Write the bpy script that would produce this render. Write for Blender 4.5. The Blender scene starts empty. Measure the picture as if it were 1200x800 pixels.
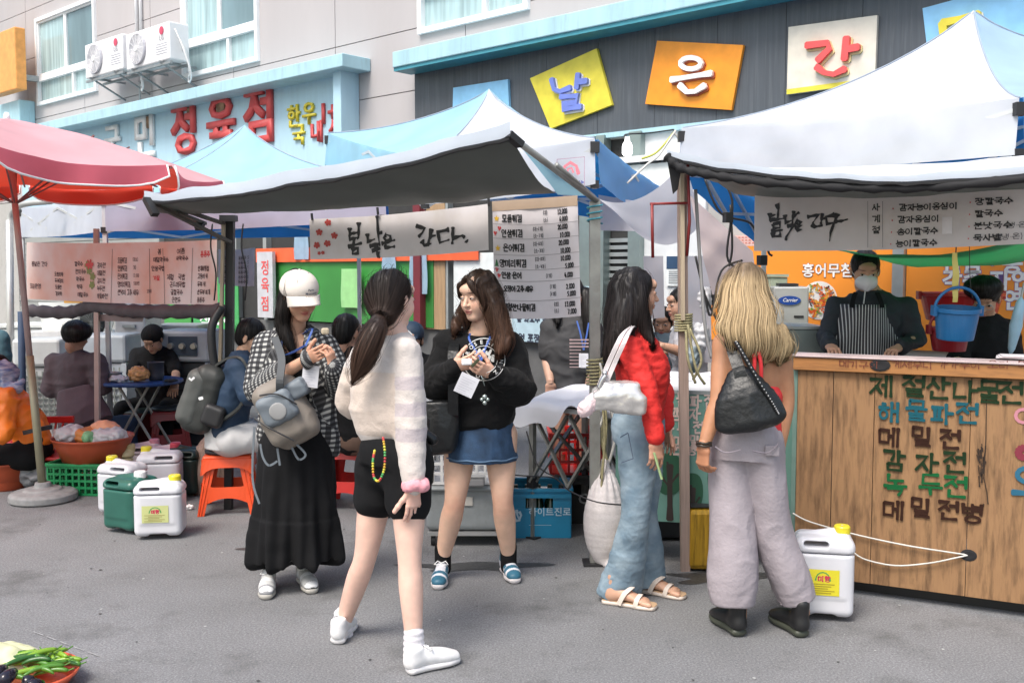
import bpy, bmesh, math, random
import numpy as np
from math import radians as R, sin, cos, pi
from mathutils import Vector, Matrix
random.seed(7); np.random.seed(7)
SC = bpy.context.scene
COL = SC.collection
# ------------------------------------------------------------ camera, sky, sun, exposure
CAMH = 1.58; FPX = 1167.0; PITCH = math.atan(82/1167.0)
cam = bpy.data.cameras.new('camera'); cam.sensor_width = 36; cam.lens = 36*FPX/1200
cam.clip_start = 0.05; cam.clip_end = 500
camo = bpy.data.objects.new('camera', cam); COL.objects.link(camo)
camo.location = (0, 0, CAMH); camo.rotation_euler = (pi/2-PITCH, 0, 0)
SC.camera = camo
w = bpy.data.worlds.new('World'); SC.world = w; w.use_nodes = True
nt = w.node_tree; bg = nt.nodes['Background']
sky = nt.nodes.new('ShaderNodeTexSky'); sky.sky_type = 'NISHITA'; sky.sun_disc = False
SUN_EL, SUN_AZ = R(58), R(215)
sky.sun_elevation = SUN_EL; sky.sun_rotation = SUN_AZ; sky.air_density = 1.6; sky.dust_density = 4.0; sky.ozone_density = 1.0
nt.links.new(sky.outputs[0], bg.inputs[0]); bg.inputs[1].default_value = 0.13
sl = bpy.data.lights.new('sun', 'SUN'); sl.energy = 1.8; sl.angle = R(24); sl.color = (1, .97, .93)
so = bpy.data.objects.new('sun', sl); COL.objects.link(so)
_d = Vector((sin(SUN_AZ)*cos(SUN_EL), cos(SUN_AZ)*cos(SUN_EL), sin(SUN_EL)))
so.rotation_euler = _d.to_track_quat('Z', 'Y').to_euler()
SC.view_settings.view_transform = 'Standard'; SC.view_settings.look = 'None'
SC.view_settings.gamma = 1.0; SC.view_settings.exposure = 0.85
SC.cycles.max_bounces = 8; SC.cycles.diffuse_bounces = 4; SC.cycles.glossy_bounces = 3
SC.cycles.transparent_max_bounces = 12
# ------------------------------------------------------------ places: turn a direction and a distance into a point
def P(px, py, Y):
 u = (px-600)/FPX; v = (400-py)/FPX; c, s = cos(PITCH), sin(PITCH)
 d = (u, c+v*s, -s+v*c); t = Y/d[1]
 return Vector((d[0]*t, Y, CAMH+d[2]*t))
def G(px, py, z=0.0):
 u = (px-600)/FPX; v = (400-py)/FPX; c, s = cos(PITCH), sin(PITCH)
 d = (u, c+v*s, -s+v*c); t = (z-CAMH)/d[2]
 return Vector((d[0]*t, d[1]*t, z))
FA = R(42); FE = Vector((cos(FA), -sin(FA), 0)); FN = Vector((-sin(FA), -cos(FA), 0)); FO = Vector((0, 11, 0))
def FP(px, py, off=0.0):
 """(s, z) on the facade plane, moved off towards the street, under a picture point"""
 u = (px-600)/FPX; v = (400-py)/FPX; c, s = cos(PITCH), sin(PITCH)
 d = Vector((u, c+v*s, -s+v*c)); o = FO+FN*off
 t = (o-Vector((0, 0, CAMH))).dot(FN)/d.dot(FN)
 p = Vector((0, 0, CAMH))+d*t
 return (p-o).dot(FE), p.z
def FW(s, off, z): return FO+FE*s+FN*off+Vector((0, 0, z))
# ------------------------------------------------------------ materials
MATS = {}
def mat(name, col, rough=.6, metal=0, var=.06, vscale=8, bump=0, bscale=60, spec=.5, trans=0, emit=None, estr=1,
  sss=0, alpha=1, sheen=0, coat=0, stretch=(1, 1, 1), col2=None, attr=None, trl=0, dirt=None, dscale=2.5, damt=.5, dlo=.5):
 if name in MATS: return MATS[name]
 m = bpy.data.materials.new(name); m.use_nodes = True; n = m.node_tree.nodes; l = m.node_tree.links
 b = n['Principled BSDF']; MATS[name] = m
 b.inputs['Roughness'].default_value = rough; b.inputs['Metallic'].default_value = metal
 b.inputs['Specular IOR Level'].default_value = spec
 tc = n.new('ShaderNodeTexCoord'); mp = n.new('ShaderNodeMapping'); mp.inputs['Scale'].default_value = stretch
 l.new(tc.outputs['Object'], mp.inputs[0])
 if attr:
  at = n.new('ShaderNodeAttribute'); at.attribute_name = attr; src = at.outputs['Color']
 else:
  rg = n.new('ShaderNodeRGB'); rg.outputs[0].default_value = (*col, 1); src = rg.outputs[0]
 nz = n.new('ShaderNodeTexNoise'); nz.inputs['Scale'].default_value = vscale; nz.inputs['Detail'].default_value = 5
 l.new(mp.outputs[0], nz.inputs[0])
 if col2:
  mx = n.new('ShaderNodeMix'); mx.data_type = 'RGBA'; cr = n.new('ShaderNodeMapRange')
  cr.inputs[1].default_value = .38; cr.inputs[2].default_value = .62
  l.new(nz.outputs[0], cr.inputs[0]); l.new(cr.outputs[0], mx.inputs[0]); l.new(src, mx.inputs[6])
  mx.inputs[7].default_value = (*col2, 1); src = mx.outputs[2]
 if var:
  hs = n.new('ShaderNodeHueSaturation'); mr = n.new('ShaderNodeMapRange')
  mr.inputs[1].default_value = .25; mr.inputs[2].default_value = .75
  mr.inputs[3].default_value = 1-var*2; mr.inputs[4].default_value = 1+var*2
  l.new(nz.outputs[0], mr.inputs[0]); l.new(mr.outputs[0], hs.inputs['Value']); l.new(src, hs.inputs['Color']); src = hs.outputs[0]
 if dirt:
  nd = n.new('ShaderNodeTexNoise'); nd.inputs['Scale'].default_value = dscale; nd.inputs['Detail'].default_value = 8
  nd.inputs['Roughness'].default_value = .65
  l.new(mp.outputs[0], nd.inputs[0]); r2 = n.new('ShaderNodeMapRange')
  r2.inputs[1].default_value = dlo; r2.inputs[2].default_value = dlo+.2; r2.inputs[4].default_value = damt
  l.new(nd.outputs[0], r2.inputs[0]); mx = n.new('ShaderNodeMix'); mx.data_type = 'RGBA'
  l.new(r2.outputs[0], mx.inputs[0]); l.new(src, mx.inputs[6]); mx.inputs[7].default_value = (*dirt, 1); src = mx.outputs[2]
 l.new(src, b.inputs['Base Color'])
 if bump:
  nb = n.new('ShaderNodeTexNoise'); nb.inputs['Scale'].default_value = bscale; nb.inputs['Detail'].default_value = 4
  l.new(mp.outputs[0], nb.inputs[0]); bp = n.new('ShaderNodeBump'); bp.inputs['Strength'].default_value = bump
  bp.inputs['Distance'].default_value = .01 if bscale > 50 else .014; l.new(nb.outputs[0], bp.inputs['Height']); l.new(bp.outputs[0], b.inputs['Normal'])
 if emit:
  b.inputs['Emission Color'].default_value = (*emit, 1); b.inputs['Emission Strength'].default_value = estr
 if sss:
  b.inputs['Subsurface Weight'].default_value = sss; b.inputs['Subsurface Radius'].default_value = (.012, .005, .003)
  b.inputs['Subsurface Scale'].default_value = 1.0
 if trans: b.inputs['Transmission Weight'].default_value = trans
 if alpha < 1: b.inputs['Alpha'].default_value = alpha
 if sheen: b.inputs['Sheen Weight'].default_value = sheen
 if coat: b.inputs['Coat Weight'].default_value = coat; b.inputs['Coat Roughness'].default_value = .15
 if trl:   # thin cloth that lets light through
  tb = n.new('ShaderNodeBsdfTranslucent'); l.new(src, tb.inputs[0]); ms = n.new('ShaderNodeMixShader')
  ms.inputs[0].default_value = trl; out = n['Material Output']
  l.new(b.outputs[0], ms.inputs[1]); l.new(tb.outputs[0], ms.inputs[2]); l.new(ms.outputs[0], out.inputs[0])
 return m
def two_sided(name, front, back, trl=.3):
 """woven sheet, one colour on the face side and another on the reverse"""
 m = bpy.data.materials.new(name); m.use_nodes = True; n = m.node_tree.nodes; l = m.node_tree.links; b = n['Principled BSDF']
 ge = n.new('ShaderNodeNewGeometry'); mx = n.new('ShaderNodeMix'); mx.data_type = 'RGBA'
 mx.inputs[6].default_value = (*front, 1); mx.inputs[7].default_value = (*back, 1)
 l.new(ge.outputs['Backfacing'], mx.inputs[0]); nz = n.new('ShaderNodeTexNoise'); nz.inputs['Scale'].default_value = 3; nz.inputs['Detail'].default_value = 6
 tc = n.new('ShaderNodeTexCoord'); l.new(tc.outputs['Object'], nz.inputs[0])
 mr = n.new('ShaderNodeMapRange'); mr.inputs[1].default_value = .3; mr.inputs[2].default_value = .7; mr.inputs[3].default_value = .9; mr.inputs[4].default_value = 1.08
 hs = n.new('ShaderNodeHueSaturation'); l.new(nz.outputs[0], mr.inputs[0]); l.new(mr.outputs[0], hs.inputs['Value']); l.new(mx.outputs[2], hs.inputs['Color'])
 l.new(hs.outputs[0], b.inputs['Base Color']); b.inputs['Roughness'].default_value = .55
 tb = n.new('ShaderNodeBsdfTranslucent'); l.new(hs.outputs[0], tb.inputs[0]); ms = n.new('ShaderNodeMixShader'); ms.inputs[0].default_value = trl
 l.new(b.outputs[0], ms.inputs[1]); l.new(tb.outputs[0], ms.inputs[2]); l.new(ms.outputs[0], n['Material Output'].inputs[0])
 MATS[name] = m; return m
# ------------------------------------------------------------ objects
def tag(o, label=None, cat=None, group=None, kind=None):
 if label: o['label'] = label
 if cat: o['category'] = cat
 if group: o['group'] = group
 if kind: o['kind'] = kind
 return o
def thing(name, label, cat, loc=(0, 0, 0), rz=0, group=None, kind=None):
 o = bpy.data.objects.new(name, None); COL.objects.link(o); o.empty_display_size = .1
 o.location = loc; o.rotation_euler = (0, 0, rz)
 return tag(o, label, cat, group, kind)
def link(name, me, parent=None, m=None):
 o = bpy.data.objects.new(name, me); COL.objects.link(o)
 if m is not None and len(me.materials) == 0: me.materials.append(m)
 if parent is not None: o.parent = parent
 return o
def copy_tree(o, parent=None):
 c = o.copy(); COL.objects.link(c); c.parent = parent
 for ch in [x for x in bpy.data.objects if x.parent == o]: copy_tree(ch, c)
 return c
class MB:
 """collects simple shapes into one mesh; vertices are stored minus the origin given"""
 def __init__(s, org=(0, 0, 0)): s.v = []; s.f = []; s.o = Vector(org)
 def add(s, vs, fs):
  k = len(s.v); s.v += [Vector(p)-s.o for p in vs]; s.f += [tuple(i+k for i in f) for f in fs]; return s
 def box(s, c, size, rz=0, M=None, taper=1.0):
  hx, hy, hz = size[0]/2, size[1]/2, size[2]/2
  vs = [Vector((x*hx*(taper if z > 0 else 1), y*hy*(taper if z > 0 else 1), z*hz)) for z in (-1, 1) for y in (-1, 1) for x in (-1, 1)]
  Mr = M if M is not None else Matrix.Rotation(rz, 3, 'Z')
  return s.add([Mr @ v+Vector(c) for v in vs], [(0, 2, 3, 1), (4, 5, 7, 6), (0, 1, 5, 4), (2, 6, 7, 3), (0, 4, 6, 2), (1, 3, 7, 5)])
 def quadbox(s, a, b, c, d, n):
  """slab: face corners a b c d (counter-clockwise seen from front), thickness vector n going back"""
  a, b, c, d, n = map(Vector, (a, b, c, d, n))
  return s.add([a, b, c, d, a+n, b+n, c+n, d+n], [(0, 1, 2, 3), (7, 6, 5, 4), (0, 4, 5, 1), (1, 5, 6, 2), (2, 6, 7, 3), (3, 7, 4, 0)])
 def tube(s, pts, r, n=8, cap=True, r2=None, flat=None):
  pts = [Vector(p) for p in pts]; m = len(pts)
  rs = r if isinstance(r, (list, tuple)) else [r+((r2 if r2 is not None else r)-r)*i/(m-1) for i in range(m)]
  ref = None; vs = []
  for i, p in enumerate(pts):
   t = (pts[min(i+1, m-1)]-pts[max(i-1, 0)]).normalized()
   if ref is None: ref = t.orthogonal().normalized() if flat is None else Vector(flat)
   ref = (ref-t*ref.dot(t)).normalized(); b = t.cross(ref)
   for k in range(n):
    a = 2*pi*k/n; vs.append(p+(ref*cos(a)+b*sin(a))*rs[i])
  fs = [(i*n+k, i*n+(k+1) % n, (i+1)*n+(k+1) % n, (i+1)*n+k) for i in range(m-1) for k in range(n)]
  if cap: fs += [tuple(range(n-1, -1, -1)), tuple(range((m-1)*n, m*n))]
  return s.add(vs, fs)
 def bar(s, a, b, wd, dp=None, side=(0, 0, 1)):
  a, b = Vector(a), Vector(b); dp = dp or wd; t = (b-a).normalized(); sd = Vector(side)
  if abs(t.dot(sd)) > .99: sd = Vector((1, 0, 0))
  x = t.cross(sd).normalized(); y = x.cross(t)
  vs = [p+x*sx*wd/2+y*sy*dp/2 for p in (a, b) for sx, sy in ((-1, -1), (1, -1), (1, 1), (-1, 1))]
  return s.add(vs, [(3, 2, 1, 0), (4, 5, 6, 7), (0, 1, 5, 4), (1, 2, 6, 5), (2, 3, 7, 6), (3, 0, 4, 7)])
 def lathe(s, c, prof, n=24, M=None, sx=1, sy=1):
  vs = []; c = Vector(c)
  for (r, z) in prof:
   for k in range(n):
    a = 2*pi*k/n; v = Vector((r*cos(a)*sx, r*sin(a)*sy, z)); vs.append(c+(M @ v if M is not None else v))
  fs = [(i*n+k, i*n+(k+1) % n, (i+1)*n+(k+1) % n, (i+1)*n+k) for i in range(len(prof)-1) for k in range(n)]
  return s.add(vs, fs)
 def grid(s, fn, nu, nv):
  vs = [fn(i/nu, j/nv) for j in range(nv+1) for i in range(nu+1)]
  return s.add(vs, [(j*(nu+1)+i, j*(nu+1)+i+1, (j+1)*(nu+1)+i+1, (j+1)*(nu+1)+i) for j in range(nv) for i in range(nu)])
 def build(s, name, m=None, parent=None, smooth=False, bevel=0, solid=0, sub=0, segs=2):
  me = bpy.data.meshes.new(name); me.from_pydata([tuple(v) for v in s.v], [], s.f); me.update()
  if smooth: me.shade_smooth()
  o = link(name, me, parent, m)
  if solid:
   md = o.modifiers.new('s', 'SOLIDIFY'); md.thickness = solid; md.offset = -1
  if bevel:
   md = o.modifiers.new('b', 'BEVEL'); md.width = bevel; md.segments = segs; md.limit_method = 'ANGLE'; md.angle_limit = R(35)
   md.harden_normals = False
  if sub:
   md = o.modifiers.new('u', 'SUBSURF'); md.levels = sub; md.render_levels = sub
  return o
def catmull(pts, n):
 """n points per span through the given rows (any width)"""
 a = np.array([list(p) for p in pts], float); out = []
 for i in range(len(a)-1):
  p0 = a[max(i-1, 0)]; p1 = a[i]; p2 = a[i+1]; p3 = a[min(i+2, len(a)-1)]
  for k in range(n):
   t = k/n; out.append(.5*((2*p1)+(-p0+p2)*t+(2*p0-5*p1+4*p2-p3)*t*t+(-p0+3*p1-3*p2+p3)*t**3))
 out.append(a[-1]); return np.array(out)
# ------------------------------------------------------------ noise on arrays
_H = np.random.RandomState(3).rand(64, 64, 64).astype(np.float32)
def vnoise(p, sc=1.0):
 q = np.asarray(p, np.float32)*sc+1000; i = np.floor(q).astype(int); f = q-i; f = f*f*(3-2*f); i &= 63; j = (i+1) & 63
 x0, y0, z0 = i[:, 0], i[:, 1], i[:, 2]; x1, y1, z1 = j[:, 0], j[:, 1], j[:, 2]; fx, fy, fz = f[:, 0], f[:, 1], f[:, 2]
 a = _H[x0, y0, z0]*(1-fx)+_H[x1, y0, z0]*fx; b = _H[x0, y1, z0]*(1-fx)+_H[x1, y1, z0]*fx
 c = _H[x0, y0, z1]*(1-fx)+_H[x1, y0, z1]*fx; d = _H[x0, y1, z1]*(1-fx)+_H[x1, y1, z1]*fx
 return ((a*(1-fy)+b*fy)*(1-fz)+(c*(1-fy)+d*fy)*fz)*2-1
# ------------------------------------------------------------ distance fields to smooth meshes (bodies, clothes, bags, cans)
def A3(v): return np.array([v[0], v[1], v[2]], np.float64)
class Field:
 def __init__(s, lo, hi, h):
  s.h = h; s.lo = A3(lo); s.n = np.maximum(np.ceil((A3(hi)-s.lo)/h).astype(int)+1, 4)
  s.f = np.full(tuple(s.n), .25, np.float32); s.ax = [(s.lo[k]+np.arange(s.n[k])*h).astype(np.float32) for k in range(3)]
 def region(s, lo, hi, m):
  a = np.clip(np.floor((lo-m-s.lo)/s.h).astype(int), 0, s.n); b = np.clip(np.ceil((hi+m-s.lo)/s.h).astype(int)+1, 0, s.n)
  if np.any(b <= a): return None
  sl_ = tuple(slice(a[k], b[k]) for k in range(3))
  return sl_, s.ax[0][sl_[0]][:, None, None], s.ax[1][sl_[1]][None, :, None], s.ax[2][sl_[2]][None, None, :]
 def put(s, prim, k=.02, op='u'):
  fn, lo, hi = prim; r = s.region(lo, hi, k+3*s.h)
  if r is None: return s
  sl_, X, Y, Z = r; d = fn(X, Y, Z).astype(np.float32); a = s.f[sl_]; k = max(k, 1e-5)
  if op == 'u': hh = np.maximum(k-np.abs(a-d), 0)/k; s.f[sl_] = np.minimum(a, d)-hh*hh*k*.25
  else: d = -d; hh = np.maximum(k-np.abs(a-d), 0)/k; s.f[sl_] = np.maximum(a, d)+hh*hh*k*.25
  return s
 def cut(s, p, n, k=.004):
  """remove what lies on the side the normal points to"""
  p, n = A3(p), A3(n); n = n/np.linalg.norm(n)
  d = (s.ax[0]-p[0])[:, None, None]*n[0]+(s.ax[1]-p[1])[None, :, None]*n[1]+(s.ax[2]-p[2])[None, None, :]*n[2]
  s.f = np.maximum(s.f, d.astype(np.float32)); return s
 def sample(s, p):
  q = (p-s.lo)/s.h; q = np.clip(q, 0, s.n-1.001); i = q.astype(int); t = q-i; f = s.f; o = 0
  for dx in (0, 1):
   for dy in (0, 1):
    for dz in (0, 1):
     w_ = (t[:, 0] if dx else 1-t[:, 0])*(t[:, 1] if dy else 1-t[:, 1])*(t[:, 2] if dz else 1-t[:, 2])
     o = o+w_*f[i[:, 0]+dx, i[:, 1]+dy, i[:, 2]+dz]
  return o
 def grad(s, p):
  e = s.h; g = np.stack([s.sample(p+np.eye(3)[k]*e)-s.sample(p-np.eye(3)[k]*e) for k in range(3)], 1)
  return g/(np.linalg.norm(g, axis=1, keepdims=True)+1e-9)
 def mesh(s):
  f = s.f; f[0] = f[-1] = .2; f[:, 0] = f[:, -1] = .2; f[:, :, 0] = f[:, :, -1] = .2
  ins = f < 0; c = ins[:-1, :-1, :-1].astype(np.int8)
  for d in [(0, 0, 1), (0, 1, 0), (0, 1, 1), (1, 0, 0), (1, 0, 1), (1, 1, 0), (1, 1, 1)]:
   c = c+ins[d[0]:f.shape[0]-1+d[0], d[1]:f.shape[1]-1+d[1], d[2]:f.shape[2]-1+d[2]]
  act = (c > 0) & (c < 8); I = np.argwhere(act); N = len(I)
  if N == 0: return np.zeros((0, 3)), np.zeros((0, 4), int)
  idx = np.full(act.shape, -1, np.int32); idx[tuple(I.T)] = np.arange(N)
  acc = np.zeros((N, 3)); cnt = np.zeros(N)
  cor = [(x, y, z) for x in (0, 1) for y in (0, 1) for z in (0, 1)]
  val = {q: f[I[:, 0]+q[0], I[:, 1]+q[1], I[:, 2]+q[2]] for q in cor}
  for q in cor:
   for k in range(3):
    if q[k]: continue
    r = list(q); r[k] = 1; r = tuple(r); a, b = val[q], val[r]; mk = (a < 0) != (b < 0)
    t = np.where(mk, a/(a-b+1e-12), 0); p = np.zeros((N, 3)); p[:] = q; p[:, k] = t
    acc[mk] += p[mk]; cnt[mk] += 1
  v = (I+acc/cnt[:, None])*s.h+s.lo; fs = []
  for k in range(3):
   u, w_ = (k+1) % 3, (k+2) % 3; n = np.array(f.shape)
   s0 = [slice(0, n[0]), slice(0, n[1]), slice(0, n[2])]; s1 = list(s0); s0[k] = slice(0, n[k]-1); s1[k] = slice(1, n[k])
   a, b = ins[tuple(s0)], ins[tuple(s1)]; E = np.argwhere(a != b); E = E[(E[:, u] > 0) & (E[:, w_] > 0)]
   fl = a[tuple(E.T)]; eu = np.zeros(3, int); eu[u] = 1; ew = np.zeros(3, int); ew[w_] = 1
   q = np.stack([idx[tuple((E-eu-ew).T)], idx[tuple((E-ew).T)], idx[tuple(E.T)], idx[tuple((E-eu).T)]], 1)
   q[~fl] = q[~fl][:, ::-1]; fs.append(q)
  return v, np.concatenate(fs)
def _loc(X, Y, Z, a, axes):
 return [(X-a[0])*e[0]+(Y-a[1])*e[1]+(Z-a[2])*e[2] for e in axes]
def frame_of(t, side):
 t = A3(t); t = t/np.linalg.norm(t); sd = A3(side); sd = sd-t*sd.dot(t)
 if np.linalg.norm(sd) < 1e-4: sd = np.cross(t, [0.3, .7, .2])
 sd = sd/np.linalg.norm(sd); return t, sd, np.cross(t, sd)
def seg(a, b, ra, rb=None, side=(1, 0, 0), flat=False):
 """tapered rod; ra and rb are numbers or (along side, across)"""
 rb = ra if rb is None else rb; ra = ra if hasattr(ra, '__len__') else (ra, ra); rb = rb if hasattr(rb, '__len__') else (rb, rb)
 a, b = A3(a), A3(b); L = max(np.linalg.norm(b-a), 1e-6); t, sd, w_ = frame_of(b-a if L > 1e-5 else (0, 0, 1), side); mr = max(*ra, *rb)
 def fn(X, Y, Z):
  T, U, V = _loc(X, Y, Z, a, (t, sd, w_)); k = np.clip(T/L, 0, 1); q = T-k*L
  ru = ra[0]+(rb[0]-ra[0])*k; rv = ra[1]+(rb[1]-ra[1])*k; m = np.minimum(ru, rv)
  if flat: return np.maximum((np.sqrt((U/ru)**2+(V/rv)**2)-1)*m, np.abs(q)-.0)
  return (np.sqrt((U/ru)**2+(V/rv)**2+(q/m)**2)-1)*m
 return fn, np.minimum(a, b)-mr, np.maximum(a, b)+mr
def chain(pts, radii, side=(1, 0, 0), n=4, flat=False):
 """smooth tube through points with radii (along side, across)"""
 rows = [list(A3(p))+list(r if hasattr(r, '__len__') else (r, r)) for p, r in zip(pts, radii)]
 c = catmull(rows, n); ss = [seg(c[i][:3], c[i+1][:3], c[i][3:], c[i+1][3:], side, False) for i in range(len(c)-1)]
 lo = np.min([q[1] for q in ss], 0); hi = np.max([q[2] for q in ss], 0)
 def fn(X, Y, Z):
  d = None
  for q in ss:
   e = q[0](X, Y, Z); d = e if d is None else np.minimum(d, e)
  if flat:
   for p0, p1 in ((c[0][:3], c[1][:3]), (c[-1][:3], c[-2][:3]))[1 if flat == 'end' else 0:]:
    nn = (p0-p1)/np.linalg.norm(p0-p1); d = np.maximum(d, (X-p0[0])*nn[0]+(Y-p0[1])*nn[1]+(Z-p0[2])*nn[2])
  return d
 return fn, lo, hi
def ell(c, r, M=None):
 c, r = A3(c), A3(r); ax = np.array(M.to_3x3() if M is not None else np.eye(3)).T; m = max(r)
 def fn(X, Y, Z):
  u, v, w_ = _loc(X, Y, Z, c, ax); k0 = np.sqrt((u/r[0])**2+(v/r[1])**2+(w_/r[2])**2)
  k1 = np.sqrt((u/r[0]**2)**2+(v/r[1]**2)**2+(w_/r[2]**2)**2)+1e-6; return k0*(k0-1)/k1
 return fn, c-m, c+m
def rbox(c, hs, rad=.01, M=None):
 c, hs = A3(c), A3(hs); ax = np.array(M.to_3x3() if M is not None else np.eye(3)).T; m = np.linalg.norm(hs)
 def fn(X, Y, Z):
  q = [np.abs(e)-hs[i]+rad for i, e in enumerate(_loc(X, Y, Z, c, ax))]
  o = np.sqrt(sum(np.maximum(e, 0)**2 for e in q)); return o+np.minimum(np.maximum(np.maximum(q[0], q[1]), q[2]), 0)-rad
 return fn, c-m, c+m
def vnormals(v, f):
 a = v[f[:, 0]]; n = np.cross(v[f[:, 2]]-a, v[f[:, 3]]-v[f[:, 1]]); o = np.zeros_like(v)
 for k in range(4):
  for j in range(3): o[:, j] += np.bincount(f[:, k], n[:, j], len(v))
 return o/(np.linalg.norm(o, axis=1, keepdims=True)+1e-12)
def npmesh(name, v, f, m, parent=None, cols=None, smooth=True, org=(0, 0, 0)):
 me = bpy.data.meshes.new(name); n = f.shape[1]
 me.vertices.add(len(v)); me.vertices.foreach_set('co', (v-A3(org)).astype(np.float32).ravel())
 me.loops.add(f.size); me.loops.foreach_set('vertex_index', f.astype(np.int32).ravel())
 me.polygons.add(len(f)); me.polygons.foreach_set('loop_start', np.arange(0, f.size, n, dtype=np.int32))
 me.update(calc_edges=True)
 if smooth: me.shade_smooth()
 if cols is not None:
  for nm, arr in cols.items():
   a = me.attributes.new(nm, 'FLOAT_COLOR', 'POINT'); c4 = np.ones((len(v), 4), np.float32); c4[:, :arr.shape[1]] = arr
   a.data.foreach_set('color', c4.ravel())
 return link(name, me, parent, m)
def smooth_verts(v, f, it=1, lam=.5):
 for _ in range(it):
  s = np.zeros_like(v); c = np.zeros(len(v))
  for a, b in ((0, 1), (1, 2), (2, 3), (3, 0)):
   for j in range(3):
    s[:, j] += np.bincount(f[:, a], v[f[:, b], j], len(v))+np.bincount(f[:, b], v[f[:, a], j], len(v))
   c += np.bincount(f[:, a], minlength=len(v))+np.bincount(f[:, b], minlength=len(v))
  v = v+(s/c[:, None]-v)*lam
 return v
def bounds(prims, m=.03):
 return np.min([p[1] for p in prims], 0)-m, np.max([p[2] for p in prims], 0)+m
def solidf(prims, h=.006, k=.02):
 """prims: list of prim, or (prim, k), or (prim, k, 'sub')"""
 pr = [p if isinstance(p[0], tuple) else (p, k) for p in prims]; ups = [p[0] for p in pr if len(p) < 3]
 lo, hi = bounds(ups); F = Field(lo, hi, h)
 for p in pr: F.put(p[0], p[1], 's' if len(p) > 2 else 'u')
 return F
def solid(name, prims, m, parent=None, h=.006, k=.02, org=(0, 0, 0), disp=None, cols=None, it=1, cuts=()):
 F = solidf(prims, h, k)
 for c in cuts: F.cut(*c)
 v, f = F.mesh()
 if len(v) == 0: print('EMPTY', name); return None, F
 if it: v = smooth_verts(v, f, it)
 if disp is not None:
  n = vnormals(v, f); v = v+n*disp(v, n)[:, None]
 cc = cols(v, vnormals(v, f)) if cols is not None else None
 return npmesh(name, v, f, m, parent, {'Col': cc} if cc is not None else None, True, org), F
# ------------------------------------------------------------ hand lettering: Hangul strokes composed from letters
CIRC = [(.5+.48*sin(a), .5-.5*cos(a)) for a in np.linspace(0, 2*pi, 15)]
JC = {'ㄱ': [[(0, .08), (.95, .08), (.88, .5), (.7, 1)]], 'ㄴ': [[(.08, 0), (.05, .9), (1, .88)]],
'ㄷ': [[(.95, .06), (.05, .08), (.05, .92), (1, .9)]], 'ㄹ': [[(0, .05), (.92, .05), (.9, .45), (.06, .48), (.05, .95), (1, .93)]],
'ㅁ': [[(.05, .05), (.95, .05), (.93, .95), (.06, .95), (.05, .05)]], 'ㅂ': [[(.05, 0), (.07, 1), (.94, 1), (.95, 0)], [(.06, .5), (.94, .5)]],
'ㅅ': [[(.52, 0), (.4, .5), (0, 1)], [(.47, .35), (1, 1)]], 'ㅇ': [CIRC], 'ㅈ': [[(.02, .08), (.95, .06), (.5, .55), (0, 1)], [(.55, .5), (1, 1)]],
'ㅊ': [[(.3, -.08), (.65, -.06)], [(.02, .2), (.95, .18), (.5, .6), (0, 1)], [(.55, .55), (1, 1)]],
'ㅋ': [[(0, .08), (.95, .08), (.7, 1)], [(.05, .48), (.88, .45)]], 'ㅌ': [[(.95, .06), (.05, .08), (.05, .92), (1, .9)], [(.05, .5), (.9, .48)]],
'ㅍ': [[(0, .08), (1, .08)], [(.3, .1), (.34, .9)], [(.7, .1), (.66, .9)], [(0, .92), (1, .9)]],
'ㅎ': [[(.35, -.02), (.65, -.02)], [(.05, .24), (.95, .22)], [(.15+.7*x, .4+.6*y) for x, y in CIRC]],
'ㄲ': [[(0, .1), (.4, .1), (.3, 1)], [(.55, .1), (.98, .1), (.88, 1)]], 'ㅆ': [[(.25, 0), (0, 1)], [(.22, .4), (.45, 1)], [(.75, 0), (.5, 1)], [(.72, .4), (1, 1)]]}
for _a, _b in (('ㄸ', 'ㄷ'), ('ㅃ', 'ㅂ'), ('ㅉ', 'ㅈ')): JC[_a] = [[(x*.45, y) for x, y in s] for s in JC[_b]]+[[(.55+x*.45, y) for x, y in s] for s in JC[_b]]
VV = {'ㅏ': [[(.3, 0), (.3, 1)], [(.3, .45), (1, .45)]], 'ㅑ': [[(.3, 0), (.3, 1)], [(.3, .32), (1, .32)], [(.3, .6), (1, .6)]],
'ㅓ': [[(.8, 0), (.8, 1)], [(0, .45), (.8, .45)]], 'ㅕ': [[(.8, 0), (.8, 1)], [(0, .3), (.8, .3)], [(0, .6), (.8, .6)]],
'ㅐ': [[(.2, 0), (.2, 1)], [(.85, 0), (.85, 1)], [(.2, .45), (.85, .45)]], 'ㅔ': [[(.4, 0), (.4, 1)], [(.9, 0), (.9, 1)], [(0, .45), (.4, .45)]],
'ㅒ': [[(.2, 0), (.2, 1)], [(.85, 0), (.85, 1)], [(.2, .3), (.85, .3)], [(.2, .6), (.85, .6)]],
'ㅖ': [[(.45, 0), (.45, 1)], [(.9, 0), (.9, 1)], [(0, .3), (.45, .3)], [(0, .6), (.45, .6)]], 'ㅣ': [[(.55, 0), (.55, 1)]]}
VH = {'ㅗ': [[(.5, 0), (.5, .75)], [(0, .8), (1, .78)]], 'ㅛ': [[(.35, 0), (.35, .75)], [(.65, 0), (.65, .75)], [(0, .8), (1, .78)]],
'ㅜ': [[(0, .25), (1, .22)], [(.5, .25), (.5, 1)]], 'ㅠ': [[(0, .25), (1, .22)], [(.32, .25), (.3, 1)], [(.68, .25), (.68, 1)]], 'ㅡ': [[(0, .5), (1, .45)]]}
VC = {'ㅘ': 'ㅗㅏ', 'ㅙ': 'ㅗㅐ', 'ㅚ': 'ㅗㅣ', 'ㅝ': 'ㅜㅓ', 'ㅞ': 'ㅜㅔ', 'ㅟ': 'ㅜㅣ', 'ㅢ': 'ㅡㅣ'}
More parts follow.
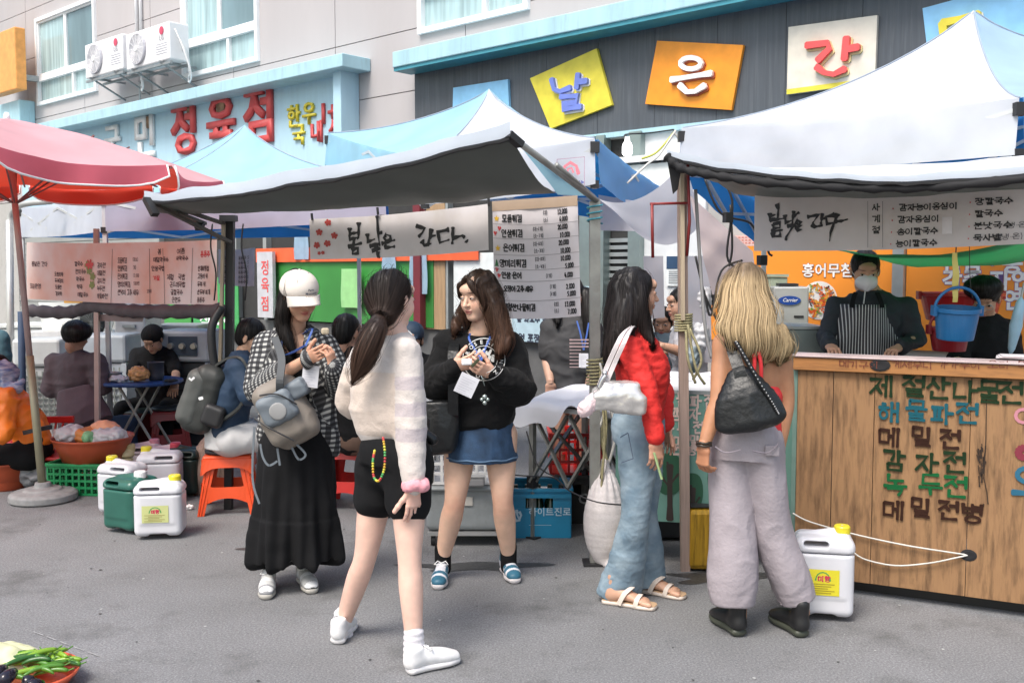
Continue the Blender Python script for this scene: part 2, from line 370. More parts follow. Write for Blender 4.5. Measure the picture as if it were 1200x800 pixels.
CHO = 'ㄱㄲㄴㄷㄸㄹㅁㅂㅃㅅㅆㅇㅈㅉㅊㅋㅌㅍㅎ'; JUN = 'ㅏㅐㅑㅒㅓㅔㅕㅖㅗㅘㅙㅚㅛㅜㅝㅞㅟㅠㅡㅢㅣ'
JON = ['', 'ㄱ', 'ㄲ', 'ㄱㅅ', 'ㄴ', 'ㄴㅈ', 'ㄴㅎ', 'ㄷ', 'ㄹ', 'ㄹㄱ', 'ㄹㅁ', 'ㄹㅂ', 'ㄹㅅ', 'ㄹㅌ', 'ㄹㅍ', 'ㄹㅎ', 'ㅁ', 'ㅂ', 'ㅂㅅ', 'ㅅ', 'ㅆ', 'ㅇ', 'ㅈ', 'ㅊ', 'ㅋ', 'ㅌ', 'ㅍ', 'ㅎ']
OTH = {'0': [CIRC], '1': [[(.5, 0), (.5, 1)]], '2': [[(.1, .2), (.4, 0), (.85, .15), (.75, .45), (.1, .98), (1, .95)]],
'3': [[(.1, .05), (.8, .05), (.8, .35), (.35, .45), (.9, .6), (.75, .95), (.05, .95)]], '4': [[(.4, 0), (.05, .65), (1, .62)], [(.65, .35), (.65, 1)]],
'5': [[(.9, .03), (.2, .05), (.15, .4), (.8, .5), (.8, .85), (.1, .98)]], '6': [[(.6, 0), (.15, .5), (.2, .9), (.75, .95), (.85, .6), (.2, .6)]],
'7': [[(.05, .05), (.9, .05), (.45, 1)]], '8': [[(.5, .5), (.15, .25), (.5, 0), (.85, .25), (.5, .5), (.1, .8), (.5, 1), (.9, .78), (.5, .5)]],
'(': [[(.7, -.05), (.4, .5), (.7, 1.05)]], ')': [[(.3, -.05), (.6, .5), (.3, 1.05)]], '-': [[(.15, .5), (.85, .5)]], '.': [[(.45, .93), (.55, .98)]],
'·': [[(.42, .5), (.58, .52)]], '+': [[(.1, .5), (.9, .5)], [(.5, .15), (.5, .85)]], '>': [[(.2, .3), (.7, .5), (.2, .7)]]}
def _box(st, x0, y0, x1, y1): return [[(x0+(x1-x0)*x, y0+(y1-y0)*y) for x, y in s] for s in st]
def glyph(ch):
 """strokes in a unit box and the advance"""
 if ch == ' ': return [], .5
 if ch in OTH: return (_box(OTH[ch], .05, .05, .5, .95) if ch not in '().·' else _box(OTH[ch], 0, 0, .4, 1)), (.6 if ch not in '().·' else .36)
 c = ord(ch)-0xAC00
 if c < 0 or c > 11171: return [], .5
 i, j, k = CHO[c//588], JUN[(c % 588)//28], JON[c % 28]; out = []
 if j in VV:
  if k: out += _box(JC[i], 0, .02, .52, .5)+_box(VV[j], .55, 0, 1, .56)
  else: out += _box(JC[i], 0, .12, .52, .85)+_box(VV[j], .55, 0, 1, 1)
 elif j in VH:
  if k: out += _box(JC[i], .15, 0, .85, .34)+_box(VH[j], 0, .36, 1, .62)
  else: out += _box(JC[i], .12, .02, .88, .52)+_box(VH[j], 0, .55, 1, 1)
 else:
  a, b = VC[j]
  if k: out += _box(JC[i], .05, 0, .55, .32)+_box(VH[a], 0, .34, .62, .6)+_box(VV[b], .65, 0, 1, .6)
  else: out += _box(JC[i], .05, .05, .55, .48)+_box(VH[a], 0, .5, .62, .9)+_box(VV[b], .65, 0, 1, 1)
 if k:
  ty = .66
  if len(k) == 1: out += _box(JC[k], .15, ty, .88, 1)
  else: out += _box(JC[k[0]], .05, ty, .45, 1)+_box(JC[k[1]], .55, ty, .98, 1)
 return out, 1.12
def resamp(s, step):
 o = [s[0]]
 for a, b in zip(s[:-1], s[1:]):
  L = math.hypot(b[0]-a[0], b[1]-a[1]); n = max(1, int(L/step))
  o += [(a[0]+(b[0]-a[0])*t/n, a[1]+(b[1]-a[1])*t/n) for t in range(1, n+1)]
 return o
class Ink:
 """ribbons of paint laid on a surface: mp(x, y, lift) gives the point; x right, y down, metres"""
 def __init__(s, mp, org=(0, 0, 0)): s.mp = mp; s.v = []; s.f = []; s.n = 0; s.o = Vector(org)
 def stroke(s, pts, wd, step=None, brush=0, thick=0):
  pts = [(x, y) for x, y in resamp(pts, step or wd*2.5)]
  m = len(pts); closed = m > 3 and math.hypot(pts[0][0]-pts[-1][0], pts[0][1]-pts[-1][1]) < 1e-6
  lift = .003+(s.n % 12)*.00018; s.n += 1; L = []; Rr = []
  for i, (x, y) in enumerate(pts):
   a = pts[(i-1) if i else (m-2 if closed else 0)]; b = pts[(i+1) if i < m-1 else (1 if closed else m-1)]
   dx, dy = b[0]-a[0], b[1]-a[1]; l = math.hypot(dx, dy) or 1; nx, ny = -dy/l, dx/l
   d0 = (x-a[0], y-a[1]); d1 = (b[0]-x, b[1]-y); l0 = math.hypot(*d0) or 1; l1 = math.hypot(*d1) or 1
   cs = max(-.7, min(1, (d0[0]*d1[0]+d0[1]*d1[1])/(l0*l1))); k = 1/math.sqrt((1+cs)/2)
   t = i/(m-1) if m > 1 else 0; ww = wd/2*min(k, 1.5)
   if brush: ww *= (1+brush*(.5-t)+brush*.4*sin(t*9+s.n))
   if not closed and (i == 0 or i == m-1):
    e = -1 if i == 0 else 1; ex, ey = dx/l*wd*.32*e, dy/l*wd*.32*e
    cap = [(x+nx*ww*.6+ex, y+ny*ww*.6+ey), (x-nx*ww*.6+ex, y-ny*ww*.6+ey)]
    if i == 0: L.append(cap[0]); Rr.append(cap[1]); L.append((x+nx*ww, y+ny*ww)); Rr.append((x-nx*ww, y-ny*ww))
    else: L.append((x+nx*ww, y+ny*ww)); Rr.append((x-nx*ww, y-ny*ww)); L.append(cap[0]); Rr.append(cap[1])
   else: L.append((x+nx*ww, y+ny*ww)); Rr.append((x-nx*ww, y-ny*ww))
  k = len(s.v)
  if thick:
   for l, r in zip(L, Rr):
    s.v += [s.mp(*l, 0)-s.o, s.mp(*l, lift+thick)-s.o, s.mp(*r, lift+thick)-s.o, s.mp(*r, 0)-s.o]
   q = len(L)
   for i in range(q-1):
    for j in range(3): s.f.append((k+i*4+j, k+i*4+j+1, k+i*4+5+j, k+i*4+4+j))
   s.f += [(k, k+3, k+2, k+1), (k+4*q-4, k+4*q-3, k+4*q-2, k+4*q-1)]
  else:
   for l, r in zip(L, Rr): s.v += [s.mp(*l, lift)-s.o, s.mp(*r, lift)-s.o]
   s.f += [(k+2*i, k+2*i+1, k+2*i+3, k+2*i+2) for i in range(len(L)-1)]
 def text(s, t, x, y, h, wd=None, asp=.95, jit=.03, brush=0, sp=1.0, thick=0, slant=0, step=None):
  wd = wd or h*.09; rn = random.Random(hash(t) & 0) if 0 else random.Random(len(t)*31+ord(t[0]))
  for ch in t:
   st, ad = glyph(ch); jx, jy, ja = [rn.uniform(-jit, jit) for _ in range(3)]
   for q in st:
    pp = []
    for (a, b) in q:
     b2 = b+jy+ja*(a-.5); a2 = a+jx+slant*(.5-b)+ (rn.uniform(-jit, jit)*.5 if len(q) < 10 else 0)
     pp.append((x+a2*h*asp, y+b2*h))
    s.stroke(pp, wd, brush=brush, thick=thick, step=step)
   x += ad*h*asp*sp
  return x
 def poly(s, pts, z=0):
  k = len(s.v); lift = .003+(s.n % 12)*.00018+z; s.n += 1
  s.v += [s.mp(x, y, lift)-s.o for x, y in pts]; s.f.append(tuple(range(k, k+len(pts))))
 def build(s, name, m, parent=None):
  me = bpy.data.meshes.new(name); me.from_pydata([tuple(v) for v in s.v], [], s.f); me.update()
  o = link(name, me, parent, m)
  if s.n > 3: o['kind'] = 'stuff'
  return o
def plane_map(o, r, dn, n):
 """flat surface: origin, right, down (unit vectors), outward normal"""
 o, r, dn, n = map(Vector, (o, r, dn, n))
 return lambda x, y, z=0: o+r*x+dn*y+n*z
def font_text(name, txt, mp, x, y, h, m, parent=None, bold=0, extrude=0, org=(0, 0, 0), align='LEFT', sx=1.0, shear=0, fit=None):
 """printed letters; mp as in Ink; y is the baseline from the top, h the letter height"""
 cu = bpy.data.curves.new('t', 'FONT'); cu.body = txt; cu.size = 1.0; cu.offset = bold; cu.extrude = 0; cu.align_x = align; cu.resolution_u = 2; cu.shear = shear
 ob = bpy.data.objects.new('t', cu); COL.objects.link(ob); dg = bpy.context.evaluated_depsgraph_get(); dg.update()
 me = bpy.data.meshes.new_from_object(ob.evaluated_get(dg)); bpy.data.objects.remove(ob)
 if fit is not None and len(me.vertices):
  xs = [v.co.x for v in me.vertices]; wdt = max(xs)-min(xs); sx = fit/(wdt*h)
 o = Vector(org); lift = .004
 if extrude:
  bm = bmesh.new(); bm.from_mesh(me); r = bmesh.ops.extrude_face_region(bm, geom=bm.faces[:])
  for v in bm.verts: v.co.z = 0
  for g in r['geom']:
   if isinstance(g, bmesh.types.BMVert): g.co.z = 1
  bm.to_mesh(me); bm.free()
 for v in me.vertices: v.co = mp(x+v.co.x*h*sx, y-v.co.y*h, lift+extrude*v.co.z)-o
 me.update(); return link(name, me, parent, m)
# ============================================================ the setting
def road_mat():
 m = bpy.data.materials.new('asphalt'); m.use_nodes = True; n = m.node_tree.nodes; l = m.node_tree.links; b = n['Principled BSDF']
 tc = n.new('ShaderNodeTexCoord')
 def noise(sc, det=4, ro=.6):
  z = n.new('ShaderNodeTexNoise'); z.inputs['Scale'].default_value = sc; z.inputs['Detail'].default_value = det; z.inputs['Roughness'].default_value = ro
  l.new(tc.outputs['Object'], z.inputs[0]); return z
 def ramp(src, stops):
  r = n.new('ShaderNodeValToRGB'); e = r.color_ramp.elements
  while len(e) < len(stops): e.new(.5)
  for q, (p, c) in zip(e, stops): q.position = p; q.color = (*c, 1)
  l.new(src, r.inputs[0]); return r
 def mixc(f, a, c, mode='MIX'):
  x = n.new('ShaderNodeMix'); x.data_type = 'RGBA'; x.blend_type = mode
  if isinstance(f, float): x.inputs[0].default_value = f
  else: l.new(f, x.inputs[0])
  l.new(a, x.inputs[6]); l.new(c, x.inputs[7]); return x.outputs[2]
 a = ramp(noise(105, 6, .85).outputs[0], [(.36, (.10, .10, .10)), (.5, (.175, .176, .18)), (.64, (.31, .31, .31))])
 big = ramp(noise(.9, 6, .6).outputs[0], [(.3, (.8, .8, .8)), (.7, (1.12, 1.12, 1.14))])
 c = mixc(1.0, a.outputs[0], big.outputs[0], 'MULTIPLY')
 vo = n.new('ShaderNodeTexVoronoi'); vo.inputs['Scale'].default_value = 48; l.new(tc.outputs['Object'], vo.inputs[0])
 sp = ramp(vo.outputs['Distance'], [(.0, (.5, .5, .5)), (.16, (0, 0, 0))])
 sel = ramp(vo.outputs['Color'], [(.8, (0, 0, 0)), (.84, (1, 1, 1))])
 k = n.new('ShaderNodeMath'); k.operation = 'MULTIPLY'; l.new(sp.outputs[0], k.inputs[0]); l.new(sel.outputs[0], k.inputs[1])
 wt = n.new('ShaderNodeRGB'); wt.outputs[0].default_value = (.6, .6, .6, 1); c = mixc(k.outputs[0], c, wt.outputs[0])
 st = ramp(noise(1.7, 10, .72).outputs[0], [(.53, (0, 0, 0)), (.68, (.55, .55, .55))])
 dk = n.new('ShaderNodeRGB'); dk.outputs[0].default_value = (.055, .055, .052, 1); c = mixc(st.outputs[0], c, dk.outputs[0])
 l.new(c, b.inputs['Base Color']); b.inputs['Roughness'].default_value = .85
 bp = n.new('ShaderNodeBump'); bp.inputs['Strength'].default_value = .6; bp.inputs['Distance'].default_value = .004
 l.new(noise(220, 3).outputs[0], bp.inputs['Height']); l.new(bp.outputs[0], b.inputs['Normal']); return m
def gz(x, y): return .006*sin(x*1.7)*sin(y*1.3)
mb = MB(); mb.grid(lambda u, v: Vector((-60+120*u, -40+140*v, 0)), 8, 8)
tag(mb.build('road', road_mat()), 'worn grey asphalt road in front of the market stalls', kind='structure')
# thin worn paint lines at the near left
ln = MB((0, 0, 0)); pts = [((38, 740), (118, 770)), ((15, 757), (40, 768)), ((72, 782), (92, 788))]
for a, b in pts:
 a = G(*a); b = G(*b); nn = 5
 for i in range(nn):
  p = a.lerp(b, (i+.1)/nn); q = a.lerp(b, (i+.85)/nn); ln.add([p+Vector((0, -.003, .004)), q+Vector((0, -.003, .004)), q+Vector((0, .003, .004)), p+Vector((0, .003, .004))], [(0, 1, 2, 3)])
tag(ln.build('road_marking', mat('worn_paint', (.33, .33, .33), .8, var=.2, vscale=60)), 'faint worn white chalk line on the asphalt', kind='structure')
rn = random.Random(12); q = MB(); q2 = MB()
for i_ in range(120):
 x, y = rn.uniform(-3.4, 3.2), rn.uniform(3.2, 6.6); r_ = rn.uniform(.003, .009); n_ = 7; vs = [(x+r_*rn.uniform(.6, 1.3)*cos(a), y+r_*rn.uniform(.6, 1.3)*sin(a), .0035) for a in np.linspace(0, 2*pi, n_+1)[:-1]]
 (q if i_ % 3 else q2).add(vs, [tuple(range(n_))])
tag(q.build('gum_spots', mat('gum_dark', (.05, .05, .048), .8)), 'small dark trodden spots scattered over the asphalt', kind='stuff'); tag(q2.build('pale_specks', mat('gum_pale', (.4, .4, .39), .8)), 'small pale specks scattered over the asphalt', kind='stuff')
for i_, (cx, cy, rx, ry) in enumerate(((556, 664, .34, .10), (840, 676, .25, .12), (322, 640, .2, .08))):
 g = G(cx, cy); q = MB(); vs = [(g.x+rx*(1+.3*sin(3*a+i_)+.15*sin(7*a))*cos(a), g.y+ry*(1+.3*sin(2*a+1)+.2*sin(5*a))*sin(a), .0025) for a in np.linspace(0, 2*pi, 41)[:-1]]; q.add(vs, [tuple(range(40))])
 tag(q.build('wet_patch', mat('wet_asphalt', (.055, .055, .055), .45, var=.3, vscale=60)), ('dark wet patch on the road in front of the grey cart', 'dark wet patch under the green painted board', 'dark wet patch behind the long black skirt')[i_], kind='structure')
def fbox(mb, s0, s1, z0, z1, o0, o1):
 vs = [FW(s, o, z) for z in (z0, z1) for o in (o0, o1) for s in (s0, s1)]
 return mb.add(vs, [(0, 1, 3, 2), (4, 6, 7, 5), (0, 4, 5, 1), (2, 3, 7, 6), (0, 2, 6, 4), (1, 5, 7, 3)])
def fm(off=0.0): return lambda x, y, z=0: FW(x, off+z, -y)
S = lambda px, off=0: FP(px, 300, off)[0]
# ---- building
M_WALL = mat('wall_panel', (.45, .425, .43), .6, var=.03, vscale=1.5, dirt=(.36, .32, .31), dscale=.8, damt=.35, stretch=(1, 1, .25), bump=.05, bscale=30)
M_JOINT = mat('joint', (.3, .27, .26), .8); M_WF = mat('white_upvc', (.85, .86, .87), .35, var=.02)
M_GLASS = mat('window_glass', (.17, .26, .29), .08, var=.25, vscale=1.2, spec=.8, stretch=(1, 1, .2))
M_GLASS2 = mat('curtained_glass', (.36, .50, .52), .12, var=.18, vscale=3, spec=.8, stretch=(4, 4, .3))
bld = thing('commercial_building', 'pinkish beige panelled building with white windows above the market stalls', 'building', FO)
SL, SR = S(-230), S(1500)
def bpart(name, mb_, m, parent=None, **k):
 mb_.o = FO.copy()
 mb_.v = [v-FO for v in mb_.v]; o = mb_.build(name, m, None, **k); o.parent = parent or bld; return o
q = MB(); fbox(q, SL, SR, 0, 9, -.4, -.03); bpart('core_wall', q, M_JOINT)
rows = [2.95, 3.73, 4.45, 5.6, 6.5, 7.4, 8.3]
def win_rect(x0, x1, xb, yb, h):
 s0, zb = FP(xb, yb); return S(x0), S(x1), zb, zb+h
W = [(S(52), S(121), FP(53, 123)[1], FP(51, 20)[1]), (S(221), S(309), FP(222, 92)[1], FP(222, 92)[1]+1.75), (S(494), S(621), FP(494, 41)[1], FP(494, 41)[1]+1.6)]
ss = [SL]
while ss[-1] < SR: ss.append(ss[-1]+2.35)
off0 = S(396)-min(ss, key=lambda a: abs(a-S(396))); ss = [a+off0 for a in ss]
for i in range(len(ss)-1):
 for j in range(len(rows)-1):
  a, b, c, d = ss[i]+.006, ss[i+1]-.006, rows[j]+.006, rows[j+1]-.006
  rects = [(a, b, c, d)]
  for (w0, w1, z0, z1) in W:      # leave the window openings free
   nr = []
   for (a1, b1, c1, d1) in rects:
    if w1 <= a1 or w0 >= b1 or z1 <= c1 or z0 >= d1: nr.append((a1, b1, c1, d1)); continue
    if w0 > a1: nr.append((a1, w0, c1, d1))
    if w1 < b1: nr.append((w1, b1, c1, d1))
    if z0 > c1: nr.append((max(a1, w0), min(b1, w1), c1, z0))
    if z1 < d1: nr.append((max(a1, w0), min(b1, w1), z1, d1))
   rects = nr
  if not rects: continue
  q = MB()
  for r_ in rects: fbox(q, *r_, -.03, 0)
  bpart('panel', q, M_WALL)
for (s0, s1, z0, z1) in W:
 q = MB(); t = .065; zt = z0+.5; sm = s0+(s1-s0)*.5
 fbox(q, s0, s1, z0, z0+t, -.08, .05); fbox(q, s0, s1, z1-t, z1, -.08, .05)
 fbox(q, s0, s0+t, z0+t, z1-t, -.08, .05); fbox(q, s1-t, s1, z0+t, z1-t, -.08, .05); fbox(q, s0+t, s1-t, zt-t, zt+t*.6, -.08, .045)
 fr = bpart('window', q, M_WF)
 for (a, b) in ((s0+t, sm), (sm, s1-t)):
  q = MB(); g = .035; k = .0 if a < sm-.01 else .012
  fbox(q, a, b, zt+t*.6, zt+t*.6+g, -.05-k, .02-k); fbox(q, a, b, z1-t-g, z1-t, -.05-k, .02-k); fbox(q, a, a+g, zt+t*.6+g, z1-t-g, -.05-k, .02-k); fbox(q, b-g, b, zt+t*.6+g, z1-t-g, -.05-k, .02-k)
  q.v = [v-FO for v in q.v]; q.build('sash', M_WF, fr)
  q = MB(FO); fbox(q, a+g, b-g, zt+t*.6+g, z1-t-g, -.03, -.02); q.build('pane', M_GLASS if a > s0+t+.1 else M_GLASS2, fr)
 q = MB(FO); fbox(q, sm-.03+(s1-s0)*.12, sm+.03+(s1-s0)*.12, z0+t, zt-t, -.05, .03); q.build('mullion', M_WF, fr)
 for (a, b) in ((s0+t, sm-.03+(s1-s0)*.12), (sm+.03+(s1-s0)*.12, s1-t)):
  q = MB(FO); fbox(q, a, b, z0+t, zt-t, -.03, -.02); q.build('pane', M_GLASS2, fr)
# drain pipe stubs near the air conditioners
q = MB(FO)
for px, y0, y1 in ((163, 0, 40), (168, 0, 40)):
 s_, z_ = FP(px, y1); s2, z2 = FP(px, y0-60); q.tube([FW(s_, .04, z_), FW(s_, .04, z2)], .025, 8)
q.build('pipe', M_WF, bld, smooth=True)
q = MB(FO); s_, z_ = FP(171, 118); q.tube([FW(s_, .1, z_), FW(s_, .1, z_+.55)], .02, 8); s2, z2 = FP(181, 95); q.tube([FW(s_, .1, z_+.3), FW(s2, .12, z2)], .02, 8); q.build('pipe', mat('grey_pipe', (.5, .5, .5), .5), bld, smooth=True)
# ---- air conditioners hung on the wall
def ac_unit(px0, px1, pyb, lab):
 s0, zb = FP(px0, pyb, .55); s1 = FP(px1, pyb, .55)[0]; wd = s1-s0; h = .54; c = FW((s0+s1)/2, .4, zb)
 t = thing('air_conditioner', lab, 'air conditioner', c, -FA, 'air conditioners on the building wall')
 q = MB(); q.box((0, 0, h/2), (wd, .32, h)); q.build('casing', mat('ac_white', (.82, .82, .84), .4, var=.02), t, bevel=.02)
 q = MB(); q.lathe((-wd*.2, -.17, h*.5), [(.0, 0), (h*.41, 0), (h*.41, .03), (h*.43, .03), (h*.43, -.004)], 28, Matrix.Rotation(R(90), 3, 'X'))
 q.build('fan_guard', mat('ac_grey', (.55, .55, .6), .5), t, smooth=False)
 q = MB()
 for r_ in np.linspace(.05, h*.4, 9):
  q.tube([(-wd*.2+r_*cos(a), -.2, h*.5+r_*sin(a)) for a in np.linspace(0, 2*pi, 25)], .004, 4, False)
 for a in np.linspace(0, 2*pi, 13)[:-1]: q.tube([(-wd*.2, -.2, h*.5), (-wd*.2+h*.4*cos(a), -.2, h*.5+h*.4*sin(a))], .004, 4, False)
 q.build('grille', mat('ac_white', (.8, .8, .8)), t)
 q = MB(); q.lathe((-wd*.2, -.205, h*.5), [(0, .01), (.04, .01), (.05, 0)], 16, Matrix.Rotation(R(90), 3, 'X')); q.build('fan_hub', mat('ac_white', (.8, .8, .8)), t)
 q = MB(); q.lathe((wd*.34, -.164, h*.8), [(0, .006), (.06, .006), (.06, 0)], 18, Matrix.Rotation(R(90), 3, 'X')); q.build('badge', mat('badge_red', (.55, .06, .12), .4), t)
 font_text('lettering', 'LG', plane_map((wd*.34-.07, -.166, h*.66), (1, 0, 0), (0, 0, -1), (0, -1, 0)), 0, 0.06, .11, mat('badge_grey', (.35, .35, .38)), t, bold=.02)
 q = MB()
 for k in range(5): q.box((wd*.33, -.163, h*.2+k*.035), (wd*.25, .006, .008))
 q.build('louvre', mat('ac_grey', (.5, .5, .5)), t)
 q = MB()
 for x in (-wd*.32, wd*.32): q.bar((x, .4, -.02), (x, -.2, -.02), .03); q.bar((x, .4, -.3), (x, -.15, -.03), .025)
 for y in (-.14, .14): q.bar((-wd*.5, y, -.045), (wd*.5, y, -.045), .035)
 q.build('bracket', mat('bracket_steel', (.35, .37, .38), .5, .6), t)
 q = MB(); rn = random.Random(int(px0))
 for k in range(4):
  x = wd*.52; q.tube(catmull([(x, -.08+k*.04, h*.8-k*.1), (x+.08, -.05, h*.5), (x+.1+.03*k, .05, h*.2-.1*k), (x-.05, .15, -.05-.08*k), (x-.3, .3, .0)], 5), .012, 6)
 q.build('hose', mat('white_hose', (.75, .75, .76), .6), t, smooth=True); return t
ac_unit(101, 145, 93, 'smaller white outdoor air conditioner hung left, beside the first window')
ac_unit(149, 200, 83, 'white outdoor air conditioner hung right, below two white pipes')
# ---- butcher's sign, pale blue with a ledge
M_LB = mat('pale_blue_board', (.45, .66, .78), .5, var=.05, vscale=2, dirt=(.25, .35, .4), dscale=2, damt=.3, stretch=(3, 3, .4))
M_LEDGE = mat('pale_blue_metal', (.40, .62, .70), .45, var=.06, vscale=2, dirt=(.2, .3, .33), dscale=4, damt=.4, stretch=(3, 3, .5))
M_TEAL = mat('teal_metal', (.06, .30, .38), .45)
t = thing('shop_sign', 'pale blue butcher shop sign board with raised red and white letters under a ledge', 'sign', FO)
sA, sB = S(35), S(414); zt = FP(403, 82, .3)[1]
q = MB(FO); fbox(q, sA, sB, zt-1.35, zt, .003, .1); q.build('board', M_LB, t)
q = MB(FO); fbox(q, sA-.2, FP(401, 80, .45)[0], zt, zt+.16, .003, .45); q.build('ledge', M_LEDGE, t, bevel=.01)
q = MB(FO); fbox(q, sB+.003, sB+.16, zt-1.35, zt+.12, .003, .3); q.build('cheek', M_LB, t, bevel=.01)
M_RED = mat('sign_red', (.66, .085, .085), .45); M_WH = mat('sign_white', (.85, .85, .85), .4); M_YL = mat('sign_yellow', (.72, .60, .05), .4)
for ch, px, py, h, m_ in (('국', 132, 167, .62, M_WH), ('민', 170, 160, .78, M_WH), ('정', 216, 151, .86, M_RED), ('육', 259, 145, .84, M_RED), ('점', 304, 135, .86, M_RED)):
 s_, z_ = FP(px, py, .13); font_text('letter', ch, fm(.1), s_-h*.46, -z_+h*.36, h, m_, t, bold=.022, extrude=.05, org=FO)
for ch, px, py, h, m_ in (('한', 344, 137, .32, M_YL), ('우', 362, 133, .32, M_YL), ('1+', 383, 132, .36, M_RED), ('국', 350, 158, .3, M_YL), ('내', 371, 155, .3, M_RED), ('산', 393, 152, .3, M_RED)):
 s_, z_ = FP(px, py, .12); font_text('letter', ch, fm(.1), s_-h*.45, -z_+h*.36, h, m_, t, bold=.02, extrude=.03, org=FO)
q = MB(FO)
for px in (172, 222, 257):
 s_, z_ = FP(px, 122, .15); fbox(q, s_-.1, s_+.1, zt-.2, zt-.02, .1, .14)
q.build('rusty_fixing', mat('rust', (.25, .16, .10), .8, var=.3), t)
# ---- dark restaurant sign
t = thing('shop_sign', 'long charcoal sign board carrying tilted coloured squares with Korean letters', 'sign', FO)
sA = S(493); sB = S(1480); zb = FP(700, 157, .1)[1]; zt = FP(620, 56, .45)[1]
M_DK = mat('charcoal_board', (.075, .085, .10), .5, var=.08, vscale=3, dirt=(.16, .17, .18), dscale=5, damt=.4, stretch=(8, 8, .3))
n_ = 12
for i in range(n_):
 q = MB(FO); a = sA+(sB-sA)*i/n_; b = sA+(sB-sA)*(i+1)/n_; fbox(q, a+.002, b-.002, zb, zt+.1, .003, .08); q.build('panel', M_DK, t)
q = MB(FO); fbox(q, sA-.05, sB, zt+.1, zt+.28, .003, .38); q.build('ledge', M_LEDGE, t, bevel=.01)
q = MB(FO); fbox(q, sA-.05, sB, zt+.06, zt+.1, .083, .36); q.build('ledge_soffit', M_TEAL, t)
q = MB(FO); fbox(q, sA, sB, zb-.05, zb-.002, .003, .11); q.build('bottom_rail', M_LEDGE, t)
def tile(corners, m, name='tile'):
 q = MB(FO); pts = [FP(x, y, .12) for x, y in corners]
 q.add([FW(s_, .12, z_) for s_, z_ in pts]+[FW(s_, .085, z_) for s_, z_ in pts], [(0, 3, 2, 1), (4, 5, 6, 7)]+[(i, (i+1) % 4, 4+(i+1) % 4, 4+i) for i in range(4)])
 return q.build(name, m, t)
def letters(strokes, base, m, wd, outline=None, name='letter'):
 L = [[(lambda r_: (r_[0], -r_[1]))(FP(base[0]+x/4, base[1]+y/4, .15)) for x, y in s_] for s_ in strokes]
 if outline:
  k = Ink(fm(.121), FO)
  for s_ in L: k.stroke([(x+.006, y+.012) for x, y in s_], wd*1.25, thick=.012)
  k.build('letter_backing', outline, t)
 k = Ink(fm(.135), FO)
 for s_ in L: k.stroke(s_, wd, thick=.03)
 k.build(name, m, t)
def arc(cx, cy, rx, ry, n=14): return [(cx+rx*cos(a), cy+ry*sin(a)) for a in np.linspace(0, 2*pi, n)]
tile([(621, 92), (699, 57), (717, 123), (645, 151)], mat('tile_yellow', (.72, .62, .06), .45))
letters([[(188, 372), (200, 420), (228, 430), (275, 412)], [(312, 348), (305, 415)], [(312, 385), (352, 380)], [(230, 455), (310, 450), (304, 480), (240, 490), (243, 515), (325, 500)]], (600, 0), mat('letter_blue', (.16, .22, .62), .4), .042, M_WH)
tile([(770, 48), (871, 53), (857, 129), (756, 122)], mat('tile_orange', (.85, .30, .02), .45))
letters([arc(840, 298, 48, 27), [(748, 375), (935, 345)], [(788, 400), (820, 432), (860, 430), (905, 402)]], (600, 0), M_WH, .042, mat('letter_shade', (.4, .08, .03)))
tile([(924, 32), (1028, 18), (1025, 97), (922, 111)], mat('tile_cream', (.72, .66, .56), .45))
letters([[(182, 215), (280, 203), (290, 230), (235, 285)], [(370, 178), (360, 280)], [(372, 232), (425, 222)], [(230, 315), (265, 342), (310, 350), (362, 325)]], (900, 0), mat('letter_coral', (.75, .09, .09), .4), .042, mat('letter_cream', (.7, .6, .3)))
k = Ink(fm(.121), FO); k.poly([(FP(x, y, .12)[0], -FP(x, y, .12)[1]) for x, y in ((922, 105), (1026, 91), (1025, 97), (922, 111))]); k.build('tile_stripe', mat('tile_yellow', (.7, .6, .05)), t)
tile([(1081, 10), (1200, -22), (1212, 40), (1087, 62)], mat('tile_skyblue', (.24, .52, .78), .45))
letters([[(820, 110), (990, 70)], [(820, 110), (830, 220), (990, 200)], [(1080, 150), (1090, 260)], [(1090, 200), (1140, 190)]], (900, 0), M_YL, .045, M_WH)
tile([(531, 103), (595, 93), (597, 135), (530, 145)], mat('tile_skyblue', (.3, .6, .8), .45))
# orange sign box and pale blue box at the far left end of the wall
t = thing('projecting_sign', 'weathered orange sign box projecting from the wall at the left edge', 'sign', FO)
s1, z0 = FP(19, 104, .5); z1 = FP(19, 30, .5)[1]; q = MB(FO); fbox(q, s1-1.2, s1, z0, z1, .3, .5); q.build('box', mat('orange_box', (.80, .36, .10), .5, var=.08), t, bevel=.02)
q = MB(FO); fbox(q, s1-1.2, s1-1.1, z1-.1, z1, 0, .3); fbox(q, s1-.2, s1-.1, z0+.2, z0+.3, -.02, .3); q.build('bracket', mat('bracket_steel', (.3, .3, .3)), t)
t = thing('awning_box', 'pale blue metal box fixed to the wall above the pink parasol', 'box', FO)
s1, z0 = FP(23, 145, .3); q = MB(FO); fbox(q, s1-1.5, s1, z0-.2, z0+.45, 0.003, .3); q.build('box', M_LEDGE, t, bevel=.02)
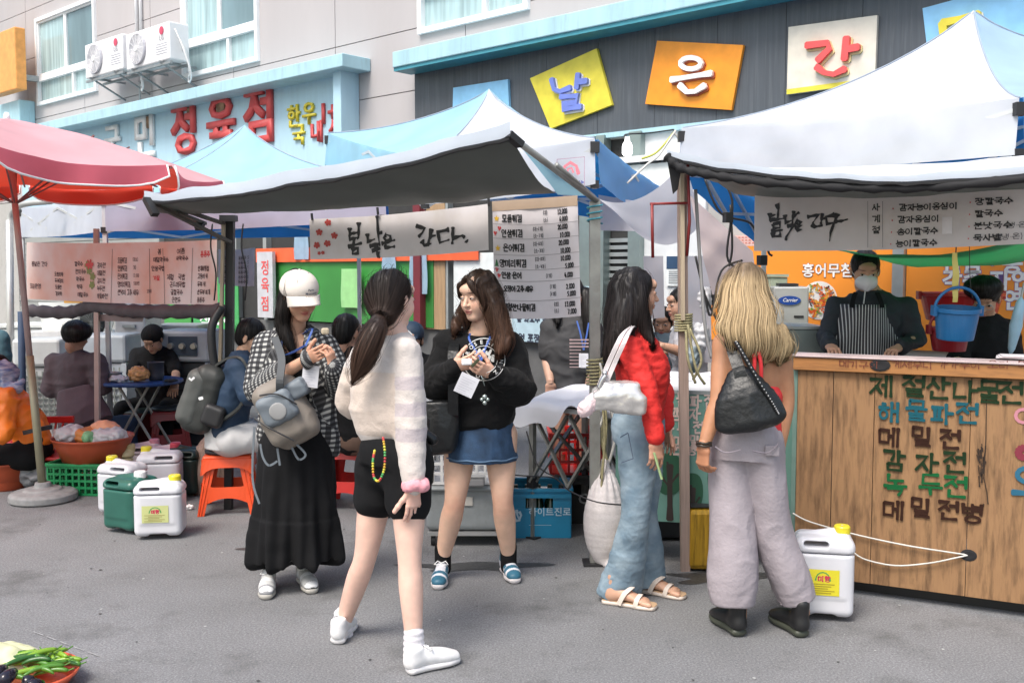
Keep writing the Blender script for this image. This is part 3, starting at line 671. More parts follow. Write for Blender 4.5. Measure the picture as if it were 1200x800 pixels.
# ---- shop fronts at street level (behind the stalls)
M_CONC = mat('concrete', (.42, .41, .39), .8, var=.08, vscale=3, dirt=(.2, .19, .17), dscale=3, damt=.4)
M_SHUT = mat('shutter', (.38, .39, .38), .45, .3, var=.06, vscale=3)
M_STEEL = mat('door_steel', (.42, .45, .45), .4, .5)
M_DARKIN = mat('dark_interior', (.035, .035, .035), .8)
zc = 2.93
def front(s0, s1, z0, z1, o0, o1, m, name, label=None, **k):
 q = MB(FO); fbox(q, s0, s1, z0, z1, o0, o1); o = q.build(name, m, bld, **k)
 if label: o['label'] = label
 return o
front(SL, S(24), 0, zc, 0, .05, M_CONC, 'side_wall')
for k in range(26): front(S(24)+.003, S(190), k*.112, k*.112+.106, .003, .03+.012*(k % 2), M_SHUT, 'shutter_slat')
front(S(190)+.003, S(700), 0, .9, .0, .08, mat('low_wall', (.12, .12, .12), .7, var=.1), 'base_wall')
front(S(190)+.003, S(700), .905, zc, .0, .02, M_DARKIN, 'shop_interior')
for px in (193, 283, 318, 410, 500, 530, 600, 690): front(S(px)-.04, S(px)+.04, .905, zc, .021, .11, M_STEEL, 'door_post')
M_GREEN = mat('green_sheet', (.045, .25, .05), .4, var=.14, vscale=.8, coat=.2)
def poster(px0, px1, py0, py1, m, name, label=None, off=.13, pyx=None):
 pm = (px0+px1)/2; s0 = FP(px0, py1, off)[0]; s1 = FP(px1, py1, off)[0]; z1 = FP(pm, py0, off)[1]; z0 = FP(pm, py1, off)[1]
 front(s0, s1, z0, z1, off-.015, off, m, name, label); return s0, s1, z0, z1
poster(193, 224, 325, 392, M_GREEN, 'window_sheet', 'green sheet left of the printed green poster')
a = poster(227, 280, 325, 394, mat('green_poster', (.06, .33, .10), .45), 'window_poster', 'green poster with white Korean print')
font_text('lettering', '직영점', fm(.13), FP(234, 385, .13)[0], -FP(250, 385, .13)[1], .36, M_WH, bld, bold=.025, org=FO)
poster(322, 508, 290, 379, M_GREEN, 'window_sheet', 'wide glossy green sheet across the shop window', .13)
poster(300, 560, 288, 306, mat('red_orange_band', (.78, .12, .04), .5), 'window_band', 'red orange band above the green sheet', .17)
M_PB = mat('pale_blue_cloth', (.42, .60, .78), .6, trl=.4)
for px0, px1, y0, y1 in ((448, 464, 295, 320), (480, 501, 290, 344), (345, 362, 270, 304), (400, 424, 315, 360)):
 s0 = FP(px0, y1, .19)[0]; s1 = FP(px1, y1, .19)[0]; z0 = FP(px0, y1, .19)[1]; z1 = FP(px0, y0, .19)[1]
 q = MB(FO); q.grid(lambda u, v: FW(s0+(s1-s0)*u+.02*sin(v*5)*(u-.5), .19+.02*sin(u*9), z0+(z1-z0)*v), 8, 6)
 q.build('hanging_sheet', M_PB if px0 != 400 else mat('light_green_print', (.3, .6, .25), .5), bld, smooth=True)
# vertical red lettering strip (butcher) between glass doors
t = thing('vertical_sign', 'narrow white sign strip with red vertical Korean letters beside the cap', 'sign', FO)
a0, a1 = FP(302, 360, .25)[0], FP(320, 360, .25)[0]; zz1 = FP(311, 295, .25)[1]; zz0 = FP(311, 372, .25)[1]
q = MB(FO); fbox(q, a0, a1, zz0, zz1, .2, .25); q.build('board', mat('sign_white2', (.5, .5, .53), .5), t)
for ch, py in (('정', 313), ('육', 333), ('점', 355)):
 s_, z_ = FP(311, py, .25); font_text('letter', ch, fm(.25), s_-.105, -z_+.09, .22, M_RED, t, bold=.015, org=FO)
# wooden door jambs, white poster, pale notice
front(S(500), S(508), .905, zc, .13, .22, mat('maroon', (.16, .02, .03), .6), 'door_jamb'); front(S(508)+.004, S(530), .905, zc, .02, .12, mat('tan_wood', (.38, .25, .14), .6, var=.1, vscale=6, stretch=(8, 8, .6)), 'door_board')
poster(532, 606, 296, 420, mat('white_poster', (.72, .76, .76), .5), 'wall_poster', 'white poster with faint green print')
poster(600, 690, 335, 402, mat('blue_notice', (.45, .60, .68), .5), 'notice', 'pale blue notice with dark print', .15)
k = Ink(fm(.15), FO); s_, z_ = FP(608, 391, .15); k.text('월 포장 모듬', s_, -z_, .085, .014); s_, z_ = FP(606, 369, .15); k.text('월 화요수 목', s_, -z_, .07, .012); k.build('print', mat('ink_dark', (.04, .05, .08), .6), bld)
# doorway with steel frames
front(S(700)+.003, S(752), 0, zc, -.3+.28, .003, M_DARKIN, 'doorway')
for px, w_ in ((697, .09), (712, .05), (752, .07)): front(S(px)-w_, S(px)+w_, 0, zc, .02, .14, mat('door_green_steel', (.28, .34, .33), .35, .5), 'door_frame')
for k_ in range(7): front(S(716), S(746), 1.45+k_*.07, 1.49+k_*.07, .01, .04, M_STEEL, 'door_louvre')
front(S(716), S(746), 2.02, 2.25, .01, .03, mat('grey_label', (.3, .3, .3)), 'door_label')
front(S(756), S(830), 0, zc, .003, .06, mat('white_wall', (.68, .70, .71), .6, var=.04), 'wall_panel')
poster(781, 812, 300, 335, mat('white_poster', (.7, .7, .7)), 'notice', 'white notice with navy heading', .08)
poster(781, 812, 300, 315, mat('navy', (.03, .07, .14), .5), 'notice_heading', None, .084)
k = Ink(fm(.084), FO)
for i_ in range(6): s_, z_ = FP(784, 318+i_*2.6, .084); k.stroke([(s_, -z_), (s_+.26-.05*(i_ % 3), -z_)], .006)
k.build('print', mat('ink_dark', (.04, .05, .08), .6), bld)
s_, z_ = FP(786, 307, .088); font_text('lettering', 'COOL', fm(.084), FP(795, 311, .088)[0], -FP(795, 311, .088)[1], .05, M_WH, bld, bold=.02, org=FO)
# orange restaurant banners
M_OR = mat('orange_banner', (.90, .30, .035), .4, var=.03, vscale=2)
front(S(830)+.004, S(1500), 0, zc, .003, .02, M_CONC, 'shop_wall')
zo1 = FP(1000, 289, .07)[1]+.12; zo0 = .95
front(S(836), FP(1046, 350, .08)[0], zo0, zo1-.1, .03, .07, M_OR, 'banner_panel'); front(S(836), FP(1046, 350, .08)[0], zo1-.098, zo1, .03, .07, mat('pink_grid', (.75, .50, .45), .5), 'banner_border')
front(FP(1046, 350, .08)[0]+.005, FP(1060, 350, .08)[0], 0, zc, .03, .12, M_STEEL, 'mullion')
front(FP(1060, 350, .08)[0]+.005, S(1500), zo0, zo1, .03, .07, M_OR, 'banner_panel')
k = Ink(fm(.07), FO); s0 = S(838)
for i_ in range(60):
 for j_ in range(3): k.stroke([(s0+i_*.035, -zo1+.02+j_*.025), (s0+i_*.035+.018, -zo1+.02+j_*.025)], .006)
k.build('banner_pattern', mat('brick_red_ink', (.6, .15, .1)), bld)
M_WO = mat('print_white', (.82, .80, .78), .5); M_OUT = mat('print_outline', (.25, .16, .40), .5)
def printed(txt, px, py, h, bold=.03, off=.07, m1=M_WO, m2=M_OUT, fit=None):
 s_, z_ = FP(px, py, off)
 if m2: font_text('lettering_outline', txt, fm(off), s_, -z_, h, m2, bld, bold=bold+.025, org=FO, fit=fit)
 font_text('lettering', txt, fm(off+.003), s_, -z_, h, m1, bld, bold=bold, org=FO, fit=fit)
printed('홍어무침', 940, 323, .125, .02, m2=mat('print_brown', (.3, .08, .03)))
printed('산삼 · 송이', 1104, 318, .165); printed('각종 자연산', 1104, 337, .165); printed('자연산', 1150, 360, .165)
# the picture of the dish, printed flat
k = Ink(fm(.07), FO); s_, z_ = FP(960, 352, .07); rr = .165
k.poly([(s_+rr*cos(a), -z_+rr*sin(a)) for a in np.linspace(0, 2*pi, 33)[:-1]]); k.build('dish_plate', mat('plate_white', (.8, .78, .74), .4), bld)
rn = random.Random(4)
for nm, c_, cnt in (('a', (.62, .10, .02), 60), ('b', (.75, .33, .04), 40), ('c', (.16, .30, .04), 24), ('d', (.05, .03, .03), 16), ('e', (.8, .7, .5), 14)):
 k = Ink(fm(.078), FO); k.n = ord(nm[0])*3
 for i_ in range(cnt):
  a = rn.uniform(0, 2*pi); r_ = rr*.86*math.sqrt(rn.random()); b = rn.uniform(0, pi); x, y = s_+r_*cos(a), -z_+r_*sin(a); L = rn.uniform(.01, .03)
  k.stroke([(x-L*cos(b), y-L*sin(b)), (x, y+.004), (x+L*cos(b), y+L*sin(b)*.6)], rn.uniform(.006, .013), step=.01)
 k.build('dish_print', mat('dish_'+nm, c_, .4), bld)
# beige wall bits under the sign, and hung lamp
front(S(655), S(830), zc-.02+.03, zb-.06, .003, .04, mat('beige_wall', (.48, .46, .42), .7, var=.06, dirt=(.3, .28, .24)), 'lintel')
front(S(700), S(812), 2.62, 2.68, .06, .25, mat('white_shelf', (.75, .75, .75), .5), 'roller_box'); front(S(715), S(800), 2.38, 2.6, .06, .2, mat('bright_box', (.8, .82, .8), .4), 'roller_box')
# buildings close the far left end of the street
# ============================================================ tents, awnings, banners, parasol
M_CW = two_sided('white_canvas', (.64, .67, .73), (.60, .66, .74), .3)
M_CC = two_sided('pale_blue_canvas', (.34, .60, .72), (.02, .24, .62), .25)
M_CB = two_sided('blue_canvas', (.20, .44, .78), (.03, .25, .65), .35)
M_GREY = two_sided('grey_tarpaulin', (.62, .64, .65), (.085, .095, .085), .06)
M_TRUSS = mat('white_truss', (.62, .64, .66), .35, .3); M_BLK = mat('black_plastic', (.02, .02, .022), .5)
M_POLE = mat('galvanised', (.33, .33, .31), .45, .6, var=.1, vscale=10, dirt=(.16, .13, .10), dscale=8, damt=.4)
def lerp2(a, b, c, d, u, v): return (a*(1-u)+b*u)*(1-v)+(d*(1-u)+c*u)*v
def wr(p, sc, amp): return amp*float(vnoise(np.array([[p[0], p[1], p[2]]]), sc)[0])
def cloth(name, tl, tr, br, bl, m, parent, nu=24, nv=8, sag=0, wave=.01, freq=4, seed=0, nrm=None, smooth=True, org=None, solid=0):
 org = Vector(org) if org is not None else (parent.location if parent is not None else Vector())
 nn = nrm or (tr-tl).cross(bl-tl).normalized(); q = MB(org)
 U, V = np.meshgrid(np.linspace(0, 1, nu+1), np.linspace(0, 1, nv+1))
 pts = [lerp2(tl, tr, br, bl, u, v) for u, v in zip(U.ravel(), V.ravel())]
 ns = vnoise(np.array([tuple(p) for p in pts])+seed*3.1, freq)+.5*vnoise(np.array([tuple(p) for p in pts])+seed*7.7, freq*2.3)
 vs = [p+nn*(wave*n_)+Vector((0, 0, -sag*4*u*(1-u))) for p, n_, u in zip(pts, ns, U.ravel())]
 q.add(vs, [(j*(nu+1)+i, (j+1)*(nu+1)+i, (j+1)*(nu+1)+i+1, j*(nu+1)+i+1) for j in range(nv) for i in range(nu)])
 return q.build(name, m, parent, smooth=smooth, solid=solid)
def tent(label, FL, FR, BR, BL, PK, ms, vh=.28, sag=.10, legs=((1, 1, 1, 1)), mv=None, group=None):
 base = (FL+FR+BR+BL)/4; base.z = 0
 t = thing('canopy_tent', label, 'tent', base); cs = [FL, FR, BR, BL]
 for i, (a, b) in enumerate(((FL, FR), (FR, BR), (BR, BL), (BL, FL))):
  q = MB(base); nu, nv = 22, 14; vs = []
  for j in range(nv+1):
   v = j/nv
   for k in range(nu+1):
    u = k/nu; p = (a*(1-u)+b*u)*(1-v)+PK*v
    fl = wr(p, 2.2, .026)+.5*wr(p, 6, .02)+.2*wr(p, 15, .02)
    p = p+Vector((0, 0, -sag*4*v*(1-v)**.8-.05*sin(pi*u)*(1-v)+fl*min(1, 4*min(u, 1-u, v if v else 0)+.1))); vs.append(p)
  q.add(vs, [(j*(nu+1)+k, j*(nu+1)+k+1, (j+1)*(nu+1)+k+1, (j+1)*(nu+1)+k) for j in range(nv) for k in range(nu)])
  q.build('canopy_panel', ms[i], t, smooth=True)
  dn = Vector((0, 0, -vh)); out = ((a+b)/2-base); out.z = 0; out = out.normalized()*.012
  cloth('valance', a+out, b+out, b+dn+out*3, a+dn+out*3, (mv or ms)[i], t, 30, 5, .02, .010, 5, i)
 q = MB(base)
 for c in cs: q.tube([c.lerp(PK, v)+Vector((0, 0, .003-sag*4*v*(1-v)**.8)) for v in np.linspace(0, .99, 12)], .005, 5)
 q.build('seam_cord', mat('seam_blue_grey', (.30, .36, .45), .7), t)
 for c, lg in zip(cs, legs):
  if lg:
   q = MB(base); c2 = c-Vector((0, 0, .04)); q.bar((c2.x, c2.y, 0), c2, .035); q.build('leg', M_TRUSS, t)
  q = MB(base); q.box(c-Vector((0, 0, .06)), (.06, .06, .07)); q.box(c-Vector((0, 0, .3)), (.055, .055, .05)); q.build('bracket', M_BLK, t)
 q = MB(base)
 for a, b in ((FL, FR), (FR, BR), (BR, BL), (BL, FL)):
  d = Vector((0, 0, .26)); a1 = a-Vector((0, 0, .06)); b1 = b-Vector((0, 0, .06)); m_ = (a1+b1)/2; n2 = 2
  for k in range(n2):
   p0 = a1.lerp(b1, k/n2); p1 = a1.lerp(b1, (k+1)/n2); q.bar(p0, p1-d, .022); q.bar(p0-d, p1, .022)
 ctr = (FL+FR+BR+BL)/4; ctr = Vector((ctr.x, ctr.y, ctr.z))
 for a, b in ((FL, BR), (FR, BL)): q.bar(a-Vector((0, 0, .06)), ctr+Vector((0, 0, .1)), .02); q.bar(b-Vector((0, 0, .06)), ctr+Vector((0, 0, .1)), .02)
 q.bar(ctr+Vector((0, 0, -.1)), PK-Vector((0, 0, .03)), .03)
 q.build('truss', M_TRUSS, t); return t
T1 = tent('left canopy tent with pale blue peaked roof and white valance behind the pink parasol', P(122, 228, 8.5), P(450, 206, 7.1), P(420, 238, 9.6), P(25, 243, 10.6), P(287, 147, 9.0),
 (M_CC, M_CC, M_CC, M_CC), .31, .10, (1, 0, 1, 1), mv=(two_sided('shaded_canvas', (.45, .42, .52), (.2, .3, .6), .3), M_CB, M_CB, M_CW))  # front valance: its shade is put into the mauve colour
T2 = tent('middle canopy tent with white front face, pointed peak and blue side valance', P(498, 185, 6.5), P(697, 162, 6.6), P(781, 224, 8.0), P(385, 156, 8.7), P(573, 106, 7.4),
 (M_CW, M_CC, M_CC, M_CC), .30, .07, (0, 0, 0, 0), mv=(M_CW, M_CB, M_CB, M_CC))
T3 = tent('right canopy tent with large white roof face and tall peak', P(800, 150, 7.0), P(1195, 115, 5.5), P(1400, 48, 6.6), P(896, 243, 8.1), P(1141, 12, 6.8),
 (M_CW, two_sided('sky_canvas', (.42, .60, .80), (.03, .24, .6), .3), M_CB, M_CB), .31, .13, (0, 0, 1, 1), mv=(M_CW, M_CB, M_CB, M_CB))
# printed badge on the middle tent
a, b = P(655, 180, 6.62), P(685, 178, 6.56); r_ = (b-a).normalized(); nn = Vector((0, -1, 0)); nn = (nn-r_*nn.dot(r_)).normalized()
org = P(653, 187, 6.55); mpb = plane_map(org, r_, (0, 0, -1), nn); k = Ink(mpb, T2.location)
k.stroke([(0, 0), (.185, -.005), (.185, .20), (0, .2), (0, 0)], .004); k.build('badge_frame', mat('badge_line', (.35, .2, .3), .5), T2)
k = Ink(mpb, T2.location); k.stroke([(.04, .10), (.05, .05), (.09, .025), (.13, .05), (.145, .10)], .018); k.stroke([(.07, .09), (.075, .065), (.1, .06), (.11, .09)], .01); k.build('badge_emblem', mat('badge_pink', (.65, .2, .25), .5), T2)
k = Ink(mpb, T2.location); k.text('세상', .1, .145, .04, .006); k.build('badge_text', mat('badge_navy', (.1, .12, .35)), T2)
# ---- front awning of grey tarpaulin over the price board
def awning(name, label, FLp, FRp, BRp, BLp, nu=46, nv=14, sag=.05, crown=.03, hem=.07, posts=True, m=M_GREY):
 base = (FLp+FRp+BRp+BLp)/4; base.z = 0; t = thing(name, label, 'awning', base); q = MB(base); vs = []
 for j in range(nv+1):
  for i in range(nu+1):
   u, v = i/nu, j/nv; p = lerp2(FLp, FRp, BRp, BLp, u, v)
   p = p+Vector((0, 0, -sag*4*u*(1-u)*(1-.3*v)-crown*sin(pi*v)+wr(p, 3.5, .016)+wr(p*1.0, 11, .005))); vs.append(p)
 q.add(vs, [(j*(nu+1)+i, j*(nu+1)+i+1, (j+1)*(nu+1)+i+1, (j+1)*(nu+1)+i) for j in range(nv) for i in range(nu)])
 q.build('sheet', m, t, smooth=True)
 front = [vs[i] for i in range(nu+1)]
 q = MB(base); k = nu+1; o = Vector((0, -.012, 0)); rn = random.Random(5)
 a = [p+o+Vector((0, 0, hem*(.8+.4*wr(p, 4, 1)))) for p in front]; b = [p+o-Vector((0, 0, .012)) for p in front]
 q.add(a+b, [(i, i+1, k+i+1, k+i) for i in range(k-1)]); q.build('white_hem', M_CW, t, smooth=True)
 q = MB(base); q.tube([p-Vector((0, 0, .02+.006*wr(p, 20, 1))) for p in front], .011, 6); q.build('hem_rope', M_BLK, t)
 return t, vs, nu, nv
aw, avs, anu, anv = awning('tarpaulin_awning', 'grey tarpaulin awning with white edge sagging over the middle stall', P(170, 234, 5.85), P(598, 156, 4.45), P(652, 226, 5.25), P(196, 244, 6.6), sag=.05, crown=.05, hem=.055)
q = MB(aw.location); q.tube([P(600, 161, 4.5), P(700, 236, 5.3)], .016, 8); q.tube([P(652, 193, 4.85), P(697, 232, 5.28)], .012, 8); q.build('stay_bar', M_POLE, aw, smooth=True)
for a, b in ((P(176, 237, 5.9), P(270, 284, 6.5)), (P(170, 231, 5.87), P(262, 262, 6.5)), (P(205, 248, 6.1), P(240, 262, 6.5))):
 q = MB(aw.location); q.bar(a, b, .03, .02); q.build('arm', mat('dark_steel', (.10, .10, .09), .5, .5), aw)
for a, b, in (((P(236, 262, 6.45)), P(232, 268, 6.4)), (P(172, 233, 5.8), P(182, 252, 5.75)), (P(595, 157, 4.45), P(610, 170, 4.5))):
 q = MB(aw.location); q.bar(a, b, .045, .03); q.build('clamp', M_BLK, aw)
cloth('side_flap', P(601, 160, 4.5), P(648, 200, 5.0), P(697, 230, 5.3), P(655, 229, 5.2), M_CC, aw, 10, 6, 0, .01)
# ---- mesh and tarpaulin awning over the right stall
aw2, *_ = awning('tarpaulin_awning', 'dark grey tarpaulin roll and mesh awning over the right stall banner', P(781, 181, 5.05), P(1235, 196, 4.35), P(1225, 224, 4.95), P(862, 226, 6.0), sag=.075, crown=.02, hem=.02)
def rope(name, pts, r, m, parent, n=6, nn=6):
 q = MB(parent.location if parent else (0, 0, 0)); q.tube(catmull(pts, nn), r, n); return q.build(name, m, parent, smooth=True)
M_BLACKCLOTH = mat('black_mesh', (.012, .012, .014), .8)
pts = [P(x, y, z) for x, y, z in ((781, 183, 5.04), (800, 198, 5.0), (840, 206, 4.95), (900, 214, 4.85), (1000, 220, 4.7), (1100, 219, 4.55), (1225, 207, 4.3))]
q = MB(aw2.location); c = catmull(pts, 8); q.tube(c, [.022+.006*sin(i*1.9) for i in range(len(c))], 8); q.build('rolled_mesh', M_BLACKCLOTH, aw2, smooth=True)
cloth('mesh_flap', P(780, 181, 5.03), P(800, 188, 5.0), P(794, 222, 5.05), P(788, 228, 5.05), M_BLACKCLOTH, aw2, 6, 6, 0, .01)
# white sheet showing above the right awning
cloth('white_top_sheet', P(835, 196, 5.05), P(1230, 178, 4.5), P(1230, 203, 4.4), P(838, 206, 5.0), M_CW, aw2, 30, 4, .03, .01)
# green tarpaulin seen under the banner
tg = thing('green_tarpaulin', 'green tarpaulin sagging under the right white menu banner', 'tarpaulin', P(1100, 300, 5.9)*1.0)
M_GT = two_sided('green_tarp', (.03, .30, .10), (.02, .28, .09), .35)
cloth('sheet', P(960, 288, 5.5), P(1240, 262, 4.85), P(1240, 296, 5.9), P(985, 292, 6.4), M_GT, tg, 24, 8, .10, .012)
# ---- banners
def bsurf(TL, TR, BR, BL, wave=.008, fr=6, seed=0):
 """TL.. = (px, py, distance); returns map, size, pixel-to-sheet function, corner points"""
 tl, tr, br, bl = [P(*q_) for q_ in (TL, TR, BR, BL)]; W_ = (tr-tl).length; H_ = (bl-tl).length; nn = (bl-tl).cross(tr-tl).normalized()
 if nn.y > 0: nn = -nn
 ph = seed*1.7
 def mp(x, y, z=0):
  u, v = x/W_, y/H_; p = lerp2(tl, tr, br, bl, u, v)
  return p+nn*(z+wave*(sin(u*fr*2.1+ph+v)+.5*sin(u*fr*5.3+1+ph-v*2)))+Vector((0, 0, -.012*sin(pi*u)))
 def px(x, y):
  u = (x-TL[0])/(TR[0]-TL[0]); zt_, zb_ = TL[1]+(TR[1]-TL[1])*u, BL[1]+(BR[1]-BL[1])*u; v = (y-zt_)/(zb_-zt_)
  d0, d1 = TL[2], TR[2]; uu = (u/d1*1)/((1-u)/d0+u/d1) if 0 else u*d0/(d1*(1-u)+u*d0)*1.0 if 0 else u/( (1-u)*d1/d0+u ) if 0 else u*d0/(u*d0+(1-u)*d1)
  return uu*W_, v*H_
 return mp, W_, H_, px, (tl, tr, br, bl)
def banner(name, label, corners, m, cat='banner', wave=.008, fr=6, seed=0, nu=40, nv=8):
 mp, W_, H_, px, cs = bsurf(*corners, wave, fr, seed); t = thing(name, label, cat, cs[0]); q = MB(cs[0])
 q.grid(lambda u, v: mp(u*W_, v*H_, 0), nu, nv); q.build('sheet', m, t, smooth=True); return t, mp, W_, H_, px
M_BAN = mat('banner_cloth', (.66, .62, .61), .7, var=.04, vscale=5, dirt=(.42, .33, .18), dscale=3, damt=.25, trl=.15)
M_INK = mat('black_ink', (.012, .012, .014), .5)
PXM = lambda Z: Z/FPX
# centre: calligraphy
t, mp, W_, H_, px = banner('cloth_banner', 'pale cloth banner with brush calligraphy and red blossoms under the grey awning', ((363, 257, 6.1), (572, 239, 5.55), (573, 293, 5.55), (364, 304, 6.1)), M_BAN, wave=.006)
def pxstrokes(k, px, base, sc, strokes, wd, brush=.5):
 for s_ in strokes: k.stroke([px(base[0]+x/sc, base[1]+y/sc) for x, y in s_], wd, brush=brush, step=.012)
k = Ink(mp, t.location)
pxstrokes(k, px, (300, 200), 4, [[(440, 265), (438, 310)], [(480, 238), (478, 300), (474, 312)], [(440, 290), (476, 282)], [(438, 315), (478, 305)], [(458, 312), (456, 335)], [(432, 350), (490, 332)], [(452, 358), (450, 384)], [(452, 360), (475, 356), (474, 380), (450, 384)],
[(518, 290), (520, 325), (552, 312)], [(568, 205), (572, 300), (578, 340)], [(572, 285), (590, 280)], [(530, 345), (565, 335), (562, 352), (540, 362), (542, 372), (578, 355)], [(568, 375), (574, 398)], [(560, 350), (566, 396)],
[(612, 290), (600, 305), (612, 322), (632, 312), (630, 296), (612, 290)], [(590, 332), (650, 316)], [(606, 340), (608, 352), (650, 346)],
[(756, 250), (792, 262), (782, 282), (766, 300)], [(822, 268), (812, 310), (806, 342)], [(815, 300), (838, 296)], [(780, 322), (790, 342), (818, 334)],
[(900, 270), (850, 280), (858, 330), (900, 318)], [(922, 262), (916, 335)], [(918, 312), (965, 300), (975, 308)], [(984, 326), (986, 330)]], .017, .7)
k.build('calligraphy', M_INK, t)
k = Ink(mp, t.location)
for cx, cy in ((340, 240), (300, 287), (368, 300), (336, 338), (288, 348), (298, 385), (316, 382)):
 for a in range(5):
  an = a*2*pi/5+cx; r_ = 13 if cy < 380 else 7; k.stroke([px(300+(cx+2*cos(an))/4, 200+(cy+2*sin(an))/4), px(300+(cx+r_*cos(an))/4, 200+(cy+r_*sin(an))/4)], .012 if cy < 380 else .007)
k.build('blossom_print', mat('blossom_red', (.45, .06, .05), .6), t)
q = MB(t.location)
for x, y, x2, y2, d in ((442, 243, 443, 252, 5.86), (572, 228, 573, 242, 5.5), (365, 250, 366, 258, 6.08)): q.tube([P(x, y, d), P(x2, y2, d)], .008, 5)
q.build('hanging_cord', M_BLK, t)
# price list
M_PAPER = mat('price_cloth', (.66, .62, .64), .6, var=.03, vscale=4, dirt=(.5, .4, .38), dscale=3, damt=.3, trl=.1)
t, mp, W_, H_, px = banner('price_list_banner', 'tall price list banner with handwritten fried food menu beside the steel pole', ((577, 236, 5.55), (677, 229, 5.3), (681, 370, 5.3), (580, 372, 5.55)), M_PAPER, 'price list', wave=.003, fr=4, nu=20, nv=20)
def pt(k, s_, x, y, h, wd=None, **kw):
 X, Y_ = px(x, y); k.text(s_, X, Y_, h*PXM(5.45), (wd or h*.1)*PXM(5.45), **kw)
B0 = (570, 225); s8 = 5.16
menu = [('모듬튀김', 95, 133, 48, [('(대)', 340, 100, '12.000', 428, 95), ('(소)', 342, 145, '6.000', 440, 140)]),
  ('인삼튀김', 92, 222, 50, [('(대-6개)', 275, 198, '20.000', 428, 188), ('(소-3개)', 278, 240, '10.000', 440, 236)]),
  ('은어튀김', 100, 308, 50, [('(대-6마)', 275, 288, '20.000', 432, 282), ('(소-3마)', 280, 330, '10.000', 440, 330)]),
  ('양미리튀김', 78, 402, 50, [('(대-8마)', 285, 380, '10.000', 440, 376), ('(소-4마)', 285, 425, '5.000', 468, 422)]),
  ('인삼·은어', 88, 478, 42, [('(1개)', 350, 482, '4.000', 462, 478)]),
  ('오징어·고추·새우', 98, 560, 38, [('(1개)', 372, 548, '2.000', 470, 548), ('(4개)', 372, 592, '5.000', 476, 592)]),
  ('제철산나물튀김', 92, 668, 46, [('(대)', 395, 655, '13.000', 458, 655), ('(소)', 395, 695, '7.000', 476, 700)])]
k = Ink(mp, t.location); k2 = Ink(mp, t.location)
for nm, x, y, h, rows_ in menu:
 pt(k, nm, B0[0]+x/s8, B0[1]+y/s8, h/s8*.9, 1.25, asp=.72 if len(nm) < 6 else (.66 if '오' not in nm else .66), sp=1.02)
 for a, ax, ay, b, bx, by in rows_:
  pt(k2, a, B0[0]+ax/s8, B0[1]+ay/s8, 4.6, .5, asp=.72); pt(k, b, B0[0]+bx/s8, B0[1]+by/s8, 6.0, 1.0, asp=.68, sp=.95)
k.build('menu_lettering', M_INK, t); k2.build('size_lettering', mat('thin_ink', (.10, .10, .11), .5), t)
k = Ink(mp, t.location)
for yy in (185, 272, 370, 458, 528, 645):
 a, b = px(578, B0[1]+yy/s8+1), px(679, B0[1]+yy/s8-2); k.stroke([a, b], .0025)
k.build('ruled_line', mat('rule_grey', (.3, .28, .3)), t)
def star(k, cx, cy, r_):
 X, Y_ = px(cx, cy); k.poly([(X+(r_ if i % 2 == 0 else r_*.45)*sin(i*pi/5), Y_-(r_ if i % 2 == 0 else r_*.45)*cos(i*pi/5)) for i in range(10)])
k = Ink(mp, t.location); star(k, B0[0]+62/s8, B0[1]+158/s8, .019); star(k, B0[0]+66/s8, B0[1]+336/s8, .019); k.build('star_sticker', mat('star_gold', (.75, .45, .03), .5), t)
k = Ink(mp, t.location)
for cx, cy in ((52, 246), (78, 215), (58, 465), (70, 500)):
 X, Y_ = px(B0[0]+cx/s8, B0[1]+cy/s8); k.stroke([(X-.006, Y_-.008), (X, Y_+.01), (X+.007, Y_-.006)], .008)
k.build('heart_sticker', mat('heart_red', (.6, .04, .05), .5), t)
k = Ink(mp, t.location); X, Y_ = px(B0[0]+57/s8, B0[1]+425/s8)
for j_ in range(3): k.poly([(X, Y_-.022+j_*.01), (X+.007+j_*.004, Y_-.006+j_*.012), (X-.007-j_*.004, Y_-.006+j_*.012)])
k.build('tree_sticker', mat('tree_green', (.03, .15, .05), .6), t)
k = Ink(mp, t.location); X0, Y0_ = px(577.5, 236.5); X1, _ = px(677, 229.5); k.poly([(0, 0), (W_, 0), (W_, .055), (0, .055)]); k.build('top_tape', mat('brown_tape', (.38, .28, .20), .6), t)
# right banner
t, mp, W_, H_, px = banner('cloth_banner', 'long white menu banner of noodle dishes over the masked cook', ((884, 228, 5.75), (1215, 221, 4.75), (1215, 285, 4.75), (883, 294, 5.75)), M_BAN, wave=.006, seed=2)
k = Ink(mp, t.location); sb = 3.75
pxstrokes(k, px, (880, 220), sb, [[(112, 82), (122, 75), (118, 135)], [(82, 112), (84, 138), (104, 130)], [(80, 125), (106, 116)], [(85, 142), (150, 130)], [(100, 158), (128, 150), (130, 172), (105, 175)], [(98, 160), (100, 180)], [(92, 190), (140, 182)], [(98, 195), (100, 212), (132, 208), (130, 188)],
[(152, 118), (156, 150), (185, 138)], [(190, 100), (186, 150)], [(188, 122), (212, 104)], [(165, 165), (192, 158), (180, 180), (160, 212), (158, 225)],
[(208, 138), (202, 150), (214, 158), (222, 146), (208, 138)], [(198, 168), (226, 160)], [(208, 172), (210, 182), (226, 178)],
[(252, 122), (300, 112), (275, 148)], [(318, 108), (312, 150)], [(312, 130), (335, 126)], [(272, 156), (285, 165), (318, 158)],
[(372, 112), (335, 120), (340, 152), (372, 145)], [(386, 108), (356, 190), (352, 225)], [(378, 140), (402, 138), (428, 130)]], .015, .8)
def pt2(k, s_, x, y, h, wd, **kw):
 X, Y_ = px(880+x/sb, 220+y/sb); k.text(s_, X, Y_, h/sb*PXM(5.3), wd*PXM(5.3), **kw)
for i_, s_ in enumerate('사계절'): pt2(k, s_, 535, 60+i_*50, 34, 1.05)
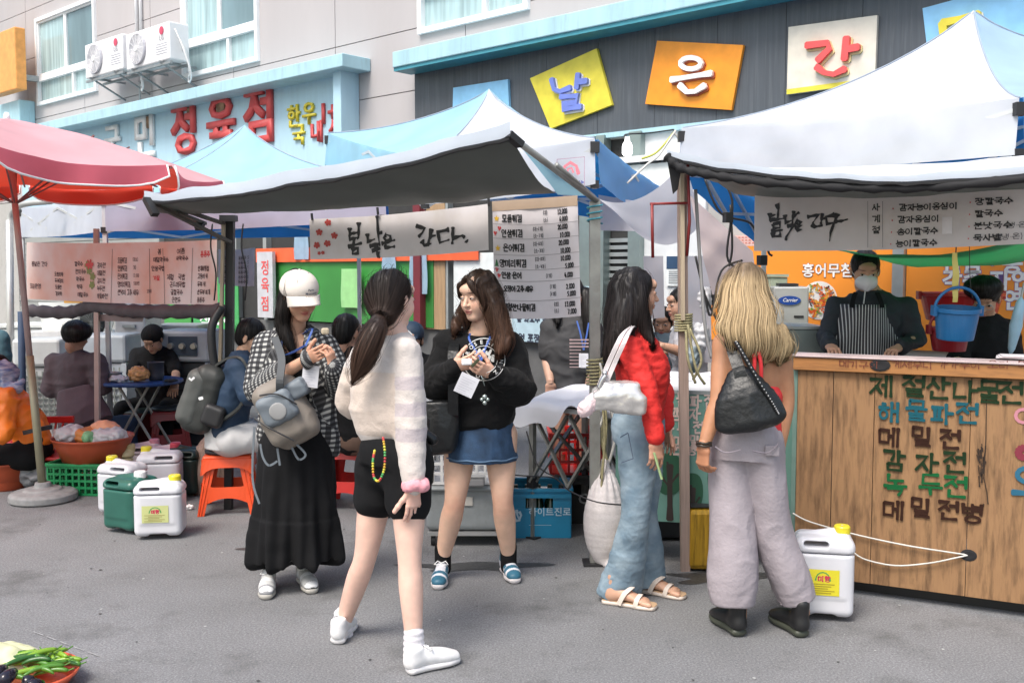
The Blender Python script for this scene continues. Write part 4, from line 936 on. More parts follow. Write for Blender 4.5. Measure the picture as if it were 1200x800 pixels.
for i_, s_ in enumerate(('감자능이옹심이', '감자옹심이', '송이칼국수', '능이칼국수')): pt2(k, s_, 652-i_*4, 62+i_*53, 32, 1.15, asp=.98)
for i_, s_ in enumerate(('장칼국수', '칼국수', '분낫국수', '묵사발')): pt2(k, s_, 990-i_*3, 42+i_*53, 32, 1.15, asp=1.02)
k.build('menu_lettering', M_INK, t)
k = Ink(mp, t.location); pt2(k, '(냉·온)', 1118, 150, 28, .7); pt2(k, '(냉·온)', 1092, 200, 28, .7)
for x in (515, 580): k.stroke([px(880+x/sb, 220+50/sb), px(880+x/sb, 220+252/sb)], .002)
k.build('thin_lettering', mat('thin_ink', (.1, .1, .1)), t)
k = Ink(mp, t.location)
for i_ in range(4): pt2(k, '>', 622-i_*3, 75+i_*52, 14, .7); pt2(k, '>', 962-i_*2, 52+i_*53, 14, .7)
k.build('bullet_mark', mat('heart_red', (.6, .1, .08)), t)
k = Ink(mp, t.location); a, b = px(1110, 252), px(1110, 272)
k.poly([px(1105, 252), px(1117, 252), px(1117, 272), px(1105, 272)]); k.build('white_patch', mat('patch_white', (.75, .74, .76), .4), t)
# left banner
M_PEACH = mat('backlit_peach_cloth', (.86, .52, .42), .6, var=.05, vscale=2, col2=(.82, .74, .72), trl=.25)  # peach tint paints in orange light shining through the cloth
t, mp, W_, H_, px = banner('cloth_banner', 'peach stained menu banner hanging under the parasol at the left stall', ((33, 284, 8.2), (256, 281, 6.7), (257, 357, 6.7), (33, 350, 8.2)), M_PEACH, wave=.012, seed=4)
k = Ink(mp, t.location)
def pt3(s_, x, y, h=6.5, wd=.75, **kw):
 X, Y_ = px(x, y); k.text(s_, X, Y_, h*PXM(7.3), wd*PXM(7.3), **kw)
for i_, s_ in enumerate(('모듬튀김', '인삼튀김', '은어튀김', '양미리튀김', '산낙지 고추 새우')): pt3(s_, 139, 300+i_*9.3, asp=.75)
for i_, s_ in enumerate(('(대소)', '(개)', '12.000', '5000원', '2000')): pt3(s_, 158 if i_ < 4 else 172, 300+i_*9.3, 4.5, .4, asp=.75)
pt3('봄', 184, 290); pt3('여름', 207, 290); pt3('메밀막국수', 179, 300, 5.5); pt3('사막국수', 206, 299, 5); pt3('인삼국밥', 177, 310, 5.5); pt3('제철', 194, 320); pt3('국밥', 208, 320)
for i_, s_ in enumerate(('곤드레국밥', '굴칼국수', '군만두')): pt3(s_, 197+i_, 329+i_*9, 6)
for i_, s_ in enumerate(('산채비빔밥', '고등어 식', '두부 식', '순두부 찌개', '동동주')): pt3(s_, 231, 311+i_*9.2, 5.6, asp=.7)
for i_, s_ in enumerate(('감자전', '메밀전', '김치전', '녹두전', '해물파전')): pt3(s_, 115, 306+i_*9, 6)
for i_, s_ in enumerate(('칼국수', '잔치국수', '막국수', '떡국', '메밀국수')): pt3(s_, 86+i_, 305+i_*9, 5.5)
for i_, s_ in enumerate(('도토리묵', '두부김치', '모듬전', '감자떡')): pt3(s_, 64, 318+i_*7.5, 5)
pt3('봄날은 간다', 40, 306, 6); pt3('모임환영', 38, 332, 6)
for x in (132, 175, 190, 224): k.stroke([px(x, 290), px(x, 354)], .004)
k.build('menu_lettering', mat('brown_ink', (.10, .05, .05), .6), t)
k = Ink(mp, t.location)
pt3('동동주', 234, 294, 6.5, 1); pt3('겨울', 178, 321, 6);
for a in range(6): k.stroke([px(104, 308), px(104+5*cos(a), 308+5*sin(a))], .02)
k.build('red_lettering', mat('heart_red', (.6, .1, .08)), t)
k = Ink(mp, t.location)
for cx, cy in ((103, 315), (108, 322), (107, 332), (101, 309)):
 for a in range(5): k.stroke([px(cx, cy), px(cx+3.5*cos(a*1.3+cx), cy+4*sin(a*1.3+cx))], .02)
k.build('leaf_print', mat('leaf_olive', (.22, .28, .08)), t)
q = MB(t.location); q.tube([P(34, 284, 8.22), P(33, 312, 8.22)], .01, 5); q.tube([P(256, 281, 6.72), P(262, 275, 6.7)], .006, 5); q.build('tie_cord', M_BLK, t)
# second small paper menu on the glass door
t, mp, W_, H_, px = banner('paper_menu', 'small white paper menu hanging right of the peach banner', ((256, 292, 9.0), (299, 290, 8.8), (298, 335, 8.8), (256, 332, 9.0)), mat('paper', (.55, .55, .55), .6), 'menu', wave=.004)
k = Ink(mp, t.location)
for i_ in range(6):
 X, Y_ = px(262, 299+i_*5.5); k.text(('감자전', '메밀국수', '인삼튀김', '칼국수', '모듬전', '막걸리')[i_], X, Y_, .03, .004); X, Y_ = px(280, 299+i_*5.5); k.text('동동주 5', X, Y_, .028, .003)
k.build('menu_lettering', M_INK, t)
# dark rolled valance bar below the peach banner
t = thing('rolled_screen', 'dark grey rolled fabric screen stretched below the peach banner', 'screen', P(110, 363, 7.6))
q = MB(t.location); c = catmull([P(35, 364, 8.2), P(80, 366, 7.95), (P(110, 359, 7.75)), P(150, 364, 7.4), P(200, 365, 7.1), P(262, 364, 6.65)], 8)
q.tube(c, [.05+.008*sin(i*2.3) for i in range(len(c))], 8); q.build('roll', mat('dark_mauve_cloth', (.085, .075, .085), .7, var=.15), t, smooth=True)
cloth('hanging_part', P(112, 368, 7.75), P(170, 369, 7.35), P(168, 377, 7.35), P(114, 376, 7.75), mat('mauve_cloth', (.26, .20, .20), .7), t, 10, 3, 0, .01)
# ---- poles
def post(name, label, a, b, w_, m, cat='pole', rd=False):
 base = Vector((a.x, a.y, 0)); t = thing(name, label, cat, base); q = MB(base)
 (q.tube([a, b], w_/2, 10) if rd else q.bar(a, b, w_)); q.build('shaft', m, t, smooth=rd); return t
g = G(697, 660); p1 = post('steel_pole', 'square steel pole right of the price list with rope tied round it', Vector((g.x, g.y, 0)), P(697, 236, g.y), .055, M_POLE)
q = MB(p1.location); q.box((g.x, g.y, .006), (.13, .13, .012)); q.build('foot', M_BLK, p1)
M_ROPE = mat('straw_rope', (.30, .27, .15), .8, var=.15, vscale=40); M_CORD = mat('white_cord', (.62, .60, .56), .6)
def coil(parent, c, r_, z0, z1, n, rr=.006, m=M_ROPE):
 q = MB(parent.location); pts = [(c.x+r_*cos(a), c.y+r_*sin(a), z0+(z1-z0)*i/(n*12)) for i, a in enumerate(np.linspace(0, 2*pi*n, n*12+1))]
 q.tube(pts, rr, 5); return q.build('rope', m, parent, smooth=True)
c = P(697, 440, g.y); coil(p1, c, .042, P(697, 452, g.y).z, P(697, 420, g.y).z, 8)
for dx, z0, z1 in ((.05, 430, 480), (.06, 425, 500), (.045, 440, 590), (.065, 435, 560)):
 rope('rope_tail', [P(703, z0, g.y-.06), P(703+dx*120, (z0+z1)/2, g.y-.08), P(700+dx*60, z1, g.y-.05)], .006, M_ROPE if dx != .06 else M_CORD, p1)
coil(p1, P(697, 255, g.y), .04, P(697, 262, g.y).z, P(697, 240, g.y).z, 3, .005, M_TEAL)
g = G(803, 668); M_PW = mat('weathered_pink_wood', (.33, .24, .20), .7, var=.12, vscale=12, stretch=(8, 8, .5), dirt=(.18, .13, .11), dscale=6)
p2 = post('wooden_pole', 'weathered reddish wooden pole with straw rope wound round its middle', Vector((g.x, g.y, 0)), P(799, 201, g.y), .046, M_PW)
q = MB(p2.location); q.bar(P(799, 204, g.y-.04), P(800, 375, g.y-.04), .03, .02); q.bar(P(792, 200, g.y), P(806, 200, g.y), .03); q.build('batten', mat('bare_wood', (.42, .34, .24), .7, var=.1, vscale=10, stretch=(8, 8, .5)), p2)
coil(p2, P(801, 377, g.y), .044, P(800, 389, g.y).z, P(800, 368, g.y).z, 7)
for a, b, c_ in (((808, 385), (822, 420), (812, 445)), ((806, 380), (815, 430), (826, 450)), ((804, 388), (806, 420), (815, 449))): rope('rope_tail', [P(*a, g.y-.07), P(*b, g.y-.1), P(*c_, g.y-.08)], .007, M_ROPE, p2)
q = MB(p2.location); M_RP = mat('red_pipe', (.22, .02, .02), .4)
q.tube([P(762, 239, g.y-.1), P(805, 238, g.y-.06)], .007, 6); q.tube([P(764, 239, g.y-.1), P(765, 302, g.y-.1)], .008, 6); q.tube([P(806, 190, g.y-.05), P(808, 260, g.y-.05), P(805, 300, g.y-.05)], .008, 6); q.build('red_strap', M_RP, p2, smooth=True)
rope('cable', [P(815, 222, g.y), P(820, 300, g.y), P(826, 380, g.y), (P(834, 420, g.y))], .009, mat('grey_cable', (.3, .3, .3), .5), p2)
p3 = post('dark_pole', 'dark bundled pole left of the cap wearing woman with wood strip', Vector(P(266, 500, 6.55).to_2d().to_3d()), P(270, 258, 6.55), .05, M_BLK)
q = MB(p3.location); q.bar(P(262, 262, 6.5), P(258, 430, 6.5), .03, .02); q.build('wood_strip', mat('bare_wood', (.4, .3, .2)), p3)
q = MB(p3.location); q.box(P(268, 256, 6.5), (.1, .08, .04)); q.build('top_bracket', M_BLK, p3)
rope('strap', [P(260, 360, 6.45), P(248, 385, 6.4), P(252, 430, 6.4), P(262, 450, 6.4)], .03, M_BLK, p3)
for px_, pz in ((249, 6.6), (285, 6.7)):
 rope('hanging_cable', [P(px_, 262, pz), P(px_-2, 290, pz), P(px_+4, 320, pz), P(px_+2, 352, pz)], .006, M_BLK, p3)
p4 = post('thin_pole', 'thin pinkish pole in front of the peach banner', Vector(P(113, 500, 7.7).to_2d().to_3d()), P(113, 268, 7.7), .035, mat('pink_steel', (.5, .38, .36), .4, .3))
p5 = post('bent_steel_pole', 'pale bent steel pole at the far left edge of the stall', Vector(P(13, 500, 9.4).to_2d().to_3d()), P(11, 258, 9.4), .07, mat('pale_steel', (.5, .5, .48), .4, .5), rd=True)
q = MB(p5.location); q.tube(catmull([P(11, 262, 9.4), P(14, 250, 9.4), P(25, 240, 9.3), P(60, 236, 9.2)], 6), .03, 8); q.build('bend', mat('pale_steel', (.5, .5, .48)), p5, smooth=True)
p6 = post('wrapped_pole', 'pole wrapped in dark blue foam behind the parasol pole', Vector(P(25, 470, 8.3).to_2d().to_3d()), P(25, 365, 8.3), .06, mat('navy_foam', (.03, .06, .12), .7), rd=True)
# hanging wires in the gap between tents
t = thing('cable_bundle', 'tangle of black cables and hooks hanging between the two tents', 'cables', P(840, 280, 6.0))
for a in (((826, 210), (845, 250), (880, 262), (890, 290)), ((856, 240), (858, 290), (854, 312)), ((838, 200), (858, 235), (852, 300), (868, 316)), ((890, 215), (905, 240), (900, 290), (905, 300)), ((815, 300), (826, 345), (840, 375)), ((825, 340), (833, 370), (845, 318), (870, 305))):
 rope('cable', [P(x, y, 6.0) for x, y in a], .007, M_BLK, t)
for x, y in ((750, 350), (760, 346), (897, 258), (893, 305), (853, 255)):
 q = MB(t.location); q.box(P(x, y, 6.0), (.05, .04, .06), .4); q.build('clamp', M_BLK, t)
# translucent sheets between the tents
t = thing('plastic_sheet', 'translucent white plastic sheet draped between the middle and right tents', 'sheet', P(780, 280, 6.6))
M_PL = two_sided('milky_plastic', (.66, .66, .72), (.62, .62, .70), .5); M_PK = two_sided('pinkish_plastic', (.66, .56, .56), (.62, .54, .54), .5)
cloth('sheet', P(700, 228, 7.1), P(792, 244, 6.9), P(800, 272, 6.9), P(702, 270, 7.1), M_PL, t, 20, 12, .0, .04, 4, 3)
cloth('sheet', P(700, 232, 6.5), P(800, 190, 6.6), P(822, 262, 6.7), P(745, 268, 6.5), M_PL, t, 24, 12, .12, .05, 3, 5)
cloth('sheet', P(808, 228, 6.4), P(882, 295, 6.3), P(888, 345, 6.3), P(835, 345, 6.4), M_PK, t, 16, 14, .0, .05, 4, 8)
cloth('sheet', P(806, 300, 7.0), P(832, 300, 7.0), P(834, 425, 7.0), P(806, 425, 7.0), M_PL, t, 8, 12, .0, .02, 4, 9)
cloth('sheet', P(754, 300, 7.3), P(777, 300, 7.3), P(779, 372, 7.3), P(757, 374, 7.3), M_PL, t, 8, 12, .0, .02, 4, 11)
# lit bulb
t = thing('light_bulb', 'lit white lamp bulb hanging under the dark sign', 'lamp', P(735, 177, 7.6))
q = MB(t.location); q.lathe(P(735, 186, 7.6), [(0, .02), (.026, .022), (.038, .04), (.038, .09), (.03, .115), (.018, .13), (.016, .16), (0, .16)], 18)
q.build('bulb', mat('lit_bulb', (1, 1, 1), emit=(1, .98, .95), estr=4), t, smooth=True)
rope('cord', [P(735, 165, 7.6), P(733, 158, 7.65), P(760, 156, 7.7), P(790, 152, 7.7)], .006, M_BLK, t)
t = thing('support_rope', 'yellow and white ropes tied from the dark sign to the right tent corner', 'rope', P(790, 155, 7.2))
rope('yellow_rope', [P(792, 153, 7.1), P(770, 178, 7.1), P(752, 186, 7.1)], .008, mat('yellow_rope', (.55, .55, .1), .7), t)
rope('white_rope', [P(792, 153, 7.05), P(772, 182, 7.05), P(758, 193, 7.0), P(735, 215, 7.0)], .008, M_CORD, t)
rope('white_rope', [P(790, 155, 7.05), P(798, 165, 7.05), P(800, 155, 7.0)], .008, M_CORD, t)
# ---- parasol
gb = G(51, 586); t = thing('parasol', 'large faded pink parasol with red underside and white piped valance', 'parasol', (gb.x, gb.y, 0))
C0 = P(8, 139, gb.y); M_PINK = two_sided('pink_canvas', (.76, .42, .45), (.75, .07, .035), .30); M_ROSE = two_sided('rose_canvas', (.68, .14, .19), (.72, .06, .03), .25)
M_PPE = mat('parasol_pole', (.45, .33, .32), .4, .4); NR = 8; RAD = 1.40; RZ = 2.21; a0 = R(-68)
cen = Vector((C0.x, C0.y, RZ))
rim = [cen+Vector((RAD*cos(a0+i*2*pi/NR), RAD*sin(a0+i*2*pi/NR), .07*abs(sin(a0+i*2*pi/NR)))) for i in range(NR)]
for i in range(NR):
 a, b = rim[i], rim[(i+1) % NR]; q = MB(t.location); nu, nv = 14, 16; vs = []
 for j in range(nv+1):
  for k_ in range(nu+1):
   u, v = k_/nu, j/nv; e = a.lerp(b, u); p = e.lerp(C0, v); p.z += .035*sin(pi*v)-.045*sin(pi*u)*(1-v)+wr(p, 5, .006); p = p+(cen-p)*.06*sin(pi*u)*(1-v); vs.append(p)
 q.add(vs, [(j*(nu+1)+k_, j*(nu+1)+k_+1, (j+1)*(nu+1)+k_+1, (j+1)*(nu+1)+k_) for j in range(nv) for k_ in range(nu)])
 q.build('canopy_panel', M_PINK, t, smooth=True)
 ed = vs[:nu+1]; out = [(p-cen).normalized()*.01 for p in ed]
 q = MB(t.location); vv = []; dn = []
 for j in range(5):
  for k_ in range(nu+1):
   u = .035+.93*k_/nu; e = ed[k_].lerp(ed[min(nu, k_+1)], 0); dep = .12*(1-abs(2*u-1)**8*.75)
   p = ed[k_]+(a.lerp(b, u)-a.lerp(b, k_/nu))+out[k_]+Vector((0, 0, -dep*j/4))+out[k_]*2.2*j/4*sin(u*14+i); vv.append(p)
   if j == 4: dn.append(p)
 q.add(vv, [(j*(nu+1)+k_, (j+1)*(nu+1)+k_, (j+1)*(nu+1)+k_+1, j*(nu+1)+k_+1) for j in range(4) for k_ in range(nu)]); q.build('valance', M_ROSE, t, smooth=True)
 q = MB(t.location); q.tube([vv[0]]+dn+[vv[nu]], .007, 5); q.build('piping', M_WF, t, smooth=True)
 q = MB(t.location); q.bar(a-Vector((0, 0, .015)), C0-Vector((0, 0, .06)), .012); m_ = a.lerp(C0, .45); q.bar(m_-Vector((0, 0, -.05)), C0.lerp(Vector((gb.x, gb.y, 0)), .22), .010); q.build('rib', mat('dark_rib', (.2, .1, .1), .5), t)
q = MB(t.location); q.tube([C0.lerp(Vector((gb.x, gb.y, .0)), .0), C0.lerp(gb, .62)], .021, 12); q.build('upper_pole', M_PPE, t, smooth=True)
q = MB(t.location); q.tube([C0.lerp(gb, .615), Vector((gb.x, gb.y, .04))], .027, 12); q.build('lower_pole', mat('greenish_pole', (.30, .28, .19), .5, .4), t, smooth=True)
q = MB(t.location); q.tube([C0-Vector((0, 0, .02)), C0+Vector((0, 0, .04))], .03, 10, r2=.015); q.build('finial', M_WF, t, smooth=True)
q = MB(t.location); q.lathe((gb.x, gb.y, 0), [(0, 0), (.20, 0), (.222, .01), (.222, .05), (.20, .065), (.13, .075), (.12, .088), (.06, .095), (.05, .13), (0, .13)], 36)
q.build('base', mat('grey_concrete', (.26, .26, .26), .8, var=.1, vscale=20, bump=.2), t, smooth=False, bevel=.006)
# ============================================================ props
M_WOOD = mat('counter_wood', (.36, .205, .10), .6, var=.13, vscale=6, stretch=(6, 6, .8), col2=(.25, .14, .07), dirt=(.045, .025, .015), dscale=5, damt=.65, dlo=.46, spec=.3, bump=.15, bscale=30)
M_WOOD2 = mat('counter_rail', (.38, .17, .055), .5, var=.12, vscale=3, stretch=(1, 1, 8), dirt=(.08, .04, .02), dscale=3, damt=.7)
CA = math.atan2(4.9-4.46, 2.292-1.415); CE = Vector((cos(CA), -sin(CA), 0)); CN = Vector((-sin(CA), -cos(CA), 0)); CO = Vector((1.415, 4.9, 0))
ct = thing('wooden_counter', 'tall worn plywood counter painted with green, blue and brown Korean dish names', 'counter', CO, -CA)
# local frame: x right, -y to the street
def lbox(q, x0, x1, y0, y1, z0, z1): return q.box(((x0+x1)/2, (y0+y1)/2, (z0+z1)/2), (x1-x0, y1-y0, z1-z0))
xs = [0, .17, .36, .78, 1.17, 1.55]
for i in range(len(xs)-1):
 q = MB(); lbox(q, xs[i]+.0012, xs[i+1]-.0012, 0-.002*(i % 2), .02, .07, 1.094)
 if i == 0: q = MB(); lbox(q, 0, xs[1]-.002, -.004, .02, .04, 1.094)
 o = q.build('plank', M_WOOD, ct, bevel=.0015)
q = MB(); lbox(q, -.02, 1.58, -.03, .02, 1.098, 1.16); q.build('top_rail', M_WOOD2, ct, bevel=.003)
q = MB(); lbox(q, -.03, 1.6, -.04, .13, 1.163, 1.173); q.build('countertop', mat('pinkish_laminate', (.50, .40, .40), .4, var=.08, dirt=(.3, .2, .18)), ct, bevel=.003)
q = MB(); lbox(q, -.024, -.002, 0, .13, .06, 1.15); q.build('side_board', mat('green_grey_board', (.12, .20, .17), .6, var=.1), ct)
q = MB(); lbox(q, 0, 1.5, .1, .6, .0, .05); q.build('gap_shade', M_BLK, ct)  # black slab stands in for the shade in the gap under the counter
def cpx(px, py):
 u = (px-600)/FPX; v = (400-py)/FPX; c, s = cos(PITCH), sin(PITCH); d = Vector((u, c+v*s, -s+v*c)); cam0 = Vector((0, 0, CAMH))
 tt = (CO-cam0).dot(CN)/d.dot(CN); p = cam0+d*tt; return (p-CO).dot(CE), p.z
cmp_ = plane_map((0, -.003, 0), (1, 0, 0), (0, 0, -1), (0, -1, 0))
PC = {'g': mat('paint_darkgreen', (.010, .028, .010), .5, spec=.2), 't': mat('paint_teal', (.01, .09, .12), .5, spec=.2), 'b': mat('paint_brown', (.032, .012, .007), .5, spec=.2), 'e': mat('paint_green', (.006, .10, .03), .5, spec=.2), 'w': mat('paint_glint', (.75, .75, .7), .4), 'n': mat('paint_blue', (.02, .12, .20), .35)}
lines = [('제철산나물전', [(1020, 438), (1058, 438), (1087, 440), (1118, 444), (1146, 444), (1172, 446)], 'ggggggg', .085), ('해물파전', [(1030, 469), (1062, 467), (1092, 471), (1122, 471)], 'tttt', .08),
  ('메밀전', [(1031, 499), (1070, 499), (1103, 502)], 'bbb', .075), ('감자전', [(1036, 525), (1074, 528), (1107, 528)], 'ggg', .082),
  ('녹두전', [(1037, 553), (1078, 553), (1108, 556)], 'eee', .085), ('메밀전병', [(1036, 584), (1069, 582), (1101, 585), (1128, 588)], 'bbbb', .075)]
for tx, ps, cl, h in lines:
 kw = Ink(plane_map((0, -.0075, 0), (1, 0, 0), (0, 0, -1), (0, -1, 0)))
 for ch, (x, y) in zip(tx, ps):
  X, Z_ = cpx(x, y); k = Ink(cmp_); k.text(ch, X, -Z_+.004, h*1.16, .0112, asp=1.0, jit=.03, brush=.2, thick=.0015); k.n = 0; k.build('painted_letter', PC[cl[0]], ct)
  rn = random.Random(x)
  for _ in range(3):
   a, b = X+rn.uniform(.0, .07), -Z_+rn.uniform(.01, .08); kw.stroke([(a, b), (a+.004, b+.014)], .0028)
# right-hand painted decorations
k = Ink(cmp_); X, Z_ = cpx(1187, 562); k.text('오', X, -Z_-.06, .13, .02, thick=.002); k.build('painted_lettering', PC['n'], ct)
k = Ink(cmp_); X, Z_ = cpx(1199, 487); k.stroke([(X+.03*cos(a), -Z_+.03*sin(a)) for a in np.linspace(0, 2*pi, 13)], .014); k.build('painted_flower', mat('paint_pink', (.5, .2, .25)), ct)
k = Ink(cmp_); X, Z_ = cpx(1200, 530)
for a in np.linspace(0, 2*pi, 15): k.stroke([(X+.01*cos(a), -Z_+.01*sin(a)), (X+.035*cos(a), -Z_+.035*sin(a))], .010)
k.build('painted_flower', mat('paint_wine', (.2, .02, .04)), ct)
k = Ink(plane_map((0, -.031, 0), (1, 0, 0), (0, 0, -1), (0, -1, 0)))
for s_, x in (('메기구이', 985), ('게세우니', 1046), ('가가우이', 1100), ('· 오리', 1148), ('미', 1194)): X, Z_ = cpx(x, 421); k.text(s_, X, -Z_, .034, .0035, asp=1.2)
k.build('pen_writing', mat('pen_dark_red', (.14, .03, .015)), ct)
# knot hole, crack and burnt patch
q = MB(); X, Z_ = cpx(1032, 427); q.lathe((X, -.034, Z_), [(0, .0), (.022, .002), (.03, 0)], 12, Matrix.Rotation(R(90), 3, 'X'), 1.6, 1); q.build('knot_hole', M_BLACKCLOTH, ct)
k = Ink(cmp_)
for a, b in (((1156, 468), (1153, 560)), ((1153, 560), (1158, 590)), ((1153, 590), (1148, 602))):
 X, Z_ = cpx(*a); X2, Z2 = cpx(*b); k.stroke([(X, -Z_), ((X+X2)/2+.003, -(Z_+Z2)/2), (X2, -Z2)], .004)
X, Z_ = cpx(1150, 536)
rn = random.Random(2)
for _ in range(26): a = rn.uniform(-.02, .02); b = rn.gauss(0, .045); k.stroke([(X+a, -Z_+b), (X+a*.7+.002, -Z_+b+rn.uniform(.01, .05))], rn.uniform(.002, .006))
k.build('burn_mark', mat('burnt_wood', (.03, .018, .012), .9), ct)
X, Z_ = cpx(1135, 650); q = MB(); q.lathe((X, -.004, Z_), [(0, .001), (.018, .002), (.028, 0)], 14, Matrix.Rotation(R(90), 3, 'X'), 1.3, 1); q.build('cable_hole', M_BLACKCLOTH, ct)
t = thing('white_cable', 'thin white cable looping along the counter front into its hole', 'cable', CO, -CA)
def cl(x, y, o=-.02): X, Z_ = cpx(x, y); return (X, o, Z_)
q = MB(); q.tube(catmull([cl(930, 600), cl(950, 610), cl(1000, 624), cl(1060, 637), cl(1110, 645), cl(1135, 650, 0)], 6), .004, 6); q.tube(catmull([cl(1000, 645), cl(1015, 654), cl(1050, 661), cl(1090, 658), cl(1120, 652), cl(1135, 650, 0)], 6), .004, 6)
q.build('cable', M_CORD, t, smooth=True)
# ---- jerrycans
def jerry(name, label, px, py, w_, h, d, m, capm, rz=0, labelm=None, gx=None, group='plastic jerrycans by the stall', lab=True, handle=1):
 g_ = G(px, py); t = thing(name, label, 'jerrycan', (g_.x, g_.y+d/2, 0), rz, group)
 hw, hd = w_/2, d/2
 pr = [(rbox((0, 0, h*.44+.012), (hw, hd, h*.42), .035), .01), (rbox((0, 0, h*.80), (hw*.93, hd*.9, h*.10), .04), .03),
  (rbox((0, 0, h*.5), (hw*.78, hd*1.03, h*.26), .02), .012),
  (seg((hw*.62, 0, h*.82), (hw*.62, 0, h*.93), .036), .015),
  (seg((-hw*.75, 0, h*.87), (hw*.25, 0, h*.93), .02), .02), (rbox((-hw*.3, 0, h*.84), (hw*.42, hd*2, h*.030), .012), .008, 'sub'),
  (rbox((0, -hd*.6, 0), (hw*.42, hd*.9, .035), .02), .01, 'sub'), (rbox((0, 0, h*.745), (hw*1.2, hd*1.2, .003), .002), .01, 'sub')]
 solid('body', pr, m, t, h=.0055, k=.01)
 q = MB(); zc_ = h*.93; q.lathe((hw*.62, 0, zc_-.01), [(.0, .045), (.031, .045), (.036, .038), (.037, 0), (0, 0)], 20); q.build('cap', capm, t, smooth=False, bevel=.002)
 if labelm:
  mpl = plane_map((-hw*.62, -hd*1.03-.002, h*.58), (1, 0, 0), (0, 0, -1), (0, -1, 0)); lw, lh = hw*1.1, h*.28
  k = Ink(mpl); k.poly([(0, 0), (lw, 0), (lw, lh), (0, lh)]); k.build('label', labelm, t)
  k = Ink(mpl); k.n = 3; k.stroke([(lw*.28+lw*.22*(1-cos(a)), lh*.42-lh*.32*sin(a)) for a in np.linspace(0, pi, 9)], .005); k.build('label_arc', mat('label_green', (.05, .3, .08)), t)
  k = Ink(mpl); k.n = 5; k.text('미향', lw*.36, lh*.24, lh*.22, .0045); k.build('label_lettering', mat('label_red', (.55, .03, .08)), t)
  k = Ink(mpl); k.n = 7
  for i_ in range(5): k.stroke([(lw*(.1+.15*(i_ % 2)), lh*(.56+.085*i_)), (lw*(.85-.1*(i_ % 3)), lh*(.56+.085*i_))], .0022)
  k.build('label_print', mat('label_brown', (.25, .15, .02)), t)
 return t
M_JW = mat('white_hdpe', (.70, .70, .74), .35, var=.03, sss=0, trl=.12); M_JG = mat('green_hdpe', (.025, .11, .085), .3, var=.06); M_JP = mat('pinkish_hdpe', (.55, .45, .46), .4)
M_YC = mat('yellow_cap', (.68, .58, .03), .35); M_LY = mat('label_yellow', (.68, .60, .03), .4)
jerry('jerrycan', 'large white jerrycan with yellow label and cap before the wooden counter', 971, 729, .26, .42, .20, M_JW, M_YC, R(-12), M_LY)
jerry('jerrycan', 'white jerrycan with pale yellow label standing nearest in the left cluster', 182, 633, .275, .36, .2, M_JW, M_YC, R(8), mat('label_pale', (.55, .58, .25), .4))
jerry('jerrycan', 'dark green jerrycan with white cap beside the front white one', 146, 626, .25, .36, .24, M_JG, mat('white_cap', (.7, .7, .7)), R(-25))
jerry('jerrycan', 'white jerrycan with yellow cap directly behind the green jerrycan', 138, 606, .27, .37, .2, M_JW, M_YC, R(160))
jerry('jerrycan', 'white jerrycan with yellow cap behind the middle of the left cluster', 182, 592, .28, .38, .22, M_JW, M_YC, R(190))
jerry('jerrycan', 'pinkish jerrycan at the back of the cluster, left', 165, 573, .22, .34, .2, M_JP, mat('pink_cap', (.5, .2, .25)), R(10))
jerry('jerrycan', 'pinkish jerrycan at the back of the cluster, right', 192, 577, .22, .34, .2, M_JP, mat('pink_cap', (.5, .2, .25)), R(-15))
jerry('jerrycan', 'very dark green jerrycan with a red cap at the cluster end', 212, 583, .22, .36, .22, mat('black_green', (.012, .03, .025), .35), mat('red_cap', (.5, .05, .08)), R(180))
jerry('jerrycan', 'cream bottle standing between the tub and the pinkish jerrycans', 143, 575, .14, .32, .12, mat('cream_hdpe', (.55, .45, .25), .4), mat('cream_cap', (.5, .4, .2)), R(0))
